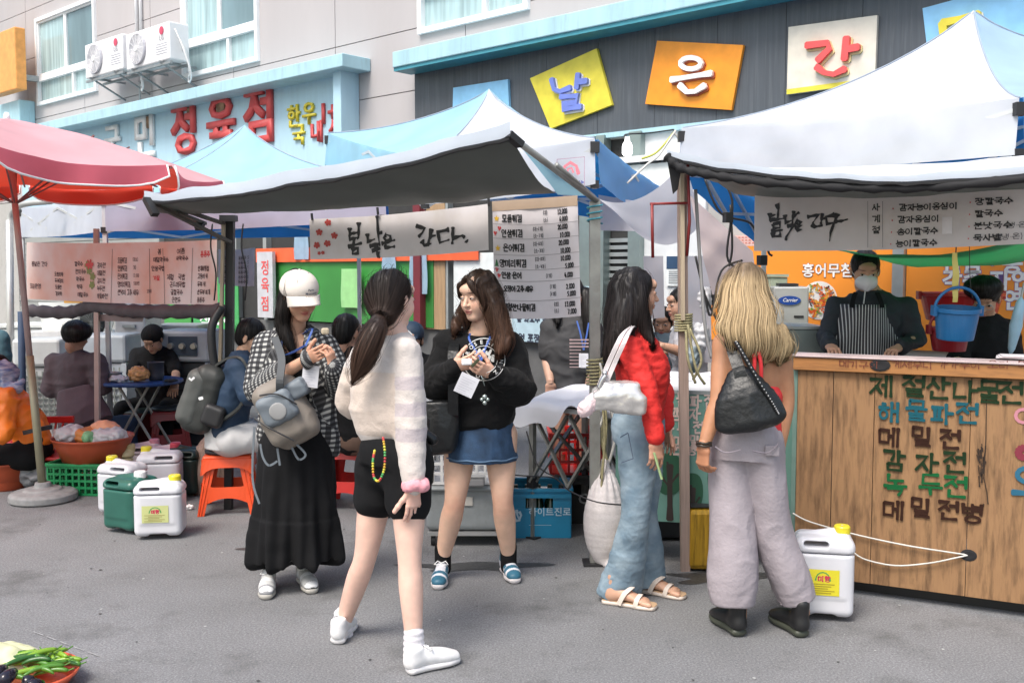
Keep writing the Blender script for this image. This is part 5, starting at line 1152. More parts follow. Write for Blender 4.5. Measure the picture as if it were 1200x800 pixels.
# ---- plastic stools
def stool(label, px, py, ztop, m, rz=0, w_=.30, cushion=None):
 g_ = G(px, py); t = thing('plastic_stool', label, 'stool', (g_.x, g_.y, 0), rz, 'plastic stools'); H_ = ztop; a = w_/2; b = w_/2*1.22
 pr = [(rbox((0, 0, H_-.018), (a, a, .02), .02), .01)]
 solid('seat', [(rbox((0, 0, H_-.015), (a, a, .016), .015), .006), (rbox((0, 0, H_+.01), (a*.8, a*.8, .012), .01), .004, 'sub')], m, t, .006)
 for sx in (-1, 1):
  for sy in (-1, 1):
   q = MB(); T_ = Vector((sx*(a-.02), sy*(a-.02), H_-.02)); B_ = Vector((sx*b, sy*b, 0))
   for ex, ey in ((1, 0), (0, 1)):
    dx = Vector((-sx*ex, -sy*ey, 0)); wt, wb = .07, .045; nn = Vector((-sx*ey, -sy*ex, 0))*.006
    q.quadbox(B_, B_+dx*wb, T_+dx*wt, T_, nn)
   for o in (.25, .75): q.bar(B_+Vector((-sx*.03*o, 0, 0))+Vector((0, sy*.003, 0)), T_+Vector((-sx*.06*o, sy*.003, 0)), .007)
   q.build('leg', m, t, bevel=.003)
 zb_ = H_*.38
 for i in range(4):
  ang = i*pi/2; M_ = Matrix.Rotation(ang, 3, 'Z'); f = a+(b-a)*(1-zb_/H_); q = MB(); vs = []
  for j in range(11):
   u = j/10*2-1; up = .05*(u*u); z0_, z1_ = zb_-.035-.045*u*u, zb_+.035+.03*u**6
   for zz in (z0_, z1_): vs.append(M_ @ Vector((u*(f-.03), -(f-.012)-(.01 if zz == z0_ else 0), zz)))
  vs2 = [v+M_ @ Vector((0, .006, 0)) for v in vs]; n_ = len(vs); fs = [(2*j, 2*j+2, 2*j+3, 2*j+1) for j in range(10)]+[(n_+2*j+1, n_+2*j+3, n_+2*j+2, n_+2*j) for j in range(10)]+[(2*j+1, 2*j+3, n_+2*j+3, n_+2*j+1) for j in range(10)]
  q.add(vs+vs2, fs); q.build('rail', m, t)
  q = MB(); vs = []
  for j in range(11):
   u = j/10*2-1; zz0 = H_-.075-.05*u**4
   for zz in (zz0, H_-.02): vs.append(M_ @ Vector((u*(a+.004), -(a+.002)-(.012 if zz == zz0 else 0), zz)))
  q.add(vs, [(2*j, 2*j+2, 2*j+3, 2*j+1) for j in range(10)]); q.build('apron', m, t, solid=.005)
 if cushion:
  q = MB(); q.lathe((0, 0, H_+.001), [(0, .03), (a*.9, .03), (a*1.02, .018), (a*1.0, 0), (0, 0)], 30); q.build('cushion', cushion, t, smooth=True)
 return t
M_SO = mat('orange_plastic', (.78, .085, .02), .35, var=.03); M_SR = mat('red_plastic', (.55, .02, .018), .35, var=.03)
M_CU = mat('black_cushion', (.02, .02, .022), .45)
stool('bright orange plastic stool under the man with the dark backpack', 270, 596, .385, M_SO, R(10), .31, M_CU)
stool('red plastic stool between the plaid shirt and the pony tail woman', 412, 592, .42, M_SR, R(-8), .30, M_CU)
stool('red plastic stool under the woman in the orange jacket', 30, 566, .34, M_SR, R(5), .3)
stool('low red stool beside the blue round table', 200, 530, .38, mat('dark_red_plastic', (.20, .01, .012), .4), R(20), .3, M_CU)
# red chair back
g_ = G(70, 560); t = thing('plastic_chair', 'red plastic chair with slotted back behind the rust tub', 'chair', (g_.x, g_.y, 0))
cb = P(68, 500, g_.y); z0 = cb.z
q = MB(t.location)
for x in (-.075, -.025, .03, .075): q.bar((g_.x+x-.02, g_.y, z0-.12), (g_.x+x, g_.y+.03, z0+.04), .022, .01)
q.bar((g_.x-.13, g_.y+.03, z0+.05), (g_.x+.11, g_.y+.03, z0+.055), .03, .05); q.bar((g_.x-.14, g_.y, z0-.14), (g_.x+.12, g_.y, z0-.14), .03, .04); q.build('backrest', M_SR, t, bevel=.008)
q = MB(t.location); q.box((g_.x, g_.y-.18, z0-.18), (.36, .38, .025)); q.build('seat', M_SR, t, bevel=.01)
for sx in (-1, 1):
 for sy in (0, 1): q = MB(t.location); q.bar((g_.x+sx*.16, g_.y-sy*.36, 0), (g_.x+sx*.15, g_.y-.02-sy*.32, z0-.19), .035); q.build('leg', M_SR, t)
# ---- crates
def crate(name, label, c, size, m, rz=0, rows=4, cols=7, group=None, solid_front=False):
 w_, d, h = size; t = thing(name, label, 'crate', c, rz, group); T = .012
 def side(L, M_, off):
  q = MB(); zs = np.linspace(.01, h-.02, rows+1)
  for z in zs: q.add([M_ @ Vector(v)+M_ @ Vector((0, off, 0)) for v in [(-L/2, -T/2, z-.008), (L/2, -T/2, z-.008), (-L/2, T/2, z-.008), (L/2, T/2, z-.008), (-L/2, -T/2, z+.008), (L/2, -T/2, z+.008), (-L/2, T/2, z+.008), (L/2, T/2, z+.008)]], [(0, 2, 3, 1), (4, 5, 7, 6), (0, 1, 5, 4), (2, 6, 7, 3), (0, 4, 6, 2), (1, 3, 7, 5)])
  for x in np.linspace(-L/2, L/2, cols+1):
   q.add([M_ @ (Vector(v)+Vector((0, off, 0))) for v in [(x-.007, -T/2-.001, .003), (x+.007, -T/2-.001, .003), (x-.007, T/2+.001, .003), (x+.007, T/2+.001, .003), (x-.007, -T/2-.001, h-.004), (x+.007, -T/2-.001, h-.004), (x-.007, T/2+.001, h-.004), (x+.007, T/2+.001, h-.004)]], [(0, 2, 3, 1), (4, 5, 7, 6), (0, 1, 5, 4), (2, 6, 7, 3), (0, 4, 6, 2), (1, 3, 7, 5)])
  q.build('side_lattice', m, t)
 if not solid_front:
  for i, L, o in ((0, w_, -d/2), (1, d, -w_/2), (2, w_, -d/2), (3, d, -w_/2)): side(L-.003*i, Matrix.Rotation(i*pi/2, 3, 'Z'), o)
 else:
  for i, L, o in ((0, w_, d/2), (1, d, w_/2), (2, w_, d/2), (3, d, w_/2)):
   M_ = Matrix.Rotation(i*pi/2, 3, 'Z'); q = MB()
   for (x0, x1, z0_, z1_) in ((-L/2, L/2, 0, h*.62), (-L/2, -L*.22, h*.62, h*.85), (L*.22, L/2, h*.62, h*.85), (-L/2, L/2, h*.85, h)): q.box(M_ @ Vector(((x0+x1)/2, -o, (z0_+z1_)/2)), (x1-x0-.001*i, T, z1_-z0_-.0008), M=M_)
   q.build('side_wall', m, t)
  for i, L, o in ((0, w_, d/2), (2, w_, d/2)):
   q = MB(); q.box(Matrix.Rotation(i*pi/2, 3, 'Z') @ Vector((0, -o-.012, h*.88)), (L, .012, h*.08)); q.build('rib', m, t)
 q = MB()
 for i, (L, o) in enumerate(((w_, d/2), (d, w_/2), (w_, d/2), (d, w_/2))):
  q.box(Matrix.Rotation(i*pi/2, 3, 'Z') @ Vector((0, -o-.004, h-.002)), (L+.02-.002*i, .026, .02+.001*i), M=Matrix.Rotation(i*pi/2, 3, 'Z'))
 q.build('rim', m, t, bevel=.003)
 q = MB(); q.box((0, 0, .008), (w_-.02, d-.02, .01)); q.build('base', m, t); return t
M_GC = mat('green_crate', (.015, .24, .08), .4, var=.05)
g_ = G(92, 581); crate('plastic_crate', 'green lattice plastic crate under the rust coloured tub', (g_.x, g_.y+.18, 0), (.42, .34, .22), M_GC, R(-6), 4, 9)
tub_z = .225
def tubm(name, label, c, r_, h, m, cat='tub', rimr=.012, taper=.78):
 t = thing(name, label, cat, c); q = MB()
 q.lathe((0, 0, 0), [(0, .004), (r_*taper, .004), (r_*taper+.005, .012), (r_*.95, h*.75), (r_, h-.01), (r_+rimr, h), (r_+rimr, h-.012), (r_+.003, h-.02), (r_*.96, h*.75-.01), (r_*taper, -.0), (0, 0)], 44)
 q.v = [v for v in q.v]; q.build('shell', m, t, smooth=True); return t
M_RUST = mat('rust_plastic', (.40, .07, .025), .4, var=.05)
tb = tubm('round_tub', 'rust coloured round tub full of plastic bags on the green crate', (g_.x+.03, g_.y+.2, tub_z), .27, .17, M_RUST)
M_BAGW = mat('white_film', (.66, .66, .68), .3, var=.05, trl=.25); M_BAGO = mat('orange_film', (.75, .28, .08), .35, trl=.2); M_BAGG = mat('green_film', (.25, .55, .28), .35, trl=.2)
def crumple(a=.02, f=18): return lambda v, n: a*np.abs(vnoise(v, f))*1.2-a*.5+a*.5*vnoise(v, f*2.3)
def bag(name, label, c, r_, m, org=None, a=.025, f=16, cat='bag', extra=None, kids=(), h=.009):
 c = Vector(c); t = thing(name, label, cat, c); pr = [(ell(c, r_), .02)]+[(e, .02) for e in (extra or [])]
 solid('film', pr, m, t, h=h, org=c, disp=crumple(a, f), it=0); return t
tx, ty = g_.x+.03, g_.y+.2
bag('plastic_bag', 'white crumpled plastic bag at the left of the rust tub', (tx-.14, ty-.05, tub_z+.19), (.11, .12, .07), M_BAGW)
bag('plastic_bag', 'orange and clear bag in the middle of the rust tub', (tx-.03, ty-.05, tub_z+.18), (.08, .12, .065), M_BAGO)
bag('plastic_bag', 'grey white striped plastic bag at the right of the rust tub', (tx+.12, ty-.05, tub_z+.18), (.15, .13, .065), M_BAGW)
bag('plastic_bag', 'green striped thin bag leaning in the rust tub', (tx+.03, ty-.13, tub_z+.18), (.05, .06, .05), M_BAGG, a=.015)
bag('plastic_bag', 'peach coloured wrapped bundle topmost in the rust tub', (tx+.08, ty+.02, tub_z+.235), (.10, .08, .045), mat('peach_film', (.75, .35, .2), .5), a=.012)
g2 = G(-6, 577); tubm('round_tub', 'rust coloured tub cut off by the left picture edge', (g2.x, g2.y+.15, 0), .17, .20, M_RUST)
g2 = G(36, 574); bag('plastic_bag', 'grey translucent crumpled plastic bag beside the parasol base', (g2.x, g2.y+.1, .09), (.17, .12, .10), mat('grey_film', (.30, .30, .31), .25, var=.15, trl=.2), a=.05, f=12)
g2 = G(55, 571); t = tubm('food_container', 'small white container with red lid behind the parasol pole', (g2.x, g2.y+.12, 0), .085, .12, mat('white_cap', (.7, .7, .7)), 'container', .004, .9)
q = MB(); q.lathe((0, 0, .12), [(0, .05), (.07, .05), (.09, .03), (.095, 0), (.09, -.005), (0, -.003)], 24); q.build('lid', mat('red_lid', (.5, .03, .03), .3), t, smooth=True)
# brown mesh sack
g2 = G(243, 582); c = Vector((g2.x, g2.y+.12, 0)); t = thing('mesh_sack', 'pinkish brown woven sack slumped behind the orange stool', 'sack', c)
M_SK = mat('woven_sack', (.36, .25, .20), .8, var=.1, vscale=60, dirt=(.12, .08, .05), dscale=9, damt=.7, stretch=(6, 6, 1))
solid('sack', [(chain([(c.x-.02, c.y, .05), (c.x-.02, c.y, .16), (c.x+.03, c.y, .32), (c.x+.07, c.y, .46)], [(.13, .10), (.15, .12), (.12, .1), (.05, .05)]), .02)], M_SK, t, .008, org=c, disp=lambda v, n: .010*vnoise(v*np.array([3, 3, .5]), 12))
bag('paper_scrap', 'white crumpled tissue lying on the road left of the orange stool', G(222, 597)+Vector((0, 0, .018)), (.035, .02, .018), M_WH, a=.012, f=40, cat='litter', h=.004)
# ---- blue round table with pots, air coolers, red tubs
c = P(165, 446, 8.3); t = thing('round_table', 'low round blue table with folding legs at the back of the left stall', 'table', (c.x, c.y, 0))
q = MB(); q.lathe((0, 0, c.z-.02), [(0, 0), (.33, 0), (.34, .01), (.34, .025), (.33, .03), (0, .03)], 40); q.build('tabletop', mat('blue_laminate', (.02, .06, .20), .3), t)
for sx in (-1, 1):
 for sy in (-1, 1): q = MB(); q.tube([(sx*.24, sy*.16, 0), (-sx*.12, sy*.16, c.z-.03)], .012, 7); q.build('leg', M_POLE, t)
zt_ = c.z+.012
def potm(name, label, px, d, r_, h, m, cat='pot', rim=.005):
 p = P(px, 446, d); t_ = thing(name, label, cat, (p.x, p.y, zt_)); q = MB(); q.lathe((0, 0, 0), [(0, 0), (r_*.85, 0), (r_, h*.3), (r_, h), (r_+rim, h), (r_-.004, h-.004), (r_-.01, .02), (0, .02)], 26); q.build('shell', m, t_, smooth=True); return t_
potm('metal_bowl', 'steel bowl on the left of the blue table', 133, 8.2, .07, .07, M_STEEL, 'bowl')
potm('dark_bucket', 'dark grey bucket behind the dough on the blue table', 183, 8.25, .065, .15, mat('dark_grey_plastic', (.05, .055, .07), .4), 'bucket')
p = P(163, 442, 8.15); bag('food_bag', 'clear bag of orange kimchi held on the blue table', (p.x, p.y, zt_+.06), (.09, .07, .065), mat('kimchi', (.50, .26, .10), .3, var=.3, vscale=30), a=.015, f=30)
p = P(140, 442, 8.1); bag('plastic_bag', 'small grey white plastic bag at the left of the blue table', (p.x, p.y, zt_+.025), (.08, .06, .025), M_BAGW, a=.02, f=30)
p = P(200, 440, 8.1); bag('cloth_scrap', 'small dark tray cloth at the right edge of the blue table', (p.x, p.y, zt_+.012), (.06, .05, .012), M_BLACKCLOTH, a=.006, f=30, cat='cloth')
def cooler(label, c, w_, h, d, rz, body, knobs, lat):
 t = thing('air_cooler', label, 'air cooler', c, rz); q = MB(); lbox(q, -w_/2, w_/2, 0, d, 0, h*.72); q.build('cabinet', mat('dark_cabinet', (.03, .035, .04), .5) if knobs else body, t, bevel=.02)
 q = MB(); lbox(q, -w_/2-.02, w_/2+.02, -.03, d, h*.725, h); q.build('head', body, t, bevel=.03)
 q = MB(); lbox(q, -w_/2-.015, -w_/2+.03, -.02, .0, 0.1, h*.72); lbox(q, w_/2-.03, w_/2+.015, -.02, .0, .1, h*.72); q.build('side_trim', body, t)
 if knobs:
  q = MB(); lbox(q, -w_*.3, w_*.3, -.04, -.031, h*.78, h*.95); q.build('control_panel', mat('panel_navy', (.04, .06, .09), .3), t, bevel=.004)
  for x in (-.11, 0, .11): q = MB(); q.lathe((x, -.04, h*.865), [(0, .03), (.025, .03), (.03, 0)], 14, Matrix.Rotation(R(90), 3, 'X')); q.build('knob', mat('knob_silver', (.5, .5, .45), .3, .6), t)
 for k_ in range(lat):
  q = MB(); z = .12+k_*(h*.55)/lat; lbox(q, -w_/2+.04, w_/2-.04, -.018, -.003, z, z+.012)
  q.build('louvre', mat('louvre_dark', (.015, .015, .018), .5) if knobs else mat('louvre_grey', (.18, .20, .19), .5), t)
 if not knobs:
  q = MB()
  for x in np.linspace(-w_/2+.05, w_/2-.05, 7): lbox(q, x-.006, x+.006, -.021, -.019, .12, h*.68)
  q.build('grille_bars', mat('louvre_grey', (.18, .2, .19)), t)
 return t
M_CG = mat('cooler_grey', (.36, .40, .44), .4)
c = P(218, 480, 9.0); cooler('dark fronted air cooler with three knobs behind the seated man in black', (c.x, c.y, 0), .46, 1.05, .35, R(-8), M_CG, True, 9)
c = P(58, 480, 9.3); cooler('pale grey air cooler with lattice front at the left stall', (c.x-.1, c.y, 0), .40, .95, .4, R(5), mat('cooler_pale', (.50, .52, .52), .5), False, 10)
c = P(108, 480, 9.5); cooler('grey air cooler behind the woman in the dark apron', (c.x+.12, c.y, 0), .42, .98, .4, R(0), M_CG, False, 8)
# shelf boxes and fan
c = P(88, 388, 10.6); t = thing('display_case', 'white display box with angled glass at the back of the left stall', 'case', (c.x, c.y, 0)); q = MB(); lbox(q, -.5, .4, 0, .4, 0, c.z); q.build('cabinet', mat('case_white', (.6, .6, .6), .5), t, bevel=.01)
q = MB(); q.quadbox((-.35, -.0, c.z), (.38, 0, c.z), (.38, .25, c.z+.3), (-.5, .25, c.z+.3), (0, .02, 0)); q.build('glass_panel', mat('case_glass', (.42, .44, .42), .2), t); q = MB(); lbox(q, -.1, .3, -.02, .1, c.z+.3, c.z+.34); q.build('orange_trim', mat('trim_orange', (.6, .3, .05)), t)
c = P(108, 378, 10.0); t = thing('electric_fan', 'dark round electric fan beside the grey cooler', 'fan', c); q = MB(); Mx = Matrix.Rotation(R(90), 3, 'X')
q.lathe((0, 0, 0), [(0, .02), (.15, .02), (.17, 0), (.15, -.05), (0, -.07)], 28, Mx, .75, 1); q.build('guard', mat('fan_dark', (.03, .035, .035), .5), t, smooth=True)
q = MB()
for a in np.linspace(0, pi, 10): q.tube([(.12*cos(a), -.025, .16*sin(a)), (-.12*cos(a), -.025, -.16*sin(a))], .003, 4)
q.build('guard_wire', mat('fan_wire', (.10, .11, .11)), t); q = MB(); q.tube([(0, .02, -.15), (0, .02, -1.0)], .02, 8); q.build('stand', M_BLK, t)
for k_, (px_, py_, w_, h_, dz, m_) in enumerate(((152, 385, .32, 1.25, 10.3, mat('case_white', (.6, .6, .6))), (28, 385, .6, 1.0, 11, mat('freezer_white', (.62, .64, .62), .4)), (205, 390, .5, 1.0, 10.8, mat('steel_grey', (.35, .37, .38), .4, .3)))):
 c = P(px_, py_, dz); t = thing('storage_cabinet', ('narrow white cabinet behind the man in the black cap', 'white freezer chest behind the left edge pole', 'grey steel cabinet below the green poster')[k_], 'cabinet', (c.x, c.y, 0))
 q = MB(); lbox(q, -w_/2, w_/2, 0, .5, 0, h_-.05); q.build('body', m_, t, bevel=.02); q = MB(); lbox(q, -w_/2-.005, w_/2+.005, -.02, .5, h_-.045, h_); q.build('lid', m_, t, bevel=.01); q = MB(); lbox(q, -w_*.2, w_*.2, -.035, 0, h_-.25, h_-.22); q.build('handle', M_STEEL, t)
for k_, (px_, py_, r_) in enumerate(((167, 525, .21), (205, 520, .21), (178, 505, .19))):
 g_ = G(px_, py_); t = tubm('kimchi_tub', ('dark red plastic tub with black lid behind the jerrycans', 'dark red tub with black lid beside the dark backpack', 'dark red tub under the blue table')[k_], (g_.x, g_.y+.2*k_, 0), r_, .34, mat('wine_plastic', (.10, .012, .012), .35), 'tub', .015, .82)
 q = MB(); q.lathe((0, 0, .335), [(0, .03), (r_*.8, .03), (r_*1.03, .018), (r_*1.05, 0), (0, 0)], 32); q.build('lid', mat('dark_lid', (.012, .02, .018), .3), t, smooth=True)
# ---- grey cart and slotted crates behind the woman in black
g_ = G(548, 640); t = thing('wheeled_cart', 'low grey plastic cart with casters behind the woman in the black sweatshirt', 'cart', (g_.x, g_.y, 0)); M_GP = mat('grey_plastic', (.24, .26, .27), .5, var=.06, dirt=(.12, .12, .11), dscale=5)
solid('body', [(rbox((0, .22, .21), (.24, .22, .12), .03), .01), (rbox((0, .22, .335), (.26, .24, .012), .01), .01)], M_GP, t, .008)
q = MB(); lbox(q, -.23, .23, -.01, .42, .065, .085); q.build('base_frame', mat('frame_grey', (.4, .4, .4), .5, .5), t)
for sx in (-1, 1):
 for y in (.03, .38): q = MB(); q.lathe((sx*.2-.012, y, .032), [(0, 0), (.03, 0), (.03, .024), (0, .024)], 16, Matrix.Rotation(R(90), 3, 'Y')); q.build('caster', M_BLK, t)
q = MB(); lbox(q, -.03, .03, -.008, -.001, .24, .29); q.build('sticker', mat('sticker', (.45, .43, .4)), t)
crate('plastic_crate', 'white slotted plastic crate on top of the grey cart', (g_.x-.0, g_.y+.22, .35), (.5, .36, .2), mat('white_crate', (.62, .62, .62), .5), 0, 3, 10)
q = thing('storage_box', 'small grey box between the legs of the woman in the denim skirt', 'box', (g_.x+.03, g_.y-.03, .36)); b_ = MB(); lbox(b_, -.07, .07, -.03, .03, .0, .05); b_.build('shell', mat('box_grey', (.22, .22, .23)), q, bevel=.01); b_ = MB(); lbox(b_, -.072, .072, -.032, .032, .052, .06); b_.build('lid', mat('box_grey2', (.3, .3, .3)), q)
t = thing('plastic_board', 'tilted white plastic table top with black screw dots behind the black sweatshirt', 'table top', P(545, 470, 5.9))
cc = P(548, 478, 5.9); M_ = Matrix.Rotation(R(14), 3, 'Y'); solid('panel', [(rbox(cc, (.29, .012, .21), .012, M_), .01)], mat('white_panel', (.72, .73, .76), .35), t, .007, org=t.location)
for x, y in ((497, 457), (607, 499), (520, 500)): q = MB(t.location); q.lathe(P(x, y, 5.88), [(0, .006), (.010, .006), (.012, 0)], 10, Matrix.Rotation(R(90), 3, 'X')); q.build('screw_cap', M_BLK, t)
# blue bottle crate
g_ = G(632, 631); M_BC = mat('blue_crate', (.015, .22, .40), .4, var=.05)
t = crate('bottle_crate', 'blue bottle crate with white Korean print holding green bottles', (g_.x, g_.y+.17, 0), (.37, .30, .29), M_BC, 0, solid_front=True)
font_text('lettering', '하이트진로', plane_map((-.065, -.157, .14), (1, 0, 0), (0, 0, -1), (0, -1, 0)), 0, 0, .055, mat('crate_print', (.5, .65, .75), .5), t, bold=.012)
k = Ink(plane_map((-.13, -.157, .13), (1, 0, 0), (0, 0, -1), (0, -1, 0)))
for a, b, c_ in (((-.02, -.03), (-.012, .02), (.01, .02)), ((-.005, -.04), (.0, -.01), (.008, .01)), ((.012, -.03), (.022, -.01), (.01, .022)), ((-.02, .005), (-.005, .025), (.015, .02))): k.stroke([a, b, c_], .010, brush=.4)
k.stroke([(.07, .05), (.20, .05)], .002); k.build('emblem', mat('crate_print', (.5, .65, .75)), t)
gp = None
for ix in range(5):
 for iy in range(4):
  x, y = g_.x-.14+ix*.07, g_.y+.07+iy*.065
  if gp is None:
   gp = thing('glass_bottle', 'green glass bottle standing in the blue crate', 'bottle', (x, y, .015), 0, 'green bottles in the blue crate'); q = MB()
   q.lathe((0, 0, 0), [(0, 0), (.029, 0), (.031, .01), (.031, .14), (.02, .18), (.013, .21), (.013, .245), (0, .245)], 14); q.build('glass', mat('bottle_glass', (.008, .03, .015), .08, spec=.8), gp, smooth=True)
   q = MB(); q.lathe((0, 0, .24), [(0, .012), (.014, .012), (.015, 0), (0, 0)], 12); q.build('cap', mat('cap_dark', (.08, .1, .08), .3, .5), gp)
   cap0 = gp
  else:
   c2 = copy_tree(cap0); c2.location = (x, y, .015+.008*((ix*3+iy) % 3))
# black and red crates under the folding table
g_ = G(705, 618); t = crate('bottle_crate', 'black crate with partly hidden white letters under the folding table', (g_.x-.1, g_.y+.25, 0), (.34, .3, .3), M_BLK, 0, solid_front=True)
font_text('lettering', 'Ca', plane_map((-.04, -.157, .13), (1, 0, 0), (0, 0, -1), (0, -1, 0)), 0, 0, .09, mat('grey_print', (.35, .35, .35)), t, bold=.02)
crate('plastic_crate', 'red plastic crate stacked on the black crate under the table', (g_.x-.14, g_.y+.28, .30), (.34, .3, .26), M_SR, 0, 3, 6)
# ---- folding tables with white cloth
def fold_table(label, px0, px1, yF, dF, dep, zt_, drop=.05, legs=((0, 0), (1, 0), (0, 1), (1, 1)), cl_label='', rise=0):
 a = P(px0, yF, dF[0]); b = P(px1, yF, dF[1]); a.z = b.z = zt_; e = (b-a); e.z = 0; L = e.length; e.normalize(); n_ = Vector((-e.y, e.x, 0)); ang = math.atan2(e.y, e.x)
 t = thing('folding_table', label, 'table', (a.x, a.y, 0), ang); q = MB(); lbox(q, 0.01, L-.01, 0.01, dep-.01, zt_-.03, zt_-.004); q.build('tabletop', mat('table_grey', (.4, .4, .4), .5), t)
 for sx, sy in legs:
  x, y = .09+sx*(L-.18)*.98, .06+sy*(dep-.12); q = MB(); q.bar((x, y, 0.01), (x, y, zt_-.03), .032); q.build('leg', M_POLE, t); q = MB(); q.box((x, y, .34), (.05, .05, .07)); q.box((x, y, .005), (.09, .07, .01)); q.build('leg_joint', M_BLK, t)
 q = MB()
 for y in (.04, dep-.08):
  for x0, x1 in ((.09, L/2), (L/2, L-.09)): q.bar((x0, y, .34), (x1, y, zt_-.05), .026, .014); q.bar((x0, y+.018, zt_-.05), (x1, y+.018, .34), .026, .014)
 for x in (.11, L-.11): q.bar((x, .06, .34), (x, dep-.06, zt_-.05), .026, .014); q.bar((x+.018, .06, zt_-.05), (x+.018, dep-.06, .34), .026, .014)
 q.build('cross_brace', M_POLE, t)
 tc_ = thing('tablecloth', cl_label, 'tablecloth', (a.x, a.y, 0), ang); q = MB(); nu, nv = 40, 26
 rn = random.Random(3)
 def f(u, v):
  y = -.08+v*(dep+.1); x = -.05+u*(L+.1); z = zt_+.004
  dr = max(0, -y)*.0; ex = max(0, -x, x-L)
  if y < 0: z -= (-y)*(.9+.8*sin(u*7)+.4*sin(u*19)); y = -.012-.02*sin(u*13)*(-y/.08)
  if ex > 0: z -= ex*1.2
  z += .006*sin(u*23+v*9)+.005*sin(v*17-u*6)+.03*rise*v
  return Vector((x, y, z))
 q.grid(f, nu, nv); q.build('cloth', mat('white_sheet', (.72, .72, .76), .6, var=.02, bump=.3, bscale=9), tc_, smooth=True); return t
fold_table('folding table with crossed metal legs beside the steel pole', 603, 722, 478, (5.85, 5.35), .62, .81, cl_label='white plastic cloth over the folding table beside the steel pole', rise=2)
fold_table('folding table behind the green painted board', 742, 940, 450, (5.75, 5.55), .55, .94, cl_label='white cloth on the table behind the green painted board')
# ---- green painted board
t = thing('painted_board', 'green painted board with brown trees and faded pink Korean dish names', 'sign board', P(728, 610, 5.28).to_2d().to_3d()); a0_ = P(722, 457, 5.32); b0_ = P(936, 452, 5.12); zT, zB = a0_.z, P(722, 609, 5.3).z
e = Vector((b0_.x-a0_.x, b0_.y-a0_.y, 0)); L = e.length; e.normalize(); nn = Vector((e.y, -e.x, 0)); M_GB = mat('sage_paint', (.11, .235, .20), .5, var=.08, vscale=4, dirt=(.12, .2, .16), dscale=6, damt=.3)
q = MB(t.location); o_ = Vector((a0_.x, a0_.y, 0)); q.quadbox(o_+Vector((0, 0, zB)), o_+e*L+Vector((0, 0, zB)), o_+e*L+Vector((0, 0, zT)), o_+Vector((0, 0, zT)), -nn*.018); q.build('board', M_GB, t)
q = MB(t.location); q.quadbox(o_-nn*-.004+Vector((0, 0, zT-.012)), o_+nn*.004+e*L+Vector((0, 0, zT-.012)), o_+nn*.004+e*L+Vector((0, 0, zT+.006)), o_+nn*.004+Vector((0, 0, zT+.006)), -nn*.03); q.build('top_edge', mat('grey_edge', (.2, .22, .22)), t)
bmp = plane_map(o_, e, (0, 0, -1), nn)
def bx(px, py):
 u = (px-600)/FPX; v = (400-py)/FPX; c, s = cos(PITCH), sin(PITCH); d = Vector((u, c+v*s, -s+v*c)); cam0 = Vector((0, 0, CAMH)); tt = (o_-cam0).dot(nn)/d.dot(nn); p = cam0+d*tt; return (p-o_).dot(e), -p.z
k = Ink(bmp, t.location);
for (s_, x, y, h) in (('해', 775, 460, .072), ('물', 793, 460, .072), ('파', 809, 462, .072), ('전', 826, 462, .07), ('감', 785, 477, .07), ('자', 808, 477, .07), ('전', 828, 478, .07), ('녹', 778, 494, .065), ('두', 794, 494, .065), ('전', 813, 494, .065), ('메', 790, 510, .06), ('밀', 809, 510, .06), ('전', 826, 512, .06), ('전', 788, 521, .055), ('병', 806, 521, .055)):
 X, Y_ = bx(x, y); k.text(s_, X, Y_, h*.95, .0085, asp=.85)
k.build('painted_lettering', mat('faded_pink_paint', (.48, .37, .34), .6), t)
k = Ink(bmp, t.location)
for cx, cy, rx, ry in ((784, 555, 16, 28), (811, 575, 13, 24), (845, 560, 16, 28)): k.poly([bx(cx+rx*cos(a), cy-ry*sin(a)*(1+.12*cos(2*a))) for a in np.linspace(0, 2*pi, 25)[:-1]])
k.build('painted_crown', mat('tree_paint', (.015, .075, .04), .5, var=.1), t)
k = Ink(bmp, t.location); k.n = 4
for cx, y0_, y1_, sc in ((785, 545, 608, 1), (812, 572, 608, .8), (846, 552, 608, 1)):
 k.stroke([bx(cx, y0_), bx(cx, y1_)], .028*sc); k.stroke([bx(cx-9*sc, y0_+14), bx(cx, y0_+26)], .01*sc); k.stroke([bx(cx+10*sc, y0_+10), bx(cx, y0_+22)], .01*sc); k.stroke([bx(cx-3*sc, y0_-4), bx(cx, y0_+8)], .008)
k.build('painted_trunk', mat('trunk_paint', (.03, .02, .018), .5), t)
for px_, w_, m_ in ((733, .05, mat('yellow_wood', (.45, .32, .06), .6, var=.15)), (806, .035, mat('dull_steel', (.25, .24, .23), .5)), (742, .06, mat('ochre_post', (.40, .30, .05), .5))):
 g_ = G(px_, {733: 672, 806: 655, 742: 690}[px_]); q = MB(t.location); q.bar((g_.x, g_.y, 0), (g_.x+(.02 if px_ == 742 else 0), o_.y-.0+(g_.x-o_.x)*e.y/e.x+.05, zB+.06), w_, w_*.6); q.build('leg', m_, t)
g_ = G(837, 672); t = thing('metal_drum', 'ochre yellow scratched metal can standing below the green board', 'can', (g_.x, g_.y+.14, 0)); q = MB(); lbox(q, -.13, .13, -.12, .12, .01, .34); q.build('body', mat('ochre_metal', (.42, .24, .02), .35, .3, var=.2, vscale=8, stretch=(6, 6, .6), dirt=(.05, .03, .01), dscale=6, damt=.8), t, bevel=.03)
q = MB(); lbox(q, -.12, .12, -.11, .11, .345, .352); q.build('lid', M_BLK, t)
q = MB(t.location)
for px_, py_ in ((752, 690), (790, 660)): pass
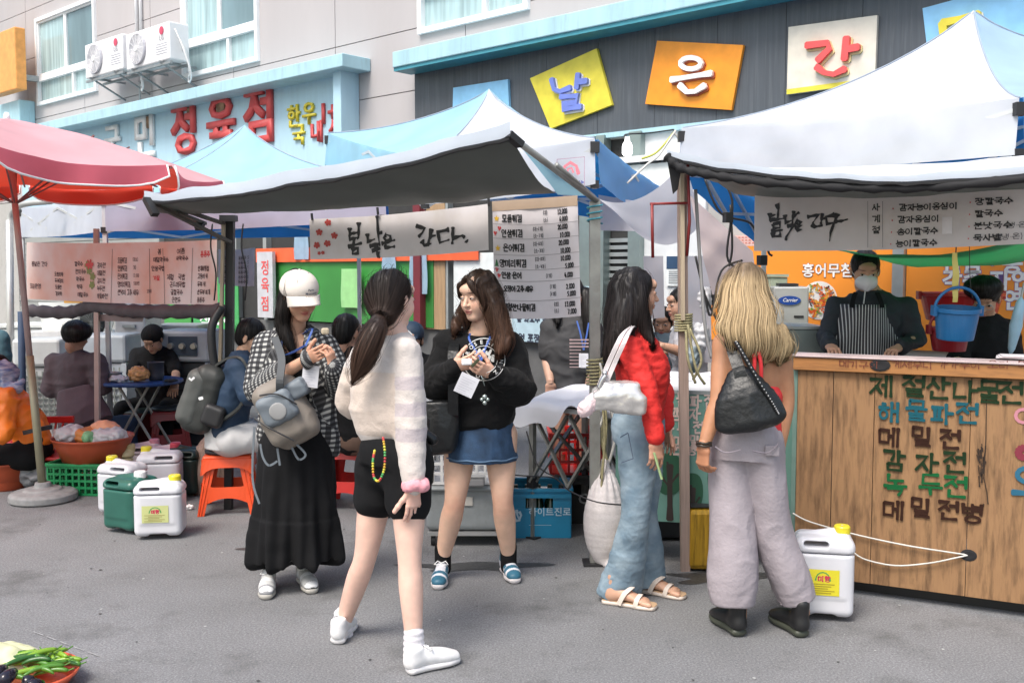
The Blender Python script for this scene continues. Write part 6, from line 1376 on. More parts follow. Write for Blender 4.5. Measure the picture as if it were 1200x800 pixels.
g_ = G(752, 692); t = thing('wooden_block', 'short worn wooden block standing on the road below the board', 'block', (g_.x, g_.y+.05, 0), .2); q = MB(); lbox(q, -.04, .04, -.04, .04, 0, .19); q.build('block', mat('ochre_grey_wood', (.13, .11, .07), .7, var=.2), t, bevel=.004)
t = thing('dark_cabinet', 'dark cabinet under the green painted board', 'cabinet', (P(800, 640, 5.75).x, 5.75, 0)); q = MB(); lbox(q, -.35, .45, 0, .4, .02, .72); q.build('body', mat('dark_cab', (.02, .022, .025), .5), t, bevel=.01); q = MB(); lbox(q, -.36, .46, -.01, .41, .725, .75); q.build('top', M_BLK, t)
# ---- white sack hanging by the steel pole
g_ = G(713, 668); c = Vector((g_.x, g_.y+.12, 0)); t = thing('woven_sack', 'white woven sack tied to a point hanging beside the steel pole', 'sack', c)
M_WS = mat('white_woven', (.62, .58, .58), .6, var=.04, vscale=80, bump=.2, bscale=120)
rad = [(.07, .07), (.105, .1), (.115, .11), (.08, .08), (.028, .028), (.02, .02)]
solid('sack', [(chain([c+Vector((-.01, 0, z)) for z in (.06, .14, .26, .40, .52, .56)], rad), .01), (chain([c+Vector((0, -.03, .05)), c+Vector((.01, -.05, .0+.02)), c+Vector((.03, -.06, .018))], [(.03, .03), (.035, .02), (.045, .015)]), .02)], M_WS, t, .007, org=c,
 disp=lambda v, n: .008*np.sin(np.arctan2(v[:, 1]-c.y, v[:, 0]-c.x)*11+v[:, 2]*6)*np.clip((v[:, 2]-.3)*4, 0, 1)+.006*vnoise(v, 9))
rope('tie_rope', [c+Vector((0, 0, .55)), c+Vector((-.03, 0, .7)), c+Vector((-.02, -.02, .85)), c+Vector((-.06, 0, 1.0))], .012, M_ROPE, t); rope('tie_rope', [c+Vector((0.01, 0, .55)), c+Vector((.04, -.02, .72)), c+Vector((-.01, -.02, .95))], .008, M_CORD, t)
t = thing('black_cable', 'thin black cable strung across the table legs and sack', 'cable', P(670, 580, 5.4)); rope('cable', [P(600, 556, 5.75), P(625, 558, 5.7), P(650, 560, 5.5), P(668, 575, 5.3), P(700, 588, 5.1), P(740, 592, 5.2)], .004, M_BLK, t); rope('cable', [P(617, 505, 5.8), P(630, 545, 5.7), P(655, 560, 5.5)], .004, M_BLK, t)
# ---- things behind the counter
c = P(920, 335, 6.4); t = thing('refrigeration_unit', 'tall grey metal unit with an oval blue maker badge behind the blonde woman', 'cabinet', (c.x+.03, 6.4, 0), R(-10))
z1 = P(920, 336, 6.4).z; q = MB(); lbox(q, -.1, .12, 0, .35, 1.05, z1); q.build('body', mat('unit_grey', (.42, .43, .42), .4, .2, var=.03), t, bevel=.01)
q = MB(); lbox(q, -.06, .06, .05, .3, z1+.003, z1+.02); q.build('top_cap', M_BLK, t)
q = MB(); q.lathe((.0, -.003, P(920, 352, 6.4).z), [(0, .006), (.06, .006), (.062, 0)], 24, Matrix.Rotation(R(90), 3, 'X'), 1.15, .48); q.build('badge', mat('badge_blue', (.01, .06, .30), .3), t)
font_text('lettering', 'Carrier', plane_map((-.045, -.009, P(920, 352, 6.4).z), (1, 0, 0), (0, 0, -1), (0, -1, 0)), 0, .008, .033, M_WH, t, bold=.01, fit=.092, shear=.3)
q = MB(); lbox(q, .03, .09, -.006, -.001, P(920, 371, 6.4).z-.005, P(920, 371, 6.4).z+.008); q.build('slot', M_BLK, t)
c = P(908, 325, 6.6); t = thing('wooden_box', 'pale green box on top of the grey unit', 'box', (c.x, 6.8, 0)); q = MB(); lbox(q, -.12, .14, 0, .3, 1.3, c.z); q.build('body', mat('pale_green_box', (.35, .40, .30), .6, var=.1), t, bevel=.005); q = MB(); lbox(q, -.125, .145, -.01, .3, c.z+.002, c.z+.02); q.build('lid', mat('pale_green_box', (.35, .4, .3)), t)
c = P(935, 400, 5.8); t = thing('steel_cabinet', 'grey green steel cabinet left of the masked cook', 'cabinet', (c.x, 5.8, 0)); q = MB(); lbox(q, -.12, .16, 0, .4, 0, P(935, 386, 5.8).z); q.build('body', mat('cab_greengrey', (.22, .26, .25), .4, .3, var=.06), t, bevel=.006); q = MB(); lbox(q, -.13, .17, -.01, .41, P(935, 386, 5.8).z+.002, P(935, 386, 5.8).z+.018); q.build('top', M_STEEL, t)
# clutter between the pole and the blonde woman: white plastic bundles
for x, y, r_, m_, lb in ((826, 350, .07, M_BAGW, 'white plastic bag hanging behind the wooden pole, upper'), (838, 345, .06, M_BLACKCLOTH, 'black bag hanging next to the blonde hair'), (822, 395, .08, M_BAGW, 'white plastic bag hanging behind the wooden pole, lower'), (845, 335, .07, mat('dark_grey_plastic', (.05, .055, .07)), 'dark grey bundle left of the blonde hair'), (812, 420, .07, mat('grey_bundle', (.2, .25, .28), .5), 'grey blue bundle above the green board')):
 p = P(x, y, 6.5); bag('plastic_bag', lb, p, (r_*.7, r_*.7, r_*1.3), m_, a=.025, f=20)
# buckets
def bucket(label, px, py, d, r_, h, m, handle=True, up=1, tilt=0):
 c = P(px, py, d); t = thing('plastic_bucket', label, 'bucket', c, 0, 'plastic buckets behind the counter'); q = MB()
 q.lathe((0, 0, 0), [(0, 0), (r_*.80, 0), (r_*.82, .01), (r_*.97, h*.86), (r_*1.04, h*.87), (r_*1.04, h), (r_*.96, h), (r_*.80, .02), (0, .02)], 36); q.build('shell', m, t, smooth=False, bevel=.002)
 if handle:
  q = MB(); q.tube([(r_*1.05*cos(a), 0, h*.92+r_*1.05*sin(a)*up) for a in np.linspace(0, pi, 18)], .008, 8); q.build('handle', m, t, smooth=True)
 for sx in (-1, 1): q = MB(); q.box((sx*r_*1.07, 0, h*.9), (.02, .04, .05)); q.build('handle_lug', m, t)
 t.rotation_euler = (tilt, 0, 0); return t
M_BB = mat('blue_bucket', (.015, .13, .32), .35, var=.04); M_RB = mat('red_bucket', (.42, .015, .02), .35)
b1 = bucket('blue plastic bucket hanging over the counter on a yellow ribbon', 1119, 397, 5.0, .108, .16, M_BB, tilt=R(6))
bucket('dark red plastic bucket behind and below the blue bucket', 1112, 411, 5.4, .105, .13, mat('wine_bucket', (.24, .01, .018), .35))
t = bucket('wide red plastic tub behind the blue bucket', 1125, 375, 6.1, .24, .17, M_RB, False)
t = thing('yellow_ribbon', 'yellow tape strip hanging above the blue bucket', 'ribbon', P(1120, 310, 5.0)); q = MB(t.location)
q.grid(lambda u, v: P(1116+8*u*(1-.3*abs(2*v-1)), 296+58*v, 4.98)+Vector((0, .004*sin(v*12), 0)), 2, 12); q.build('tape', mat('ribbon_yellow', (.62, .52, .14), .5), t, solid=.002)
rope('string', [P(1121, 284, 5.0), P(1120, 297, 4.98)], .003, M_BLK, t); rope('string', [P(1136, 285, 5.0), P(1137, 330, 5.0), P(1140, 350, 5.0)], .002, M_BLK, t)
# folded light blue umbrella at right edge
t = thing('folded_umbrella', 'folded pale blue umbrella leaning at the right picture edge', 'umbrella', P(1188, 412, 5.2)); q = MB(t.location); a = P(1184, 415, 5.2); b = P(1197, 348, 5.2)
q.tube([a, a.lerp(b, .1), a.lerp(b, .5), a.lerp(b, .9), b], [.006, .018, .032, .022, .005], 10); q.build('canopy', mat('pale_blue_nylon', (.35, .55, .68), .4, var=.1), t, smooth=True); q = MB(t.location); q.tube([b, b+(b-a)*.25], .006, 6); q.build('tip', M_STEEL, t)
# white cloth sheets on the counter top
t = thing('paper_sheets', 'thin stack of white sheets lying on the wooden counter top', 'paper', CO+CE*1.0-CN*.15+Vector((0, 0, 1.181)), -CA)
for k_ in range(3): q = MB(); q.box((0+.01*k_, 0, .004*k_+.002), (.25, .16, .003), .05*k_); q.build('sheet', M_PAPER, t)
# ---- vegetables at the near left corner
g_ = G(22, 806); t = tubm('vegetable_basket', 'orange red plastic basket full of green chillies at the lower left corner', (g_.x+.02, g_.y, 0), .19, .07, mat('coral_plastic', (.75, .13, .06), .4), 'basket', .008, .8)
M_CH = [mat('chilli_green', (.07, .20, .02), .3), mat('chilli_light', (.20, .36, .03), .3), mat('chilli_dark', (.03, .11, .02), .3)]
rn = random.Random(9); tc0 = t.location
for i_ in range(42):
 r_ = .15*math.sqrt(rn.random()); a = rn.uniform(0, 2*pi); cx, cy = tc0.x+r_*cos(a), tc0.y+r_*sin(a); z = .045+.05*(1-(r_/.17)**2)+rn.uniform(0, .02); b = rn.uniform(-.9, .9)+(pi if rn.random() < .5 else 0); L = rn.uniform(.05, .085)
 tt = thing('green_chilli', ('mid green chilli pepper heaped in the orange basket', 'pale yellow green chilli pepper heaped in the orange basket', 'dark green chilli pepper heaped in the orange basket')[i_ % 3], 'chilli', (cx, cy, z), 0, 'green chillies heaped in the basket')
 q = MB((0, 0, 0)); pts = [(-L*cos(b), -L*sin(b), .008), (-L*.3*cos(b), -L*.3*sin(b)+.008, .012), (L*.5*cos(b), L*.5*sin(b)+.004, .008), (L*cos(b), L*sin(b), -.004)]
 q.tube(catmull(pts, 3), [.006, .009, .0105, .011, .0105, .010, .009, .007, .005, .001], 7); q.build('pod', M_CH[i_ % 3], tt, smooth=True)
 q = MB(); q.tube([(-L*cos(b), -L*sin(b), .008), (-(L+.022)*cos(b), -(L+.022)*sin(b), .016)], .0028, 5); q.build('stem', M_CH[0], tt)
g_ = G(-12, 800); t = thing('aubergine_bag', 'pale yellow bag with aubergines at the lower left corner', 'bag', (g_.x, g_.y, 0)); solid('bag', [(ell((g_.x-.02, g_.y, .06), (.20, .19, .085)), .01)], mat('pale_yellow_bag', (.68, .68, .42), .5), t, .008, org=t.location, disp=crumple(.015, 12))
for i_, (x, y, x2, y2) in enumerate(((-8, 792, 6, 782), (2, 798, 17, 786), (25, 800, 42, 797), (30, 806, 50, 800))):
 z_ = .14 if i_ < 2 else .10; a, b = G(x, y, z_), G(x2, y2, z_); tt = thing('aubergine', ('dark aubergine on the pale bag, leftmost', 'dark aubergine on the pale bag, second from left', 'shiny black aubergine between bag and chillies', 'shiny black aubergine against the chilli basket')[i_], 'aubergine', a); q = MB(a)
 q.tube([a, a.lerp(b, .15), a.lerp(b, .5), a.lerp(b, .85), b], [.01, .024, .026, .02, .006], 12); q.build('fruit', mat('aubergine_skin', (.015, .012, .022), .15), tt, smooth=True); q = MB(a); q.tube([b, b+(b-a)*.12], [.014, .006], 8); q.build('stem', M_CH[2], tt)
# ============================================================ people
def skinm(nm, c): return mat('skin_'+nm, c,   .48, attr='Col', var=.05, vscale=18, sss=.12, spec=.4, bump=.05, bscale=300)
V3 = lambda *a: Vector(a)
def headM(f, up=(0, 0, 1)):
 y = -Vector(f).normalized(); z = Vector(up); z = (z-y*z.dot(y)).normalized(); x = y.cross(z); return Matrix((x, y, z)).transposed()
def head_mesh(c, M, s, tone, o, h):
 c = Vector(c); T = lambda x, y, z: c+M @ (Vector((x, y, z))*s); E = lambda p, r, m=None: ell(T(*p), A3(r)*s, M @ m if m is not None else M)
 pr = [(E((0, .016, .035), (.073, .090, .082)), .02), (E((0, -.022, -.028), (.057, .060, .085)), .03), (E((0, -.056, -.093), (.024, .02, .017)), .03),
  (E((.034, -.050, -.033), (.026, .022, .028)), .03), (E((-.034, -.050, -.033), (.026, .022, .028)), .03), (E((0, -.078, .045), (.04, .015, .02)), .03)]
 pr += [(E((sx*.031, -.094, .006), (.020, .010, .011)), .014, 's') for sx in (-1, 1)]
 pr += [(E((sx*.031, -.0735, .004), (.0145, .0115, .0105)), .004) for sx in (-1, 1)]
 pr += [(seg(T(0, -.082, .006), T(0, -.101, -.028), .0075*s, .0105*s), .010), (E((.011, -.090, -.030), (.007, .008, .006)), .006), (E((-.011, -.090, -.030), (.007, .008, .006)), .006),
  (E((0, -.084, -.055), (.021, .008, .0052)), .006), (E((0, -.081, -.066), (.017, .008, .006)), .006), (E((0, -.094, -.0605), (.02, .006, .0012)), .002, 's')]
 if not o.get('noears'): pr += [(E((sx*.076, .012, -.004), (.009, .018, .030), Matrix.Rotation(sx*.3, 3, 'Z')), .006) for sx in (-1, 1)]
 nk = o.get('neck'); pr.append((chain([T(0, .022, -.06), T(0, .028, -.10), nk], [.050*s, .046*s, (.056*s, .052*s)], M @ V3(1, 0, 0)), .02))
 v, f = solidf(pr, h).mesh(); v = smooth_verts(v, f, 1, .4); q = (v-A3(c)) @ np.array(M)/s; x, y, z = np.abs(q[:, 0]), q[:, 1], q[:, 2]
 col = np.tile(np.array(tone), (len(v), 1)); g = lambda cx, cz, rx, rz: np.exp(-(((x-cx)/rx)**2+((z-cz)/rz)**2)**2)[:, None]*(y < -.045)[:, None]
 mix = lambda col, a, c_: col*(1-a)+np.array(c_)*a
 col = mix(col, .35*np.exp(-((x-.04)/.02)**2-((z+.03)/.02)**2)[:, None]*(y < -.03)[:, None], (tone[0]*.95, tone[1]*.6, tone[2]*.55))
 col = mix(col, .9*g(.0, -.0605, .021, .0105), o.get('lip', (.42, .10, .09))); col = mix(col, .8*g(0, -.0605, .019, .0018), (.10, .03, .03))
 b = np.exp(-(((x-.033)/.019)**2+((z-.030+.1*(x-.033)**1)/.0042)**2)**2)[:, None]*(y < -.05)[:, None]; col = mix(col, .8*b, (.04, .025, .02))
 return v, f, col
def hand_prims(w_, d, n, ts, curl=.5, s=1.0, th=.6, spread=.03):
 """wrist, finger direction, palm normal, thumb side sign"""
 w_, d, n = Vector(w_), Vector(d).normalized(), Vector(n); n = (n-d*n.dot(d)).normalized(); a = d.cross(n)*ts; out = []
 out.append((seg(w_-d*.01, w_+d*.02, .024*s, (.028*s, .018*s), a), .01)); out.append((seg(w_+d*.02*s, w_+d*.078*s, (.033*s, .016*s), (.038*s, .013*s), a), .012))
 for i, (o_, L) in enumerate(((.030, .068), (.010, .077), (-.010, .071), (-.028, .056))):
  p = w_+d*(.082-.003*abs(i-1))*s+a*o_*s; c_ = curl*(.9+.13*i); dd = (d+a*spread*(.6-.45*i)).normalized(); r_ = .0088*s*(1 if i < 3 else .9); l = L*s
  for fr, k in ((.45, .7), (.32, 1.0), (.23, .7)):
   dd = (Matrix.Rotation(-c_*k*ts if False else 0, 3, a) @ dd); ang = c_*k; dd = (dd*cos(ang)+n*sin(ang)).normalized() if abs(dd.dot(n)) < .999 else dd
   q = p+dd*l*fr; out.append((seg(p, q, r_, r_*.9), .003)); p = q; r_ *= .9; n2 = (n-dd*n.dot(dd));
   if n2.length > .05: pass
 p = w_+d*.022*s+a*.026*s; dd = (d*.75+a*.6*(1-th*.5)+n*th).normalized()
 for l, k in ((.038, .0), (.032, .35), (.026, .35)): dd = (dd+n*k*curl+d*k*.4).normalized(); q = p+dd*l*s; out.append((seg(p, q, .0115*s, .0098*s), .006)); p = q
 return out
M_EYE = None
class Person:
 def __init__(s, label, at, tone=(.60, .37, .26), h=.0065, scale=1.0, group='people at the food stalls'):
  s.o = Vector((at[0], at[1], 0)); s.t = thing('person', label, 'person', s.o, 0, group); s.tone = tone; s.h = h; s.s = scale; s.m = skinm('tone', (.5, .3, .2))
 def body(s, prims, hc, f, up, neck, hands=(), ho=None, ht=None, eyes=True):
  V, Fc, C = [], [], []; n = 0; ho = dict(ho or {}); ho['neck'] = neck; s.M = headM(f, up); s.hc = Vector(hc); s.hs = s.s*ho.get('hs', 1)
  v, fa = solidf([(p, .02) if isinstance(p, tuple) and callable(p[0]) else p for p in prims], s.h).mesh(); v = smooth_verts(v, fa, 1)
  cc = np.tile(np.array(s.tone), (len(v), 1))*(1+.06*vnoise(v, 6)+.03*vnoise(v, 40))[:, None]
  for sp in SPOTS: g = np.exp(-(np.linalg.norm(v-sp-np.array([0, 0, -.01]), axis=1)/.062)**2)[:, None]; cc = cc*(1-g*np.array([.14, .32, .36])*(1+.5*vnoise(v, 25))[:, None])
  SPOTS.clear(); V.append(v); Fc.append(fa); C.append(cc); n = len(v)
  v, fa, c = head_mesh(s.hc, s.M, s.hs, s.tone, ho, min(.0042, s.h*.46)); V.append(v); Fc.append(fa+n); C.append(c); n += len(v)
  for hp in hands:
   v, fa = solidf(hp, min(.004, s.h*.42)).mesh(); v = smooth_verts(v, fa, 1, .3); c = np.tile(np.array(s.tone)*np.array((1, .93, .92)), (len(v), 1)); V.append(v); Fc.append(fa+n); C.append(c); n += len(v)
  npmesh('body', np.concatenate(V), np.concatenate(Fc), s.m, s.t, {'Col': np.concatenate(C)}, org=s.o)
  if eyes:
   T = lambda x, y, z: s.hc+s.M @ (Vector((x, y, z))*s.hs); lk = ho.get('look', 0); op = ho.get('open', 1.0)
   for sx in (-1, 1):
    q = MB(s.o); q.lathe(T(sx*.031, -.0838, .004), [(0, .0016), (.008*s.hs, .0012), (.0125*s.hs, -.001)], 16, s.M @ Matrix.Rotation(R(90), 3, 'X') @ Matrix.Scale(.36*op, 3, (0, 1, 0)) if False else s.M @ Matrix.Scale(.38*op, 3, (0, 0, 1)) @ Matrix.Rotation(R(90), 3, 'X'))
    e = q.build('eye', mat('eye_white', (.55, .50, .48), .2), s.t, smooth=True)
    q = MB(s.o); q.lathe(T(sx*.031+lk*.004, -.0858, .004), [(0, .0012), (.0046*s.hs, .0008), (.0058*s.hs, -.0005)], 12, s.M @ Matrix.Scale(.85*op, 3, (0, 0, 1)) @ Matrix.Rotation(R(90), 3, 'X')); q.build('iris', mat('iris_dark', (.012, .008, .006), .1), e, smooth=True)
    q = MB(s.o); q.tube([T(sx*.031+t_*.0145, -.0848+abs(t_)**2*.006, .0045+.0045*op*(1-t_*t_)) for t_ in np.linspace(-1, 1, 9)], [.0006, .0011, .0014, .0016, .0016, .0016, .0014, .0011, .0006], 5); q.build('lash', mat('lash', (.012, .01, .01), .5), e)
  return s
 def wear(s, name, prims, m, h=None, k=.02, disp=None, cols=None, it=1, cuts=(), label=None):
  o, F = solid(name, prims, m, s.t, h or s.h, k, s.o, disp, cols, it, cuts)
  if label and o: o['label'] = label
  s.F = F; return o
 def part(s, name, q, m, parent=None, **k):
  q.v = [v-s.o for v in q.v] if q.o.length == 0 else q.v; return q.build(name, m, parent or s.t, **k)
 def hair(s, prims, col, tip=None, n=1500, L=.35, flow=None, groove=.004, gf=40, seed=1, root=None, w_=.0013, h=None, curl=0.0, gz_=2.0, start=None):
  T = lambda x, y, z: s.hc+s.M @ (Vector((x, y, z))*s.hs); E = lambda p, r: ell(T(*p), A3(r)*s.hs, s.M)
  pr = [(E((0, .022, .040), (.082, .096, .088)), .02), (E((0, .055, -.01), (.070, .06, .07)), .03)]+[(p, .02) if callable(p[0]) else p for p in prims]
  pr += [(E((0, -.098, -.045), (.057, .075, .098)), .02, 's')]
  F = solidf(pr, h or max(.005, s.h*.8)); v, fa = F.mesh(); v = smooth_verts(v, fa, 1); c = A3(s.hc)
  n0 = vnormals(v, fa); ph = curl*np.sin(v[:, 2]*28+np.arctan2(v[:, 1]-c[1], v[:, 0]-c[0])*2); vv = v*np.array([gf, gf, gz_])+ph[:, None]*np.array([1, 1, 0]); d = groove*(vnoise(vv, 1)+.5*vnoise(vv*2.3+5, 1))*(1 if not curl else 1.4)
  v = v+n0*d[:, None]; top = c[2]+.1; bot = v[:, 2].min()
  def shade(z, rnd):
   a = np.clip((top-z)/(top-bot+1e-6), 0, 1)[:, None]; tc = np.array(tip or col); b = np.array(col)*(1-a**1.3)+tc*a**1.3
   if root is not None: k_ = np.clip((z-(c[2]+.045*s.hs))/.05, 0, 1)[:, None]; b = b*(1-k_*.8)+np.array(root)*k_*.8
   return b*rnd[:, None]
  m = mat('hair', (.1, .1, .1), .46, attr='Col', var=0, spec=.35); rs = np.random.RandomState(seed)
  hv = npmesh('hair', v, fa, m, s.t, {'Col': shade(v[:, 2], .72+.4*vnoise(v*np.array([60, 60, 3]), 1))}, org=s.o)
  idx = rs.choice(len(v), n); p = v[idx]+rs.randn(n, 3)*.002; st = 16; step = L/st; P_ = [p]; crown = A3(T(0, .03, .13)); rn = rs.rand(n)
  for j in range(st):
   if flow is not None: d = flow(p)
   else: r_ = p-crown; r_[:, 2] = 0; l = np.linalg.norm(r_, axis=1, keepdims=True)+1e-6; d = r_/l*np.clip((.13-l)*8, 0, 1)*(p[:, 2:3] > c[2])+np.array([0, 0, -1.0])
   g = F.grad(p); d = d-g*np.sum(d*g, 1, keepdims=True); d /= np.linalg.norm(d, axis=1, keepdims=True)+1e-6
   if curl: d = d+curl*.35*np.stack([np.sin(p[:, 2]*40+rn*6), np.cos(p[:, 2]*40+rn*6), 0*rn], 1)
   p = p+d*step; dist = F.sample(p); keep = np.abs(dist) < .1; off = .001+.006*rn**2+.014*(rn > .93); p = p-np.where(keep & (j < st-4), dist-off, 0)[:, None]*F.grad(p)*.8; P_.append(p)
  P_ = np.array(P_); N_ = F.grad(P_.reshape(-1, 3)).reshape(P_.shape); tg = np.gradient(P_, axis=0); sd = np.cross(tg, N_); sd /= np.linalg.norm(sd, axis=2, keepdims=True)+1e-6
  wd = w_*np.sin(np.linspace(.35, pi*.97, st+1))[:, None, None]; A = P_+sd*wd; B = P_-sd*wd; V = np.stack([A, B], 2).transpose(1, 0, 2, 3).reshape(-1, 3)
  k = np.arange(n)[:, None]*(st+1)*2+np.arange(st)[None]*2; fs = np.stack([k, k+1, k+3, k+2], 2).reshape(-1, 4); rnd = np.repeat(np.clip(.8+.5*vnoise(P_[0]*np.array([60, 60, 3]), 1)+.5*(rn-.5), .3, 2), (st+1)*2)
  npmesh('strands', V, fs, mat('hair_strand', (.1, .1, .1), .62, attr='Col', var=0, spec=.2), hv, {'Col': shade(V[:, 2], rnd)}, org=s.o)['kind'] = 'stuff'; return hv
def wrk(a=.006, f=9, st=(1, 1, 1), a2=.4):
 st = np.array(st, float)
 def d(v, n):
  q = v*st; w = vnoise(q+vnoise(q, f*.6)[:, None]*.06, f); r_ = 1-np.abs(w)*2.2; return a*(np.clip(r_, -1, 1)*.7+a2*vnoise(q, f*2.1))-a*.2
 return d
def limb(a, b, c, r, side=(1, 0, 0), n=4, **k):
 a, b, c = Vector(a), Vector(b), Vector(c); return chain([a, a.lerp(b, .5), b, b.lerp(c, .35), c], r, side, n, **k)
SPOTS = []
def leg_sk(h_, k_, a, s=1, side=(1, 0, 0)): SPOTS.append(A3(k_)); return limb(h_, k_, a, [.085*s, .070*s, .050*s, .053*s, .034*s], side)
def arm_sk(a, b, c, s=1): return limb(a, b, c, [.047*s, .041*s, .036*s, .036*s, .0245*s])
def body_tor(pel, wai, che, nek, lat, s=1, m=0): return chain([pel, wai, che, che.lerp(nek, .72), nek], [(.115*s+m, .085*s+m), (.095*s+m, .07*s+m), (.115*s+m, .08*s+m), (.09*s+m, .055*s+m), (.052*s, .049*s)], lat)
def shoe(p, heel, toe, kind='sneaker', L=.255, c1=(.75, .75, .75), c2=None, sole=(.75, .74, .72), lift=0, laces=(.8, .8, .8), s=1.0, shaft=0):
 heel, toe = Vector(heel), Vector(toe); d = toe-heel; d.z = 0; d.normalize(); l = Vector((-d.y, d.x, 0)); z0 = Vector((0, 0, lift))
 T = lambda x, y, z: heel+z0+d*(x*s)+l*(y*s)+Vector((0, 0, z*s)); L0 = L/s/.255; X = lambda x: x*L0
 sp = [(chain([T(X(x), 0, .018) for x in (.03, .09, .15, .19, .228)], [(w_*s, .02*s) for w_ in (.034, .031, .040, .043, .032)], l), .004)]
 th = .03 if kind != 'boot' else .04
 cs = p.t; sm = mat('sole_%02d' % int(sole[0]*99), sole, .5, var=.04)
 F = solidf(sp, .0045); F.cut(T(0, 0, .001), (0, 0, -1)); F.cut(T(0, 0, th), (0, 0, 1)); v, f = F.mesh(); npmesh('sole', v, f, sm, cs, org=p.o)
 up = [(chain([T(X(x), 0, z) for x, z in ((.032, .045), (.08, .055), (.13, .052), (.18, .042), (.222, .032))], [(a*s, b*s) for a, b in ((.031, .038), (.032, .037), (.037, .034), (.042, .031), (.034, .024))], l), .02),
  (seg(T(X(.045), 0, .06), T(X(.04), 0, .088+shaft), (.031*s, .038*s), (.034*s, .040*s), l), .02)]
 if shaft == 0: up.append((ell(T(X(.048), 0, .108), (.026*s, .026*s, .022*s)), .006, 's'))
 def cols(v, n):
  q = (v-A3(heel)) @ np.array([A3(d), A3(l), [0, 0, 1]]).T/s; x, y, z = q[:, 0]/L0, np.abs(q[:, 1]), q[:, 2]; c = np.tile(np.array(c1), (len(v), 1)).astype(float)
  if c2 is not None:
   for cc, mk in c2: c[mk(x, y, z)] = cc
  return c
 F = solidf(up, .0045); F.cut(T(0, 0, th*.8), (0, 0, -1)); v, f = F.mesh(); v = smooth_verts(v, f, 1); npmesh('shoe', v, f, mat('shoe_skin', (.5, .5, .5), .45, attr='Col', var=.05, vscale=40), cs, {'Col': cols(v, None)}, org=p.o)
 if laces:
  q = MB(p.o)
  for i in range(5):
   x = .098+i*.016; zz = .094-.0085*i; q.tube([T(X(x), -.022, zz-.012), T(X(x)+.006, 0, zz), T(X(x), .022, zz-.012)], .0035*s, 5)
  for sg in (-1, 1): q.tube([T(X(.095), 0, .095), T(X(.09), sg*.02, .103), T(X(.105), sg*.036, .09), T(X(.115), sg*.012, .09)], .003*s, 5)
  q.build('laces', mat('lace_%02d' % int(laces[0]*99), laces, .7), cs, smooth=True)
def colarr(c): return lambda v, n: np.tile(np.array(c), (len(v), 1))
M_BKC = mat('black_cotton', (.008, .008, .009), .85, spec=.2, var=.12, vscale=5, bump=.1, bscale=200)
def strap(name, pts, w_, m, parent, org, flat=(1, 0, 0), th=.003, n=6, smooth=True):
 c = catmull(pts, n); q = MB(org); up = Vector(flat); vs = []
 for i, p in enumerate(c):
  t = Vector(c[min(i+1, len(c)-1)])-Vector(c[max(i-1, 0)]); t.normalize(); u = (up-t*up.dot(t)).normalized(); nn = t.cross(u); p = Vector(p)
  vs += [p+u*w_/2+nn*th, p-u*w_/2+nn*th, p-u*w_/2-nn*th, p+u*w_/2-nn*th]
 m_ = len(c); q.add(vs, [(4*i+j, 4*i+(j+1) % 4, 4*i+4+(j+1) % 4, 4*i+4+j) for i in range(m_-1) for j in range(4)]); return q.build(name, m, parent, smooth=False)
def lanyard(p, pts1, pts2, card_c, r_, dn, w_=.085, h_=.11, m=None):
 o = strap('lanyard', pts1, .010, m or mat('lanyard_blue', (.05, .12, .42), .5), p.t, p.o, (1, 0, 0), .0012); strap('lanyard_end', pts2, .010, m or MATS['lanyard_blue'], o, p.o, (1, 0, 0), .0012)
 n = Vector(r_).cross(Vector(dn)).normalized(); n = n if n.y < 0 else -n; c = Vector(card_c); R_ = Vector(r_); D_ = Vector(dn)
 q = MB(p.o); q.quadbox(c-R_*w_/2, c-R_*w_/2+D_*h_, c+R_*w_/2+D_*h_, c+R_*w_/2, -n*.004); b = q.build('badge_card', mat('badge_paper', (.66, .66, .70), .35), p.t)
 k = Ink(plane_map(c-R_*w_/2, R_, D_, n), p.o)
 for i in range(7): k.stroke([(.012, .02+i*.012), (w_-.015-.012*(i % 3), .02+i*.012)], .0018)
 k.build('print', mat('faint_ink', (.45, .45, .5)), b)
def rigleg(p, hips, s=1): return [leg_sk(*h_, s) for h_ in hips]
# ------------------------------------------------ woman in cap and plaid shirt
Z = 4.92; p = Person('woman in a cream cap and black and white plaid shirt looking down at a snack', G(338, 690), (.56, .32, .215))
hc = P(351, 347, 4.86); nk = P(345, 391, 4.93); ch = P(346, 425, 4.93); wa = P(347, 470, 4.94); pe = P(347, 505, 4.95); lat = V3(1, .08, 0)
sh = [P(313, 405, 4.96), P(380, 405, 4.90)]; el = [P(303, 456, 4.88), P(400, 455, 4.86)]; wr_ = [P(359, 421, 4.70), P(391, 432, 4.66)]; hd = [P(380, 411, 4.62), P(389, 410, 4.63)]
lg = [(P(332, 515, 4.95), P(322, 590, 4.88), P(315, 668, 4.93)), (P(362, 515, 4.95), P(362, 590, 4.88), P(358, 664, 5.0))]
hnd = [hand_prims(wr_[0], hd[0]-wr_[0], (0, 1, .1), 1, .4, .88, .3, 0), hand_prims(wr_[1], V3(-.2, -.1, 1), (-.9, .45, 0), -1, .7, .88, .4, 0)]
p.body([body_tor(pe, wa, ch, nk, lat), arm_sk(sh[0], el[0], wr_[0]), arm_sk(sh[1], el[1], wr_[1]), (seg(sh[0], sh[1], .045), .04)]+[leg_sk(*l_) for l_ in lg], hc, (.52, -.80, -.27), (.1, -.25, .9), nk, hnd, {'look': 0, 'open': .35, 'lip': (.42, .09, .08)})
T = lambda x, y, z: p.hc+p.M @ (Vector((x, y, z))*p.hs)
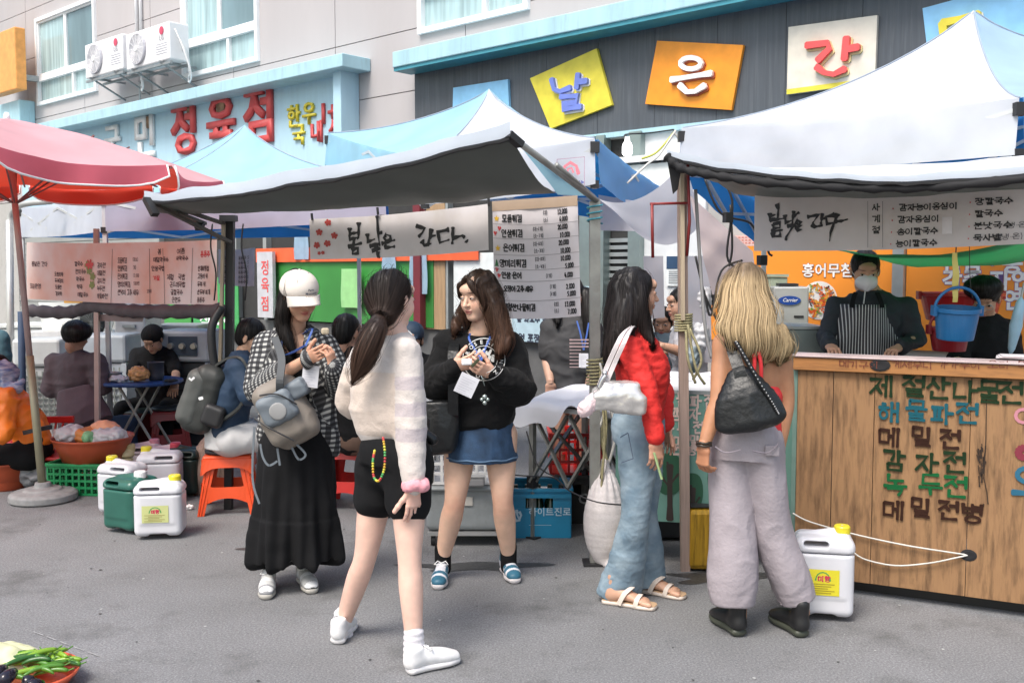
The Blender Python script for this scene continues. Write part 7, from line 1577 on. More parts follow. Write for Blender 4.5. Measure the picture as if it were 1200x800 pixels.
p.hair([(chain([T(-.06, .03, -.01), T(-.075, .01, -.07), P(331, 380, 4.85), P(337, 396, 4.83), P(344, 412, 4.82)], [(.035, .04), (.036, .04), (.034, .034), (.026, .026), (.012, .012)]), .02), (chain([T(.05, .05, -.02), T(.05, .06, -.09), T(.05, .06, -.14)], [.04, .035, .02]), .02)], (.014, .011, .010), n=900, L=.25, groove=.005, curl=.5)
M_CAP = mat('cap_cotton', (.66, .60, .54), .75, var=.03, bump=.15, bscale=150)
cp = p.wear('cap', [(ell(T(0, .010, .044), (.093, .111, .084), p.M), .01), (rbox(T(0, .02, -.05), (.2, .2, .06), .01, p.M), .004, 's')], M_CAP, .004, disp=wrk(.0012, 16))
q = MB(p.o); q.grid(lambda u, v: T(.094*sin((u-.5)*2.1)*(1-.04*v), .006-.108*cos((u-.5)*2.1)-.066*v*cos((u-.5)*2.7), .028-.026*v-.026*(2*abs(u-.5))**2*(.3+v)), 22, 8); q.build('brim', M_CAP, cp, smooth=True, solid=.004)
mpc = lambda x, y, z=0: T(.034-.0+x*.93+.0, .016-math.sqrt(max(1e-5, 1-((x+.034)/.091)**2-((.045+.03-y)/.1)**2*.5))*.100-z-.004, .078-y)
for tx, h_, x, y in (('Paris', .016, -.046, .012), ('Moments', .017, -.058, .030), ('no more mondays', .0085, -.058, .041)): font_text('print', tx, lambda a, b, z=0: (lambda th: T(.0945*sin(th), .008-.114*cos(th)-z*.2-.006, .070-b))(((a)/.0945)), x+.045, y, h_, mat('ink_dark', (.04, .05, .08)), cp, bold=.02, org=p.o)
q = MB(p.o); q.lathe(T(0, .012, .127), [(0, .008), (.007, .005), (.008, 0)], 10, p.M); q.build('button', M_CAP, cp)
M_PL_ = bpy.data.materials.new('plaid'); M_PL_.use_nodes = True; n_ = M_PL_.node_tree.nodes; l_ = M_PL_.node_tree.links; b_ = n_['Principled BSDF']; at = n_.new('ShaderNodeAttribute'); at.attribute_name = 'uvw'; sp_ = n_.new('ShaderNodeSeparateXYZ'); l_.new(at.outputs['Vector'], sp_.inputs[0])
def chk(o_, per):
 m1 = n_.new('ShaderNodeMath'); m1.operation = 'MULTIPLY'; m1.inputs[1].default_value = 2*pi/per; m2 = n_.new('ShaderNodeMath'); m2.operation = 'SINE'; m3 = n_.new('ShaderNodeMath'); m3.operation = 'MULTIPLY_ADD'; m3.inputs[1].default_value = 4; m3.inputs[2].default_value = 1.1; m3.use_clamp = True
 l_.new(o_, m1.inputs[0]); l_.new(m1.outputs[0], m2.inputs[0]); l_.new(m2.outputs[0], m3.inputs[0]); return m3.outputs[0]
ad = n_.new('ShaderNodeMath'); l_.new(chk(sp_.outputs[0], .026), ad.inputs[0]); l_.new(chk(sp_.outputs[1], .026), ad.inputs[1]); rp = n_.new('ShaderNodeValToRGB'); hf = n_.new('ShaderNodeMath'); hf.operation = 'MULTIPLY'; hf.inputs[1].default_value = .5; l_.new(ad.outputs[0], hf.inputs[0]); l_.new(hf.outputs[0], rp.inputs[0])
e_ = rp.color_ramp.elements; e_[0].position = .1; e_[0].color = (.42, .42, .40, 1); e_[1].position = .9; e_[1].color = (.014, .014, .016, 1); e2 = e_.new(.5); e2.color = (.055, .055, .06, 1); l_.new(rp.outputs[0], b_.inputs['Base Color']); b_.inputs['Roughness'].default_value = .8
def uvcols(bones):
 def c(v, n):
  best = np.full(len(v), 9.); out = np.zeros((len(v), 3))
  for a, b in bones:
   a_, b2 = A3(a), A3(b); L_ = np.linalg.norm(b2-a_); t = (b2-a_)/L_; _, sd, w2 = frame_of(t, (.9, .4, .1)); q = v-a_; x = q @ t; xc = np.clip(x, 0, L_); r_ = q-xc[:, None]*t; dd = np.linalg.norm(r_, axis=1); mk = dd < best
   rr = .055 if L_ < .34 else .15; an = np.arctan2(r_ @ w2, r_ @ sd); out[mk, 0] = (an*rr)[mk]; out[mk, 1] = x[mk]; best[mk] = dd[mk]
  return out
 return c
_npm = npmesh
def plaid_wear(name, prims, bones, cuts=(), **k):
 F = solidf(prims, .006); [F.cut(*c) for c in cuts]; v, f = F.mesh(); v = smooth_verts(v, f, 1); uv = uvcols(bones)(v, None); d = wrk(.007, 11)(v, None); v = v+vnormals(v, f)*d[:, None]; return npmesh(name, v, f, M_PL_, p.t, {'uvw': uv}, org=p.o)
p.wear('dress', [(chain([pe, wa, ch, ch+V3(0, -.01, .065)], [(.16, .125), (.135, .105), (.150, .112), (.125, .098)], lat, flat=True), .02)], M_BKC, disp=wrk(.004, 8))
for sx in (-.055, .06): q = MB(p.o); q.tube([ch+V3(sx, -.105, .06), ch+V3(sx*1.05, -.08, .11), nk+V3(sx*1.2, -.03, -.02)], .006, 6); q.build('dress_strap', M_BKC, p.t)
def skirt_disp(c, z1, z0, nf, amp, ph=0):
 def d(v, n):
  a = np.arctan2(v[:, 1]-c[1], v[:, 0]-c[0]); t = np.clip((z1-v[:, 2])/(z1-z0), 0, 1); return amp*t**1.2*(np.sin(a*nf+ph+3*vnoise(v*np.array([1, 1, .4]), 2.5))+.5*np.sin(a*nf*2.1+t*2))+.003*vnoise(v, 18)
 return d
c0 = pe; p.wear('long_skirt', [(chain([pe+V3(0, 0, .06), P(347, 520, 4.93), P(347, 580, 4.9), P(347, 612, 4.9)], [(.14, .12), (.18, .14), (.195, .15), (.205, .155)], lat, flat=True), .004), (chain([P(347, 605, 4.9), P(347, 632, 4.9), P(348, 655, 4.9)], [(.205, .16), (.22, .165), (.225, .165)], lat, flat=True), .012)], M_BKC, disp=skirt_disp(pe, pe.z, .12, 9, .024))
plaid_wear('plaid_shirt', [(chain([pe+V3(0, .02, -.02), wa+V3(0, .02, 0), ch+V3(0, .015, 0), ch+V3(0, .015, .09), nk+V3(0, .03, -.015)], [(.20, .14), (.185, .145), (.185, .145), (.15, .11), (.07, .07)], lat), .03), (limb(sh[0], el[0], wr_[0], [.072, .073, .070, .066, .046]), .03), (limb(sh[1], el[1], wr_[1], [.068, .070, .072, .06, .045]), .03),
 (chain([wa+V3(.14, -.03, 0), pe+V3(.17, -.03, -.02), pe+V3(.19, -.02, -.10)], [(.06, .05), (.055, .04), (.035, .03)]), .03), (chain([ch+V3(.02, -.20, .18), ch+V3(.035, -.18, 0), wa+V3(.03, -.18, 0), pe+V3(.01, -.18, -.1)], [(.035, .1), (.075, .12), (.085, .12), (.10, .1)], (1, 0, 0)), .01, 's'), (seg(nk+V3(0, -.08, -.045), nk+V3(0, .0, .03), .062), .01, 's')], [(pe, nk), (sh[0], el[0]), (el[0], wr_[0]), (sh[1], el[1]), (el[1], wr_[1])])
lanyard(p, [nk+V3(-.05, -.04, 0), ch+V3(-.03, -.125, .05), P(357, 405, 4.77)], [nk+V3(.05, -.04, 0), P(366, 385, 4.8), P(358, 405, 4.77)], P(365, 428, 4.70), (.99, .0, -.12), (-.12, 0, -.99), .078, .105)
q = MB(p.o); q.box(P(381, 388, 4.60), (.035, .03, .03), .3); q.build('held_snack', mat('snack_beige', (.5, .42, .3), .7, var=.2), p.t, bevel=.008)
silver = (.42, .42, .42)
shoe(p, G(316, 685), G(312, 702), c1=(.50, .50, .49), c2=[((.25, .25, .26), lambda x, y, z: (x > .2)), ((.7, .7, .7), lambda x, y, z: (np.sin(x*90) > .3) & (z > .04))], sole=(.42, .40, .36)); shoe(p, G(353, 680), G(367, 697), c1=(.45, .45, .44), c2=[((.06, .06, .06), lambda x, y, z: x > .215), ((.7, .7, .7), lambda x, y, z: (np.sin(x*80+2) > .4) & (z > .035))], sole=(.42, .40, .36))
# grey backpack at her side
t = thing('backpack', 'grey and beige hiking backpack hanging at the hip of the woman in plaid', 'backpack', P(335, 480, 4.72)); M_BG = mat('pack_beige', (.22, .19, .16), .6, var=.06, bump=.1, bscale=100); M_BL = mat('pack_greyblue', (.15, .175, .20), .55, var=.06)
c = P(336, 482, 4.72); Mr = Matrix.Rotation(R(-28), 3, 'Y')
solid('main_body', [(rbox(c, (.115, .075, .165), .06, Mr), .02), (rbox(c+V3(.0, -.05, -.05), (.095, .06, .09), .045, Mr), .02)], M_BG, t, .007, org=t.location, disp=wrk(.006, 10))
solid('front_pocket', [(rbox(c+V3(-.02, -.10, .03), (.085, .035, .075), .03, Mr), .02)], M_BL, t, .006, org=t.location, disp=wrk(.004, 14)); solid('top_lid', [(rbox(c+V3(.035, -.02, .10), (.075, .055, .045), .02, Mr), .01)], M_BL, t, .006, org=t.location, disp=wrk(.005, 12))
solid('emblem_patch', [(ell(c+V3(-.01, -.137, .02), (.042, .006, .042)), .01)], mat('patch_grey', (.28, .28, .28), .6), t, .004, org=t.location)
q = MB(t.location); q.tube(catmull([c+V3(-.10, -.11, .09), c+V3(-.01, -.14, .10), c+V3(.075, -.12, .05)], 6), .004, 6); q.tube(catmull([c+V3(-.13, -.09, -.02), c+V3(-.05, -.13, -.06), c+V3(.06, -.12, -.12)], 6), .004, 6); q.build('zip', M_BLK, t)
strap('shoulder_strap', [P(322, 396, 4.82), P(330, 420, 4.70), P(328, 445, 4.62), P(328, 462, 4.66)], .035, mat('pack_strap', (.07, .075, .08), .7), t, t.location, (1, 0, 0), .006)
for a in (((305, 520), (308, 535), (315, 545), (325, 540)), ((325, 525), (328, 545)), ((345, 518), (358, 532), (350, 538), (342, 524)), ((298, 500), (296, 560), (304, 590))): strap('loose_strap', [P(x, y, 4.68) for x, y in a], .010, M_BL, t, t.location, (1, 0, 0), .002)
# ------------------------------------------------ woman in black sweatshirt
p = Person('woman in a black sweatshirt and denim mini skirt looking left, blue lanyard round her neck', G(556, 685), (.70, .45, .33)); hc = P(560, 347, 4.96); nk = P(562, 390, 5.0); ch = P(560, 428, 5.0); wa = P(560, 472, 5.0); pe = P(564, 500, 5.0); lat = V3(1, 0, 0)
sh = [P(525, 405, 5.0), P(597, 405, 5.0)]; el = [P(510, 448, 4.95), P(607, 455, 4.93)]; wr_ = [P(531, 430, 4.76), P(577, 437, 4.76)]
lg = [(P(541, 510, 5), P(533, 587, 4.96), P(519, 652, 5.05)), (P(586, 510, 5), P(589, 585, 4.96), P(596, 650, 5.08))]
hnd = [hand_prims(wr_[0], P(552, 424, 4.72)-wr_[0], (.2, .8, .4), 1, .55, .95, .5), hand_prims(wr_[1], P(557, 430, 4.70)-wr_[1], (-.2, .8, .4), -1, .55, .95, .5)]
p.body([body_tor(pe, wa, ch, nk, lat), arm_sk(sh[0], el[0], wr_[0]), arm_sk(sh[1], el[1], wr_[1])]+[leg_sk(*l_, 1.05) for l_ in lg], hc, (-.62, -.76, -.16), (0, 0, 1), nk, hnd, {'look': -1, 'open': .8, 'lip': (.50, .13, .12), 'hs': 1.03})
T = lambda x, y, z: p.hc+p.M @ (Vector((x, y, z))*p.hs)
p.hair([(chain([T(.06, .03, .0), P(582, 368, 4.93), P(588, 388, 4.90), P(589, 403, 4.88), P(584, 412, 4.86)], [(.05, .055), (.055, .06), (.050, .045), (.04, .035), (.015, .015)]), .03), (chain([T(-.068, .01, .02), T(-.082, -.01, -.05), P(536, 378, 4.93), P(532, 390, 4.93)], [(.022, .03), (.026, .035), (.03, .03), (.012, .012)]), .02), (chain([T(0, .07, 0), P(568, 385, 5.05), P(572, 405, 5.1)], [(.08, .05), (.11, .06), (.08, .03)]), .03),
 (chain([T(.005, -.072, .105), T(.04, -.078, .07), T(.066, -.06, .02), T(.074, -.045, -.03)], [.012, .013, .014, .01]), .015), (chain([T(-.005, -.074, .10), T(-.045, -.07, .06), T(-.068, -.05, .01)], [.012, .013, .01]), .015)], (.035, .020, .013), (.11, .055, .035), n=1700, L=.30, groove=.006, curl=.9, seed=3)
M_SW = mat('black_fleece', (.008, .008, .0085), .9, spec=.2, var=.1, vscale=6, bump=.5, bscale=25, sheen=.04)
p.wear('sweatshirt', [(chain([wa+V3(.01, 0, -.10), wa+V3(.005, 0, -.05), wa, ch, ch.lerp(nk, .62), nk+V3(0, 0, -.015)], [(.15, .12), (.185, .145), (.185, .14), (.185, .135), (.14, .10), (.065, .065)], lat), .03), (limb(sh[0], el[0], wr_[0], [.078, .082, .085, .078, .04]), .04), (limb(sh[1], el[1], wr_[1], [.078, .082, .085, .078, .04]), .04), (seg(nk+V3(0, -.04, .01), nk+V3(0, 0, .06), .055), .004, 's')], M_SW, disp=lambda v, n: wrk(.013, 7, (1, 1, 1.3))(v, n)+wrk(.004, 20)(v, n))
q = MB(p.o); q.tube([nk+V3(.064*cos(a), -.012+.062*sin(a), -.004+.016*sin(a)) for a in np.linspace(0, 2*pi, 25)], .009, 7); q.build('collar', M_SW, p.t, smooth=True)
def onf(px, py, off=.006):
 """point on the front of the last garment"""
 a = np.array([[*P(px, py, 4.6)]]); d = np.array([[*(P(px, py, 5.6)-P(px, py, 4.6))]]); d /= np.linalg.norm(d)
 for _ in range(60): a = a+d*max(min(float(p.F.sample(a)[0]), .05), .0)*.8 if float(p.F.sample(a)[0]) < .24 else a+d*.02
 return Vector(a[0])-Vector(d[0])*off
M_WT = mat('print_white2', (.6, .6, .58), .7); pxm = 4.85/FPX; fc = onf(567, 421)
mpf = lambda x, y, z=0: onf(567+x/pxm, 421+y/pxm, .008+z*.5)
k = Ink(mpf, p.o); circ = lambda r_: [(r_*cos(a), r_*sin(a)) for a in np.linspace(0, 2*pi, 37)]
k.stroke(circ(.103), .004); k.stroke(circ(.066), .003); k.build('ring_print', M_WT, p.t)
for i, chh in enumerate('ROSENFRANTZ CO'):
 if chh == ' ': continue
 a = R(-158+i*20.5); font_text('letter_print', chh, lambda x, y, z=0, a=a: mpf(.084*cos(a)-x*sin(a)-y*cos(a)*1, .084*sin(a)+x*cos(a)-y*sin(a)) if False else mpf((.076-y)*cos(a)-x*sin(a), (.076-y)*sin(a)+x*cos(a)), -.009, 0, .027, M_WT, p.t, bold=.02, org=p.o)
k = Ink(mpf, p.o)
for a, b in (((-.045, -.035), (-.02, -.05)), ((-.015, -.04), (.0, -.05)), ((.01, -.035), (.035, -.045)), ((-.04, -.01), (-.02, -.02)), ((.01, -.005), (.03, -.015)), ((.04, .0), (.045, -.02)), ((-.02, .03), (.03, .03))): k.stroke([a, ((a[0]+b[0])/2, a[1]+.012), b], .011, brush=.4)
k.build('figure_print', M_WT, p.t)
lanyard(p, [nk+V3(-.045, -.05, .0), onf(550, 398, .01), onf(560, 415, .014), P(563, 425, 4.73)], [nk+V3(.06, -.04, .0), onf(573, 398, .01), onf(567, 412, .014), P(563, 425, 4.73)], P(552, 440, 4.68), (.88, .0, -.40), (-.42, 0, -.9), .095, .10)
q = MB(p.o); q.box(P(547, 424, 4.68), (.05, .02, .03), .2); q.build('held_cup', M_WH, p.t, bevel=.006); q = MB(p.o); q.box(P(557, 425, 4.67), (.05, .012, .015), .2, Matrix.Rotation(-.8, 3, 'Y')); q.build('phone', mat('phone_dark', (.05, .06, .03), .3), p.t, bevel=.003)
q = MB(p.o); c = P(568, 465, 4.70)
for x, z, r_ in ((0, 0, .014), (-.014, -.012, .010), (.014, -.012, .01), (0, -.028, .012)): q.lathe(c+V3(x, 0, z), [(0, r_), (r_*.8, r_*.6), (r_, 0), (r_*.8, -r_*.6), (0, -r_)], 10)
q.tube([P(568, 452, 4.7), P(566, 446, 4.7), P(564, 440, 4.69)], .003, 5); q.build('keyring', mat('charm_silver', (.35, .4, .38), .25, .7), p.t, smooth=True)
M_DN = mat('dark_denim', (.022, .055, .115), .75, var=.25, vscale=14, bump=.25, bscale=220)
p.wear('denim_skirt', [(chain([pe+V3(0, 0, .06), pe+V3(0, 0, -.02), P(564, 522, 5.0), P(564, 538, 5.0)], [(.14, .115), (.17, .135), (.178, .15), (.182, .155)], lat, flat=True), .005), (ell(P(564, 548, 4.98), (.03, .3, .03)), .03, 's')], M_DN, .005, disp=wrk(.004, 12, (1, 1, .4)))
q = MB(p.o); ce = P(564, 534, 5.0); q.tube([(ce.x+.184*cos(a), ce.y+.157*sin(a), ce.z+.003*sin(a*9)) for a in np.linspace(0, 2*pi, 40)], .0045, 5); q.build('hem_stitch', mat('denim_light', (.09, .16, .26), .8), p.t, smooth=True)
for l_ in lg: a = l_[2]; p.wear('sock', [(seg(a+V3(0, 0, .045), a+V3(0, 0, -.06), .043, .042), .01)], M_BKC, .005)
tealp = [((.03, .13, .20), lambda x, y, z: (x > .205) | ((x < .06) & (z > .07)) | ((x > .165) & (x < .19)) | ((z > .055) & (y > .026) & (x > .08) & (x < .16)))]
shoe(p, G(520, 674), G(513, 692), c1=(.66, .66, .70), c2=tealp, sole=(.62, .58, .58)); shoe(p, G(591, 668), G(607, 688), c1=(.66, .66, .70), c2=tealp, sole=(.62, .58, .58))
M_LE = mat('black_leather', (.009, .010, .011), .4, var=.1, spec=.45, bump=.3, bscale=45)
t = thing('tote_bag', 'black leather tote bag hanging from the shoulder of the woman in black', 'bag', P(514, 500, 4.86)); c = P(513, 498, 4.86)
solid('body', [(chain([c+V3(0, 0, .12), c, c+V3(.01, 0, -.10)], [(.10, .045), (.11, .06), (.09, .05)], (1, 0, 0)), .02), (rbox(c+V3(0, 0, .17), (.2, .2, .05), .01), .01, 's')], M_LE, t, .006, org=t.location, disp=wrk(.009, 9, (1, 1, .5)))
strap('shoulder_strap', [P(534, 398, 4.98), P(531, 412, 4.84), P(531, 440, 4.80), P(531, 465, 4.80), P(531, 486, 4.82)], .05, M_LE, t, t.location, (1, 0, 0), .005)
# ------------------------------------------------ ponytail woman
p = Person('woman seen from behind with brown ponytail, cream striped sweater, black shorts and white sneakers', G(450, 775), (.72, .47, .38)); hc = P(461, 351, 4.05); nk = P(464, 393, 4.06); ch = P(455, 438, 4.07); wa = P(458, 492, 4.06); pe = P(462, 530, 4.05); lat = V3(.80, -.6, 0)
sh = [P(428, 416, 4.16), P(474, 414, 3.97)]; el = [P(415, 468, 4.27), P(481, 490, 3.93)]; wr_ = [P(438, 462, 4.47), P(484, 570, 3.88)]
lg = [(P(446, 548, 4.12), P(428, 652, 4.13), P(402, 730, 4.24)), (P(478, 548, 4.0), P(480, 655, 3.93), P(485, 752, 3.88))]
hnd = [hand_prims(wr_[0], V3(.5, .5, .3), (0, -.3, 1), 1, .5, .9, .5), hand_prims(wr_[1], V3(.02, .0, -1), (-.6, .7, 0), -1, .35, .95, .3)]
p.body([body_tor(pe, wa, ch, nk, lat), arm_sk(sh[0], el[0], wr_[0], .95), arm_sk(sh[1], el[1], wr_[1], .95)]+[limb(*l_, [.080, .067, .048, .049, .033]) for l_ in lg], hc, (.62, .78, -.05), (0, 0, 1), nk, hnd, {'look': 0, 'hs': .98})
T = lambda x, y, z: p.hc+p.M @ (Vector((x, y, z))*p.hs); tie = P(447, 372, 3.93); tail = [tie, P(440, 385, 3.88), P(432, 405, 3.85), P(424, 425, 3.86), P(416, 442, 3.88)]
def pflow(v):
 d = A3(tie)-v; r_ = np.linalg.norm(d, axis=1, keepdims=True); dn = A3(tail[-1])-A3(tail[0]); dn /= np.linalg.norm(dn); ont = (v[:, 2:3] < tie.z+.01) & (r_ < .4) & (np.abs((v-A3(tie)) @ np.cross(dn, [0, 1, 0]))[:, None] < .09); return np.where(ont, dn, d/r_)
p.hair([(chain([T(0, .05, .0), tie+V3(.01, .03, .01), tie], [.075, .045, .022]), .03), (chain(tail, [(.024, .024), (.046, .036), (.048, .038), (.040, .030), (.012, .012)]), .008)], (.016, .012, .011), (.085, .045, .03), n=1800, L=.22, flow=pflow, groove=.004, seed=5, gf=30)
q = MB(p.o); ax = (tail[1]-tail[0]).normalized(); u_ = ax.orthogonal().normalized(); w2 = ax.cross(u_); q.tube([tie+(u_*cos(a)+w2*sin(a))*.026 for a in np.linspace(0, 2*pi, 17)], .006, 6); q.build('hair_tie', mat('tie_grey', (.2, .2, .2)), p.t, smooth=True)
def bands(v, n):
 c = np.tile(np.array((.60, .54, .505)), (len(v), 1)).astype(float); sl_ = v[:, 0] > P(466, 450, 4.0).x; z = v[:, 2]; b = (np.sin(z*62) > -.1) & (z < P(0, 425, 4).z) & (z > P(0, 520, 4).z) & sl_; c[b] = (.48, .42, .43); b2 = (z < ch.z+.02) & (z > wa.z-.05) & ~sl_; c[b2] = c[b2]*np.where(np.sin(z[b2]*40) > 0, 1, .93)[:, None]*np.array((1, .93, .86)); return c
M_SWE = mat('cream_knit', (.7, .62, .6), .9, attr='Col', var=.02, bump=.25, bscale=120, sheen=.2)
p.wear('sweater', [(chain([wa+V3(-.01, 0, -.075), wa+V3(-.01, 0, -.03), wa+V3(-.02, 0, .03), ch, ch.lerp(nk, .6), nk+V3(0, 0, -.01)], [(.105, .095), (.118, .11), (.158, .135), (.162, .13), (.12, .09), (.055, .055)], lat), .03), (limb(sh[0], el[0], wr_[0], [.068, .075, .078, .07, .05]), .04), (limb(sh[1], el[1], wr_[1], [.062, .062, .062, .06, .040]), .04), (chain([nk+V3(-.07, -.0, -.03), nk+V3(-.04, -.05, -.02), nk+V3(.03, -.055, -.02), nk+V3(.06, 0, -.02)], [.018]*4), .01), (seg(nk, nk+V3(.01, .01, .07), .045), .006, 's')], M_SWE, disp=lambda v, n: wrk(.008, 7, (1, 1, 1.5))(v, n)+wrk(.002, 22)(v, n), cols=bands)
p.wear('shorts', [(chain([pe+V3(-.005, 0, .075), pe+V3(0, 0, 0), pe+V3(0, 0, -.04)], [(.115, .105), (.145, .138), (.14, .135)], lat, flat=True), .04), (seg(lg[0][0], lg[1][0], .105), .03), (seg(lg[0][0]+V3(0, 0, .02), lg[0][0].lerp(lg[0][1], .34), .100, .094), .02), (seg(lg[1][0]+V3(0, 0, .02), lg[1][0].lerp(lg[1][1], .37), .100, .095), .02)], M_BKC, disp=wrk(.004, 9))
bd = [(.5, .05, .05), (.6, .35, .03), (.6, .55, .05), (.08, .35, .1), (.05, .15, .4), (.25, .1, .4), (.6, .25, .35), (.6, .55, .5)]; pts = catmull([P(449, 513, 3.86), P(451, 530, 3.84), P(450, 550, 3.84), P(444, 563, 3.85), P(438, 558, 3.86), P(437, 540, 3.87), P(439, 528, 3.88)], 6)
ch_ = thing('bead_strap', 'loop of coloured beads hanging from the black shorts', 'charm', Vector(pts[0]), 0)
for i, q_ in enumerate(pts): q = MB(ch_.location); q.lathe(Vector(q_), [(0, .0055), (.0045, .003), (.0055, 0), (.0045, -.003), (0, -.0055)], 8); q.build('bead', mat('bead_%d' % (i % 8), bd[(i//2) % 8], .3), ch_, smooth=True)
q = MB(p.o); c = P(487, 568, 3.87)
for cc, rr, m_ in ((c, .019, mat('scrunchie_pink', (.72, .32, .36), .8, bump=.3, bscale=80)), (c+V3(.0, 0, .045), .02, M_SWE)):
 if m_ is M_SWE: continue
 p.wear('scrunchie', [(seg(cc+V3(.034*cos(a), .03*sin(a), .006*sin(a*3)), cc+V3(.034*cos(a+.5), .03*sin(a+.5), .006*sin(a*3+1.5)), rr), .01) for a in np.arange(0, 2*pi, .5)], m_, .005, disp=wrk(.004, 30))
for l_ in lg: a = l_[2]; p.wear('sock', [(seg(a+V3(0, 0, .035), a+V3(0, 0, -.07), .040, .043), .01)], mat('white_sock', (.70, .67, .70), .9, bump=.2, bscale=150), .005, disp=lambda v, n: .0015*np.sin(v[:, 2]*260))
wh = (.74, .73, .73); shoe(p, G(394, 757), G(408, 738), c1=wh, sole=(.68, .66, .66), s=1.0); shoe(p, G(474, 791), G(530, 777), c1=wh, sole=(.70, .68, .68), s=1.0)
t = thing('shoulder_bag', 'small black bag carried at the right side of the ponytail woman', 'bag', P(497, 505, 4.2)); c = P(497, 520, 4.15)
solid('body', [(chain([c+V3(-.01, 0, .09), c, c+V3(.02, 0, -.16)], [(.035, .04), (.03, .05), (.02, .03)]), .02), (seg(P(488, 500, 4.1), P(507, 515, 4.1), .022), .01)], M_LE, t, .006, org=t.location, disp=wrk(.004, 12))
# ------------------------------------------------ woman in red
p = Person('woman in a red top and pale flared jeans seen in profile with long black hair', G(745, 705), (.55, .32, .22)); hc = P(746, 344, 4.7); nk = P(741, 389, 4.71); ch = P(746, 425, 4.7); wa = P(752, 468, 4.7); pe = P(750, 502, 4.7); lat = V3(.35, -.93, 0)
sh = [P(737, 407, 4.57), P(748, 404, 4.85)]; el = [P(760, 462, 4.50), P(776, 458, 4.88)]; wr_ = [P(768, 517, 4.46), P(778, 500, 4.8)]
lg = [(P(748, 522, 4.62), P(745, 600, 4.60), G(727, 702)+V3(0, 0, .09)), (P(755, 522, 4.78), P(754, 600, 4.80), G(757, 691)+V3(0, 0, .09))]
hnd = [hand_prims(wr_[0], V3(.05, -.03, -1), (-.3, .9, .1), 1, .5, .95, .6), hand_prims(wr_[1], V3(.3, .1, -.8), (-.5, -.5, 0), -1, .4, .9)]
feet = []
for hl, to in ((G(710, 706), G(762, 713)), (G(748, 692), G(793, 700))):
 d = (to-hl).normalized(); l = V3(-d.y, d.x, 0); T2 = lambda x, y, z, hl=hl, d=d, l=l: hl+d*x+l*y+V3(0, 0, z); feet.append((T2, l))
ft = []
for T2, l in feet: ft += [(chain([T2(.03, 0, .05), T2(.09, 0, .055), T2(.15, 0, .04), T2(.19, 0, .032)], [(.03, .032), (.032, .03), (.038, .02), (.042, .015)], l), .02), (seg(T2(.03, 0, .05), T2(.035, 0, .14), .033, .032), .03)]+[(seg(T2(.19+.004*(2-abs(i-1)), -.034+.017*i, .03), T2(.222-.006*i, -.034+.017*i, .026), .0105 if i else .013), .004) for i in range(5)]
p.body([body_tor(pe, wa, ch, nk, lat), arm_sk(sh[0], el[0], wr_[0], .95), arm_sk(sh[1], el[1], wr_[1], .95)]+[leg_sk(*l_, .95) for l_ in lg]+ft, hc, (.96, .18, -.02), (0, 0, 1), nk, hnd, {'lip': (.45, .12, .10)})
T = lambda x, y, z: p.hc+p.M @ (Vector((x, y, z))*p.hs)
p.hair([(chain([T(0, .06, .02), P(728, 372, 4.66), P(724, 395, 4.62), P(717, 412, 4.62), P(711, 424, 4.63)], [(.085, .07), (.090, .075), (.065, .06), (.04, .04), (.012, .012)], lat), .03), (chain([T(-.06, -.005, .02), T(-.075, .0, -.05), P(757, 386, 4.62), P(765, 400, 4.58)], [(.03, .04), (.03, .045), (.03, .03), (.008, .008)]), .02)], (.014, .012, .013), (.028, .02, .018), n=1900, L=.34, groove=.005, seed=6, curl=.4)
M_RT = mat('red_knit', (.60, .022, .018), .8, var=.05, bump=.5, bscale=35)
p.wear('red_top', [(chain([wa+V3(.0, 0, -.055), wa, ch+V3(.025, 0, -.03), ch.lerp(nk, .6), nk+V3(0, 0, -.01)], [(.130, .10), (.125, .105), (.15, .125), (.12, .085), (.055, .055)], lat), .03), (limb(sh[0], el[0], wr_[0]+V3(0, 0, .02), [.056, .054, .050, .046, .040], lat), .03), (limb(sh[1], el[1], wr_[1]+V3(0, 0, .02), [.058, .056, .052, .05, .046], lat), .03), (seg(nk, nk+V3(.0, .01, .07), .045), .006, 's')], M_RT, disp=lambda v, n: wrk(.006, 11, (1, 1, 1.8))(v, n)+wrk(.003, 24, (1, 1, 1.6))(v, n))
M_JN = mat('pale_denim', (.17, .25, .32), .85, var=.08, vscale=9, bump=.25, bscale=60, col2=(.27, .35, .41))
p.wear('jeans', [(chain([pe+V3(0, 0, .09), pe+V3(-.01, 0, .02), pe+V3(-.005, 0, -.06)], [(.118, .095), (.138, .122), (.125, .118)], lat, flat=True), .03), (chain([lg[0][0], lg[0][0].lerp(lg[0][1], .5), lg[0][1], lg[0][1].lerp(G(727, 702), .5), G(725, 702)+V3(0, 0, .03)], [(.086, .096), (.074, .086), (.060, .068), (.072, .092), (.084, .114)], lat, flat='end'), .02), (chain([lg[1][0], lg[1][0].lerp(lg[1][1], .5), lg[1][1], lg[1][1].lerp(G(757, 691), .5), G(757, 691)+V3(0, 0, .05)], [(.088, .098), (.078, .088), (.064, .07), (.078, .095), (.085, .10)], lat, flat='end'), .02)], M_JN, disp=lambda v, n: wrk(.005, 7, (1, 1, 1.5))(v, n)+wrk(.002, 20, (1, 1, 1.8))(v, n))
q = MB(p.o)
for a, b in (((736, 507), (742, 537)), ((742, 537), (728, 542)), ((736, 507), (727, 512))): q.tube([P(*a, 4.49), P(*b, 4.485)], .0025, 4)
q.build('pocket_seam', mat('denim_seam', (.08, .11, .16), .8), p.t)
M_SD = mat('sandal_cream', (.66, .57, .50), .5); M_IN = mat('sandal_cork', (.45, .30, .18), .7)
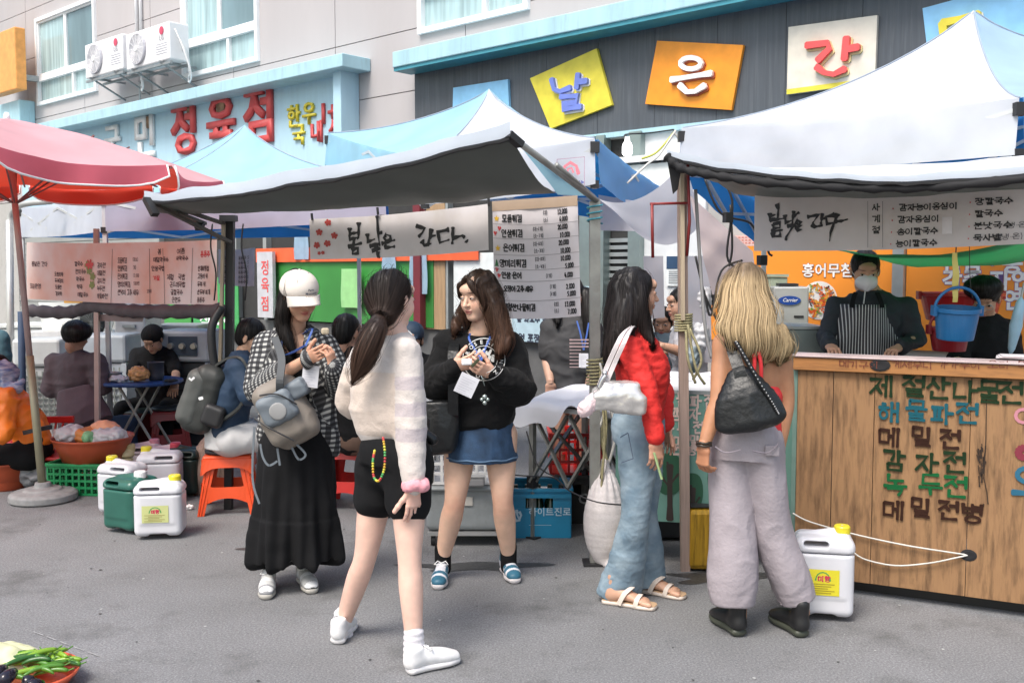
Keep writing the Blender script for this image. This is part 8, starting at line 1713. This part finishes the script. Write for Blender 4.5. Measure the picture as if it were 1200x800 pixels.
for T2, l in feet:
 F = solidf([(chain([T2(x, 0, .012) for x in (.0, .06, .12, .18, .23)], [(w_, .02) for w_ in (.034, .033, .036, .048, .042)], l), .004)], .0045); F.cut(T2(0, 0, .001), (0, 0, -1)); F.cut(T2(0, 0, .020), (0, 0, 1)); v, f = F.mesh(); so_ = npmesh('sandal_sole', v, f, M_SD, p.t, org=p.o)
 F = solidf([(chain([T2(x, 0, .02) for x in (.0, .06, .12, .18, .23)], [(w_, .02) for w_ in (.030, .029, .032, .044, .038)], l), .004)], .0045); F.cut(T2(0, 0, .018), (0, 0, -1)); F.cut(T2(0, 0, .023), (0, 0, 1)); v, f = F.mesh(); npmesh('insole', v, f, M_IN, so_, org=p.o)
 for x0, x1, zz in ((.155, .17, .062), (.075, .13, .092)): strap('sandal_strap', [T2(x0, -.043, .015), T2((x0+x1)/2, -.035, zz*.75), T2(x1, 0, zz), T2((x0+x1)/2, .035, zz*.75), T2(x0, .043, .015)], .022, M_SD, so_, p.o, T2(1, 0, 0)-T2(0, 0, 0), .002)
t = thing('handbag', 'shiny silver handbag with striped white strap on the shoulder of the woman in red', 'bag', P(722, 465, 4.45)); c = P(725, 465, 4.42); e = V3(1, -.1, 0)
M_SV = mat('silver_leather', (.62, .60, .58), .22, .55, var=.08, vscale=12, bump=.3, bscale=25)
solid('body', [(rbox(c+V3(0, 0, -.022), (.122, .045, .045), .02, Matrix.Rotation(.1, 3, 'Y')), .02), (rbox(c+V3(.005, 0, .03), (.09, .03, .04), .015, Matrix.Rotation(.1, 3, 'Y')), .04)], M_SV, t, .006, org=t.location, disp=lambda v, n: wrk(.012, 8)(v, n)+wrk(.005, 18)(v, n))
for dx in (0, .035): strap('strap', [P(702+dx*200, 452, 4.42), P(712+dx*200, 428, 4.44), P(727+dx*190, 396, 4.46), P(737+dx*100, 384, 4.55), P(745, 385, 4.66)], .020, mat('strap_white', (.68, .62, .62), .5), t, t.location, (.8, .2, .5), .003)
q = MB(t.location); q.tube(catmull([P(702, 455, 4.4), P(706, 445, 4.4), P(710, 440, 4.4)], 5), .012, 8); q.lathe(P(709, 437, 4.41), [(0, .012), (.012, .008), (.014, 0), (.012, -.008), (0, -.012)], 12); q.build('buckle', mat('buckle_silver', (.6, .6, .62), .2, .9), t, smooth=True)
t = thing('plush_charm', 'fluffy pale pink charm hanging from the silver handbag', 'charm', P(690, 475, 4.4)); solid('plush', [(chain([P(700, 462, 4.4), P(693, 470, 4.4), P(688, 478, 4.4), P(683, 484, 4.4)], [.018, .030, .034, .022]), .02), (ell(P(684, 478, 4.39), (.025, .02, .02)), .02)], mat('plush_pink', (.72, .55, .57), .95, sheen=.5, bump=.5, bscale=120), t, .005, org=t.location, disp=wrk(.005, 30))
q = MB(p.o); c = wr_[0]+V3(.01, -.03, -.085); q.tube([c+V3(-.02, 0, .04), c+V3(.015, -.01, -.08)], .006, 6); q.build('held_ticket', mat('ticket_green', (.3, .42, .2), .4), p.t)
# ------------------------------------------------ blonde woman
p = Person('blonde woman from behind in a red halter top and lilac cargo trousers with black boots', G(890, 742), (.46, .225, .125)); hc = P(874, 342, 4.32); nk = P(879, 386, 4.3); ch = P(881, 425, 4.3); wa = P(878, 475, 4.3); pe = P(874, 515, 4.3); lat = V3(.97, -.2, 0)
sh = [P(850, 404, 4.33), P(912, 404, 4.27)]; el = [P(842, 468, 4.25), P(921, 468, 4.28)]; wr_ = [P(825, 522, 4.2), P(914, 522, 4.27)]
lg = [(P(854, 540, 4.32), P(858, 625, 4.28), P(866, 722, 4.27)), (P(895, 540, 4.28), P(908, 625, 4.30), P(940, 716, 4.3))]
hnd = [hand_prims(wr_[0], V3(-.05, .05, -1), (.8, .5, 0), -1, .95, 1, .7), hand_prims(wr_[1], V3(-.05, .2, -1), (-.8, .5, 0), 1, .7, 1, .6)]
p.body([(chain([pe, wa, ch+V3(0, 0, -.02), ch.lerp(nk, .6), nk], [(.15, .11), (.115, .085), (.135, .095), (.12, .065), (.05, .05)], lat), .03), (seg(sh[0], sh[1], .05), .04), limb(sh[0], el[0], wr_[0], [.052, .048, .037, .037, .025]), limb(sh[1], el[1], wr_[1], [.052, .048, .037, .037, .025])]+[leg_sk(*l_) for l_ in lg], hc, (.3, .95, -.03), (0, 0, 1), nk, hnd, {'hs': 1.0})
T = lambda x, y, z: p.hc+p.M @ (Vector((x, y, z))*p.hs)
p.hair([(chain([T(0, .06, .03), P(875, 365, 4.20), P(881, 383, 4.17), P(893, 396, 4.16), P(905, 408, 4.17)], [(.082, .06), (.105, .055), (.10, .045), (.065, .035), (.02, .02)], lat), .04), (chain([T(.07, .02, .0), P(853, 362, 4.3), P(850, 380, 4.26)], [(.035, .05), (.038, .045), (.012, .015)]), .03), (chain([P(915, 388, 4.2), P(922, 405, 4.2), P(921, 416, 4.2)], [(.03, .03), (.03, .025), (.008, .008)]), .03), (chain([P(870, 386, 4.16), P(877, 398, 4.15), P(882, 408, 4.15)], [(.035, .02), (.025, .018), (.006, .006)]), .03)]+[(chain([P(862+.35*(x-862)+8, 372, 4.19), P(x-3, 372+(40+y_)*.55, 4.185), P(x+4, 372+(40+y_)*.85, 4.18), P(x+2, 412+y_, 4.2)], [.028, .02, .012, .003]), .012) for x, y_ in ((849, -20), (856, -14), (865, -10), (873, -2), (884, 2), (893, 8), (902, 5), (911, 9), (919, 3))],
 (.40, .29, .165), (.50, .37, .21), n=5500, L=.25, groove=.004, seed=8, curl=.5, w_=.0016, root=(.13, .09, .06), gf=55)
M_RH = mat('red_halter', (.62, .03, .035), .6, var=.06, bump=.2, bscale=120, vscale=30)
p.wear('halter_top', [(chain([pe+V3(0, 0, .03), wa, wa+V3(0, .0, .055), ch+V3(0, .06, 0)], [(.155, .12), (.136, .104), (.137, .10), (.10, .05)], lat), .02), (rbox(ch+V3(-.01, -.13, .06), (.095, .12, .15), .05), .01, 's')], M_RH, disp=wrk(.003, 10))
q = MB(p.o)
for dx in (-.012, .012): q.tube(catmull([nk+V3(dx, -.055, .0), P(883+dx*200, 400, 4.17), P(888+dx*300, 425, 4.15), P(886+dx*500, 455, 4.165)], 5), .009, 6)
q.build('tie_strings', M_RH, p.t, smooth=True)
M_CG2 = mat('lilac_nylon', (.34, .30, .325), .6, var=.05, vscale=5, bump=.3, bscale=60)
hm = [P(858, 706, 4.26), P(934, 702, 4.29)]
p.wear('trousers', [(chain([pe+V3(0, 0, .075), pe, pe+V3(0, 0, -.08)], [(.135, .115), (.165, .14), (.155, .145)], lat, flat=True), .03), (chain([lg[0][0], lg[0][0].lerp(lg[0][1], .5), lg[0][1], lg[0][1].lerp(hm[0], .6), hm[0]], [(.092, .11), (.095, .105), (.098, .105), (.108, .11), (.09, .09)], lat, flat='end'), .015), (chain([lg[1][0], lg[1][0].lerp(lg[1][1], .5), lg[1][1], lg[1][1].lerp(hm[1], .6), hm[1]], [(.084, .11), (.086, .105), (.090, .105), (.098, .11), (.088, .09)], lat, flat='end'), .015)], M_CG2, disp=lambda v, n: wrk(.013, 7, (1, 1, .3), .3)(v, n)+wrk(.003, 16, (1, 1, .7))(v, n))
q = MB(p.o)
for a in (((838, 523), (850, 530), (868, 527)), ((882, 528), (900, 530), (912, 520))): q.tube(catmull([onf_ for onf_ in [P(x, y, 4.13) for x, y in a]], 5), .003, 5)
q.build('seam', mat('lilac_seam', (.28, .24, .27)), p.t); q = MB(p.o); q.box(P(905, 528, 4.15), (.06, .012, .045), -.2); q.build('pocket_flap', M_CG2, p.t, bevel=.005)
bk = (.012, .012, .013)
for hl, to in ((G(870, 748), G(840, 727)), (G(944, 749), G(908, 727))):
 shoe(p, hl, to, 'boot', c1=bk, sole=(.05, .055, .04), s=1.08, L=.27, shaft=.045, laces=None)
q = MB(p.o); q.box(P(941, 700, 4.27), (.018, .006, .03)); q.build('boot_tab', mat('tab_yellow', (.5, .38, .08)), p.t)
q = MB(p.o)
for i, rz in enumerate((.0, .012)): c = wr_[0]+V3(0, 0, .015-rz); q.tube([c+V3(.031*cos(a), .029*sin(a), .002*sin(a*5)) for a in np.linspace(0, 2*pi, 25)], .005, 6)
q.build('bracelet', mat('bracelet_dark', (.06, .05, .04), .35, .5), p.t, smooth=True)
aF = solidf([limb(sh[0], el[0], wr_[0], [.052, .048, .037, .037, .025])], .006); p.F = aF
k = Ink(lambda x, y, z=0: onf(840+x/pxm, 447+y/pxm, .0025-.0), p.o)
for a in (((-.012, -.012), (.0, -.02), (.005, -.005), (-.012, -.012)), ((.0, -.003), (.01, .008), (.03, .004)), ((-.005, .002), (.012, .016), (.034, .014)), ((-.012, .012), (.0, .022))): k.stroke(list(a), .0035, step=.006)
k.build('tattoo', mat('tattoo_ink', (.05, .03, .03), .6), p.t)
t = thing('shoulder_bag', 'black leather slouch bag with studded strap on the blonde woman\'s left shoulder', 'bag', P(878, 480, 4.1)); c = P(878, 478, 4.12); e = V3(.95, -.1, .22)
solid('body', [(chain([P(867, 438, 4.15), P(874, 466, 4.12), P(880, 492, 4.11)], [(.06, .03), (.125, .05), (.148, .055)], e), .02), (rbox(P(884, 526, 4.1), (.3, .3, .065), .01, Matrix.Rotation(R(-11), 3, 'Y')), .02, 's')], M_LE, t, .006, org=t.location, disp=wrk(.006, 9))
strap('strap', [P(874, 458, 4.11), P(865, 430, 4.13), P(857, 405, 4.2), P(856, 394, 4.28)], .05, M_LE, t, t.location, (.9, -.2, .2), .006)
q = MB(t.location)
ed = catmull([P(862, 400, 4.12), P(875, 422, 4.09), P(890, 448, 4.07), P(904, 470, 4.065), P(912, 484, 4.06)], 6); q.tube([Vector(x) for x in ed], .010, 6); q.build('edge_strap', M_LE, t, smooth=True)
q = MB(t.location)
for x in ed: q.lathe(Vector(x)+V3(0, -.009, 0), [(0, .003), (.003, .0015), (.0038, 0)], 7, Matrix.Rotation(R(90), 3, 'X'))
q.build('studs', mat('stud_silver', (.45, .45, .45), .3, .9), t)['kind'] = 'stuff'
# ------------------------------------------------ the others, simpler bodies from the same kit
def simple(label, at, tone, hc, f, up, sh, el, wr_, che, wai, pel, top, topm, hairc, legs=None, legm=None, hands=None, hairp=(), h=.0085, slv=1.0, hs=1, ts=1.0, eyes=True, hn=500, hl=.1, shoes=True, sl_r=.054, up_noise=.008):
 p = Person(label, at, tone, h, ts); nk = (sh[0]+sh[1])/2+V3(0, 0, .055); nk = nk.lerp(hc, .22); lat = (sh[1]-sh[0]).normalized(); legs = legs or []
 hp = [hand_prims(wr_[i], (hands[i][0] if hands else V3(0, 0, -1)), (hands[i][1] if hands else V3(0, 1, 0)), 1-2*i, .6, .95) for i in (0, 1)]
 p.body([body_tor(pel, wai, che, nk, lat, 1.03), arm_sk(sh[0], el[0], wr_[0], 1.02), arm_sk(sh[1], el[1], wr_[1], 1.02)]+[leg_sk(*l_) for l_ in legs], hc, f, up, nk, hp, {'hs': hs}, eyes=eyes)
 if hairc: p.hair(list(hairp), hairc, n=hn, L=hl, groove=.003, h=.006)
 ends = [el[i].lerp(wr_[i], max(0, slv-1)) if slv > 1 else sh[i].lerp(el[i], slv) for i in (0, 1)]
 sl = [(limb(sh[i], el[i], ends[i], [sl_r, sl_r, sl_r*.95, sl_r*.9, sl_r*.8]) if slv > 1 else seg(sh[i], ends[i], sl_r, sl_r*1.1)) for i in (0, 1)]
 p.wear(top, [(chain([pel, wai, che, che.lerp(nk, .6), nk+V3(0, 0, -.02)], [(.17, .13), (.165, .125), (.19, .13), (.13, .09), (.06, .06)], lat), .03), (seg(sh[0], sh[1], sl_r*.95), .05)]+[(s_, .03) for s_ in sl]+[(seg(nk, nk+V3(0, 0, .07), .05), .006, 's')], topm, disp=lambda v, n: wrk(up_noise*1.4, 8, (1, 1, 1.4))(v, n)+wrk(.003, 19)(v, n))
 if legm is not None and legs: p.wear('trousers', [(seg(pel+V3(0, 0, .06), pel, (.155, .12), (.165, .13), lat), .03)]+[(limb(*l_, [.105, .092, .075, .07, .058]), .03) for l_ in legs], legm, disp=wrk(.006, 8))
 if shoes:
  for l_ in legs: d = V3(*Vector(f).to_2d(), 0).normalized(); a = l_[2]; shoe(p, V3(a.x, a.y, 0)-d*.05, V3(a.x, a.y, 0)+d*.2, c1=(.05, .05, .05), sole=(.12, .12, .12), laces=None)
 return p
def stand(px0, px1, Zh, zf=.0, pz=.85): return [(P(px, 400, Zh).xy.to_3d()+V3(0, 0, pz-.03), P(px, 400, Zh).xy.to_3d()+V3(0, -.02, .47), P(px, 400, Zh).xy.to_3d()+V3(0, .02, .09)) for px in (px0, px1)]
def sit(pel, d, w_=.09, seat=.4, fwd=.40): d = Vector(d).normalized(); l = V3(-d.y, d.x, 0); return [(pel+l*s_*w_, pel+l*s_*w_*1.3+d*fwd+V3(0, 0, .02), V3(*(pel+l*s_*w_*1.3+d*(fwd+.03)).xy, .09)) for s_ in (-1, 1)]
Y1 = (.52, .31, .21); BH = (.014, .012, .012)
# masked cook
z = 5.75; p = simple('cook with a white face mask and striped apron standing behind the wooden counter', P(1020, 500, z), Y1, P(1014, 318, z), (-.15, -.9, -.28), (0, -.1, 1), [P(980, 358, z), P(1062, 358, z)], [P(967, 398, 5.66), P(1074, 398, 5.66)], [P(973, 406, 5.52), P(1052, 408, 5.52)],
 P(1020, 380, z), P(1020, 420, z), P(1020, 455, z), 'dark_shirt', mat('navy_black', (.014, .018, .024), .7, var=.1), BH, stand(1003, 1037, z), M_BKC, [(V3(-.1, -1, -.1), V3(0, 0, -1)), (V3(-.7, -.8, -.1), V3(0, 0, -1))], slv=1.8, hl=.04, hs=.98)
T = lambda x, y, z: p.hc+p.M @ (Vector((x, y, z))*p.hs)
p.wear('face_mask', [(ell(T(0, -.060, -.045), (.062, .058, .052), p.M), .01), (seg(T(0, -.10, -.02), T(0, -.105, -.075), .014, .014), .02), (rbox(T(0, .04, -.04), (.1, .075, .1), .01, p.M), .006, 's')], mat('mask_white', (.72, .71, .74), .7), .004); q = MB(p.o)
for sx in (-1, 1): q.tube([T(sx*.055, -.055, -.025), T(sx*.078, .0, .0)], .0018, 4)
q.build('mask_loop', M_WH, p.t)
M_AP = bpy.data.materials.new('striped_apron'); M_AP.use_nodes = True; n_ = M_AP.node_tree.nodes; wv = n_.new('ShaderNodeTexWave'); tc_ = n_.new('ShaderNodeTexCoord'); wv.inputs['Scale'].default_value = 20; wv.bands_direction = 'X'; rp = n_.new('ShaderNodeValToRGB'); rp.color_ramp.elements[0].position = .78; rp.color_ramp.elements[0].color = (.015, .016, .02, 1); rp.color_ramp.elements[1].position = .84; rp.color_ramp.elements[1].color = (.5, .5, .5, 1)
M_AP.node_tree.links.new(tc_.outputs['Object'], wv.inputs[0]); M_AP.node_tree.links.new(wv.outputs[0], rp.inputs[0]); M_AP.node_tree.links.new(rp.outputs[0], n_['Principled BSDF'].inputs[0])
q = MB(p.o); q.grid(lambda u, v: P(1020+(u-.5)*(56+36*min(1, v*1.8)), 357+75*v, 5.59)+V3(0, .10*(2*abs(u-.5))**2.2+.012*sin(u*17+v*3)*v, 0), 30, 12); q.build('apron', M_AP, p.t, smooth=True, solid=.003)
for a in (((998, 360), (1000, 350), (1003, 343)), ((1034, 360), (1031, 350), (1028, 343))): strap('apron_strap', [P(x, y, 5.585+.045*i) for i, (x, y) in enumerate(a)], .025, M_BKC, p.t, p.o, (1, 0, 0), .003)
q = MB(p.o); q.tube([P(1014, 340, 5.6), P(1012, 356, 5.6)], .004, 5); q.build('zip', M_STEEL, p.t)
p = simple('black haired person in glasses and black shirt bending down behind the blue bucket', P(1160, 500, 5.9), Y1, P(1154, 350, 5.9), (-.45, -.75, -.5), (0, -.2, 1), [P(1133, 390, 5.9), P(1180, 386, 5.95)], [P(1122, 420, 5.8), P(1188, 425, 5.85)], [P(1122, 440, 5.6), P(1165, 440, 5.6)],
 P(1158, 405, 5.93), P(1160, 440, 5.95), P(1160, 480, 5.95), 'black_shirt', M_BKC, BH, stand(1148, 1175, 5.95, 0, .72), M_BKC, slv=1.0, hl=.06, hs=1.0, hairp=[(ell(P(1152, 337, 5.84), (.11, .10, .075)), .03)])
T = lambda x, y, z: p.hc+p.M @ (Vector((x, y, z))*p.hs); q = MB(p.o)
for sx in (-1, 1): q.tube([T(sx*.032+.022*cos(a), -.098, .004+.018*sin(a)) for a in np.linspace(0, 2*pi, 17)], .0016, 5)
q.build('glasses', M_STEEL, p.t)
# woman in dark tee behind the price list
z = 6.55; p = simple('woman in a dark grey printed t-shirt half hidden by the price list banner', P(668, 500, z), (.55, .34, .25), P(669, 345, z), (.1, -.98, -.1), (0, 0, 1), [P(645, 385, z), P(693, 385, z)], [P(641, 418, z), P(697, 418, z)], [P(645, 448, 6.45), P(690, 448, 6.45)],
 P(669, 405, z), P(669, 440, z), P(669, 460, z), 'grey_tshirt', mat('dark_grey_tee', (.045, .045, .048), .8, var=.1), BH, stand(655, 682, z), None, slv=.75, hl=.3, hairp=[(chain([P(687, 345, z), P(692, 370, 6.48), P(689, 395, 6.45)], [(.05, .05), (.06, .04), (.02, .02)]), .02), (chain([P(655, 350, z), P(652, 365, 6.5), P(654, 378, 6.45)], [(.04, .04), (.04, .03), (.015, .01)]), .02)], sl_r=.062)
k = Ink(lambda x, y, z_=0: P(674+x/pxm*.75, 398+y/pxm*.75, 6.385-.0*z_)-V3(0, z_+.004, 0), p.o)
for i in range(9): k.stroke([(-.035, .0+i*.022), (.085-.05*(i > 2), i*.022)], .008 if i < 3 else .005)
k.build('shirt_print', mat('print_pink', (.42, .30, .30), .7), p.t)
lanyard(p, [P(676, 376, 6.42), P(680, 390, 6.40), P(684, 410, 6.38)], [P(690, 378, 6.42), P(687, 395, 6.4), P(684, 410, 6.38)], P(684, 414, 6.35), (1, 0, 0), (0, 0, -1), .06, .09)
# bun haired person, and the one beyond
z = 7.1; p = simple('person with a black hair bun and pale grey t-shirt facing left behind the wooden pole', P(805, 500, z), (.50, .29, .20), P(797, 357, z), (-.95, -.25, -.08), (0, 0, 1), [P(800, 385, 6.95), P(810, 383, 7.25)], [P(800, 412, 6.9), P(808, 410, 7.3)], [P(775, 405, 6.85), P(780, 412, 7.2)],
 P(806, 402, z), P(808, 430, z), P(808, 455, z), 'pale_tshirt', mat('pale_grey_tee', (.42, .42, .45), .8), BH, stand(800, 816, z, 0, .78), M_BKC, slv=.8, hl=.06, hairp=[(ell(P(815, 344, z), (.055, .055, .055)), .01)], hands=[(V3(-1, 0, 0), V3(0, 1, 0)), (V3(-1, 0, 0), V3(0, 1, 0))])
z = 7.9; simple('dark haired person in a blue grey shirt far behind the woman in red', P(776, 500, z), (.38, .22, .15), P(777, 378, z), (-.3, -.9, -.2), (0, 0, 1), [P(763, 402, z), P(793, 402, z)], [P(760, 425, z), P(797, 425, z)], [P(766, 440, 7.7), P(790, 440, 7.7)], P(778, 415, z), P(778, 440, z), P(778, 460, z), 'blue_grey_shirt', mat('bluegrey_tee', (.10, .14, .17), .8), BH, stand(770, 788, z, 0, .65), M_BKC, slv=.8, h=.011)
# seated people
z = 6.9; p = simple('seated person in a navy cap with a small white mark behind the ponytail woman', P(484, 520, z), (.48, .28, .20), P(482, 399, z), (-.1, -.95, -.1), (0, 0, 1), [P(463, 425, z), P(503, 425, z)], [P(458, 460, z), P(508, 460, z)], [P(470, 470, 6.6), P(500, 470, 6.6)], P(483, 445, z), P(484, 480, z), P(484, 505, z), 'black_jacket', M_BKC, BH, sit(P(484, 510, z), (0, -1, 0)), M_BKC, slv=1.8, h=.01)
T = lambda x, y, z: p.hc+p.M @ (Vector((x, y, z))*p.hs); M_NC = mat('navy_cap', (.012, .03, .06), .7)
cp = p.wear('cap', [(ell(T(0, .016, .050), (.090, .102, .085), p.M), .01), (rbox(T(0, .02, -.04), (.2, .2, .06), .01, p.M), .004, 's'), (ell(T(0, -.10, .035), (.07, .06, .012), p.M), .02)], M_NC, .006); k = Ink(plane_map(T(-.02, -.095, .085), p.M @ V3(1, 0, 0), p.M @ V3(0, 0, -1), p.M @ V3(0, -1, 0)), p.o); k.stroke([(0, .025), (.02, 0), (.045, .025)], .008); k.build('cap_mark', M_WH, cp)
z = 6.45; simple('black haired person in black sitting on the red stool behind the plaid shirt', P(412, 560, z), (.42, .22, .15), P(408, 390, z), (.5, .8, -.1), (0, 0, 1), [P(398, 418, 6.6), P(425, 418, 6.3)], [P(398, 455, 6.7), P(432, 455, 6.4)], [P(410, 460, 6.9), P(440, 462, 6.7)], P(412, 440, z), P(412, 480, z), P(412, 510, z), 'black_shirt', M_BKC, BH, sit(P(412, 512, z), (.45, .8, 0)), mat('brown_shorts', (.12, .07, .05), .7), slv=1.8, h=.01)
z = 9.0; p = simple('man in a black t-shirt and black cap sitting behind the blue round table', P(180, 480, z), Y1, P(179, 398, 8.85), (-.1, -.8, -.6), (0, -.3, 1), [P(160, 416, z), P(200, 416, z)], [P(155, 440, 8.8), P(206, 438, 8.8)], [P(166, 437, 8.45), P(205, 450, 8.5)], P(180, 430, z), P(181, 455, z), P(182, 475, z), 'black_tshirt', M_BKC, BH, sit(P(182, 478, z), (0, -1, 0), .15, .4, .3), M_BKC, slv=.8, hands=[(V3(.3, -.5, -.5), V3(0, .5, -1)), (V3(.2, -.9, -.5), V3(0, 0, -1))])
T = lambda x, y, z: p.hc+p.M @ (Vector((x, y, z))*p.hs); p.wear('cap', [(ell(T(0, .016, .050), (.092, .104, .085), p.M), .01), (rbox(T(0, .02, -.035), (.2, .2, .06), .01, p.M), .004, 's'), (ell(T(0, .11, .02), (.06, .05, .012), p.M), .02)], M_BKC, .007)
z = 8.2; M_MV = mat('mauve_smock', (.075, .055, .065), .8, var=.12); p = simple('person in a dark mauve smock and apron seen from behind at the left stall', P(92, 500, z), (.36, .20, .14), P(90, 393, z), (.5, .8, -.3), (0, 0, 1), [P(64, 425, 8.25), P(113, 424, 8.15)], [P(60, 458, 8.2), P(120, 455, 8.1)], [P(85, 465, 8.5), P(124, 440, 8.35)], P(89, 440, z), P(92, 475, z), P(96, 500, z), 'smock', M_MV, BH, sit(P(95, 505, z), (.4, .9, 0)), mat('blue_jeans', (.05, .08, .15), .8), slv=.9, hairp=[(ell(P(90, 388, 8.14), (.12, .11, .085)), .03)], sl_r=.075)
p.wear('apron', [(chain([P(92, 455, 8.1), P(96, 480, 8.05), P(102, 500, 8.0)], [(.16, .08), (.20, .10), (.22, .10)], flat=True), .02)], mat('apron_mauve', (.10, .07, .085), .8, var=.1), .009, disp=wrk(.012, 8, (1, 1, .4)))
z = 7.25; M_OJ = mat('orange_jacket', (.85, .20, .012), .45, var=.04, bump=.2, bscale=30); p = simple('person in a bright orange jacket sitting bent over at the left edge', P(28, 560, z), Y1, P(-6, 436, z), (-.9, -.2, -.4), (-.2, 0, 1), [P(8, 468, 7.05), P(10, 462, 7.45)], [P(2, 505, 6.95), P(-10, 500, 7.5)], [P(-25, 515, 6.9), P(-30, 510, 7.3)], P(22, 482, z), P(36, 505, z), P(40, 525, z), 'orange_jacket', M_OJ, BH, sit(P(40, 532, z), (-1, -.1, 0), .1, .3, .4), M_BKC, slv=1.9, sl_r=.08, up_noise=.014)
p.wear('head_scarf', [(ell(P(2, 437, 7.22), (.12, .11, .10)), .02), (chain([P(8, 452, 7.2), P(18, 455, 7.15), P(26, 447, 7.15)], [.05, .045, .02]), .02), (ell(P(-12, 445, 7.1), (.08, .1, .08)), .01, 's')], mat('scarf_stripe', (.42, .45, .56), .7, col2=(.10, .14, .30), vscale=14, stretch=(1, 1, 4)), .008, disp=wrk(.01, 12)); strap('belt_bag_strap', [P(28, 507, 6.98), P(45, 503, 6.95), P(60, 500, 7.05)], .03, M_BLK, p.t, p.o, (0, 0, 1), .01)
z = 8.6; simple('person in a teal shirt mostly cut off by the left edge', P(-12, 500, z), Y1, P(-20, 362, z), (.8, .5, -.1), (0, 0, 1), [P(-32, 395, z), P(2, 396, z)], [P(-38, 425, z), P(4, 425, z)], [P(-30, 450, 8.4), P(0, 455, 8.4)], P(-14, 415, z), P(-14, 450, z), P(-14, 470, z), 'teal_shirt', mat('teal_shirt', (.05, .12, .15), .8), BH, stand(-24, -6, z), M_BKC, slv=.9, h=.011)
z = 6.5; M_NV = mat('navy_tee', (.018, .042, .085), .75, var=.1); p = simple('man in a navy shirt sitting on the orange stool with a dark backpack', P(276, 590, z), Y1, P(296, 396, 6.5), (.85, -.2, -.3), (0, 0, 1), [P(280, 428, 6.36), P(288, 424, 6.66)], [P(296, 465, 6.3), P(305, 465, 6.75)], [P(320, 470, 6.35), P(325, 470, 6.7)], P(277, 448, z), P(268, 490, z), P(269, 513, z), 'navy_shirt', M_NV, BH, sit(P(270, 512, z), (.9, .35, 0), .1, .4, .38), mat('offwhite_trousers', (.55, .54, .54), .8), slv=.9, sl_r=.075)
p.wear('shirt_tail', [(chain([P(268, 495, z), P(270, 512, z), P(270, 524, z)], [(.16, .14), (.17, .17), (.165, .16)], (1, 0, 0), flat=True), .02)], mat('offwhite_trousers', (.6, .6, .6)), disp=wrk(.012, 8))
t = thing('backpack', 'dark grey and black backpack on the back of the man in navy', 'backpack', P(240, 470, 6.4)); M_BP = mat('pack_dark', (.035, .038, .036), .55, var=.1); M_BP2 = mat('pack_grey', (.085, .09, .085), .55, var=.08); Mr = Matrix.Rotation(R(20), 3, 'Y')
solid('main_body', [(rbox(P(243, 466, 6.45), (.10, .15, .225), .07, Mr), .02)], M_BP, t, .008, org=t.location, disp=wrk(.008, 9)); solid('front_panel', [(rbox(P(231, 464, 6.42), (.075, .13, .19), .06, Mr), .02)], M_BP2, t, .008, org=t.location, disp=wrk(.006, 10)); solid('side_pocket', [(rbox(P(250, 487, 6.30), (.07, .04, .07), .03, Mr), .02)], M_BLK, t, .007, org=t.location)
strap('shoulder_strap', [P(252, 430, 6.4), P(268, 421, 6.36), P(284, 422, 6.30), P(292, 445, 6.28), P(282, 475, 6.28), P(262, 492, 6.32)], .05, M_BP, t, t.location, (.2, -.9, .3), .008); k = Ink(plane_map(P(222, 443, 6.26), (1, 0, 0), (0, 0, -1), (0, -1, 0)), t.location); k.stroke([(0, .0), (.012, .012), (.03, -.004)], .010); k.stroke([(.06, .13), (.08, .125)], .014); k.build('white_mark', M_WH, t)
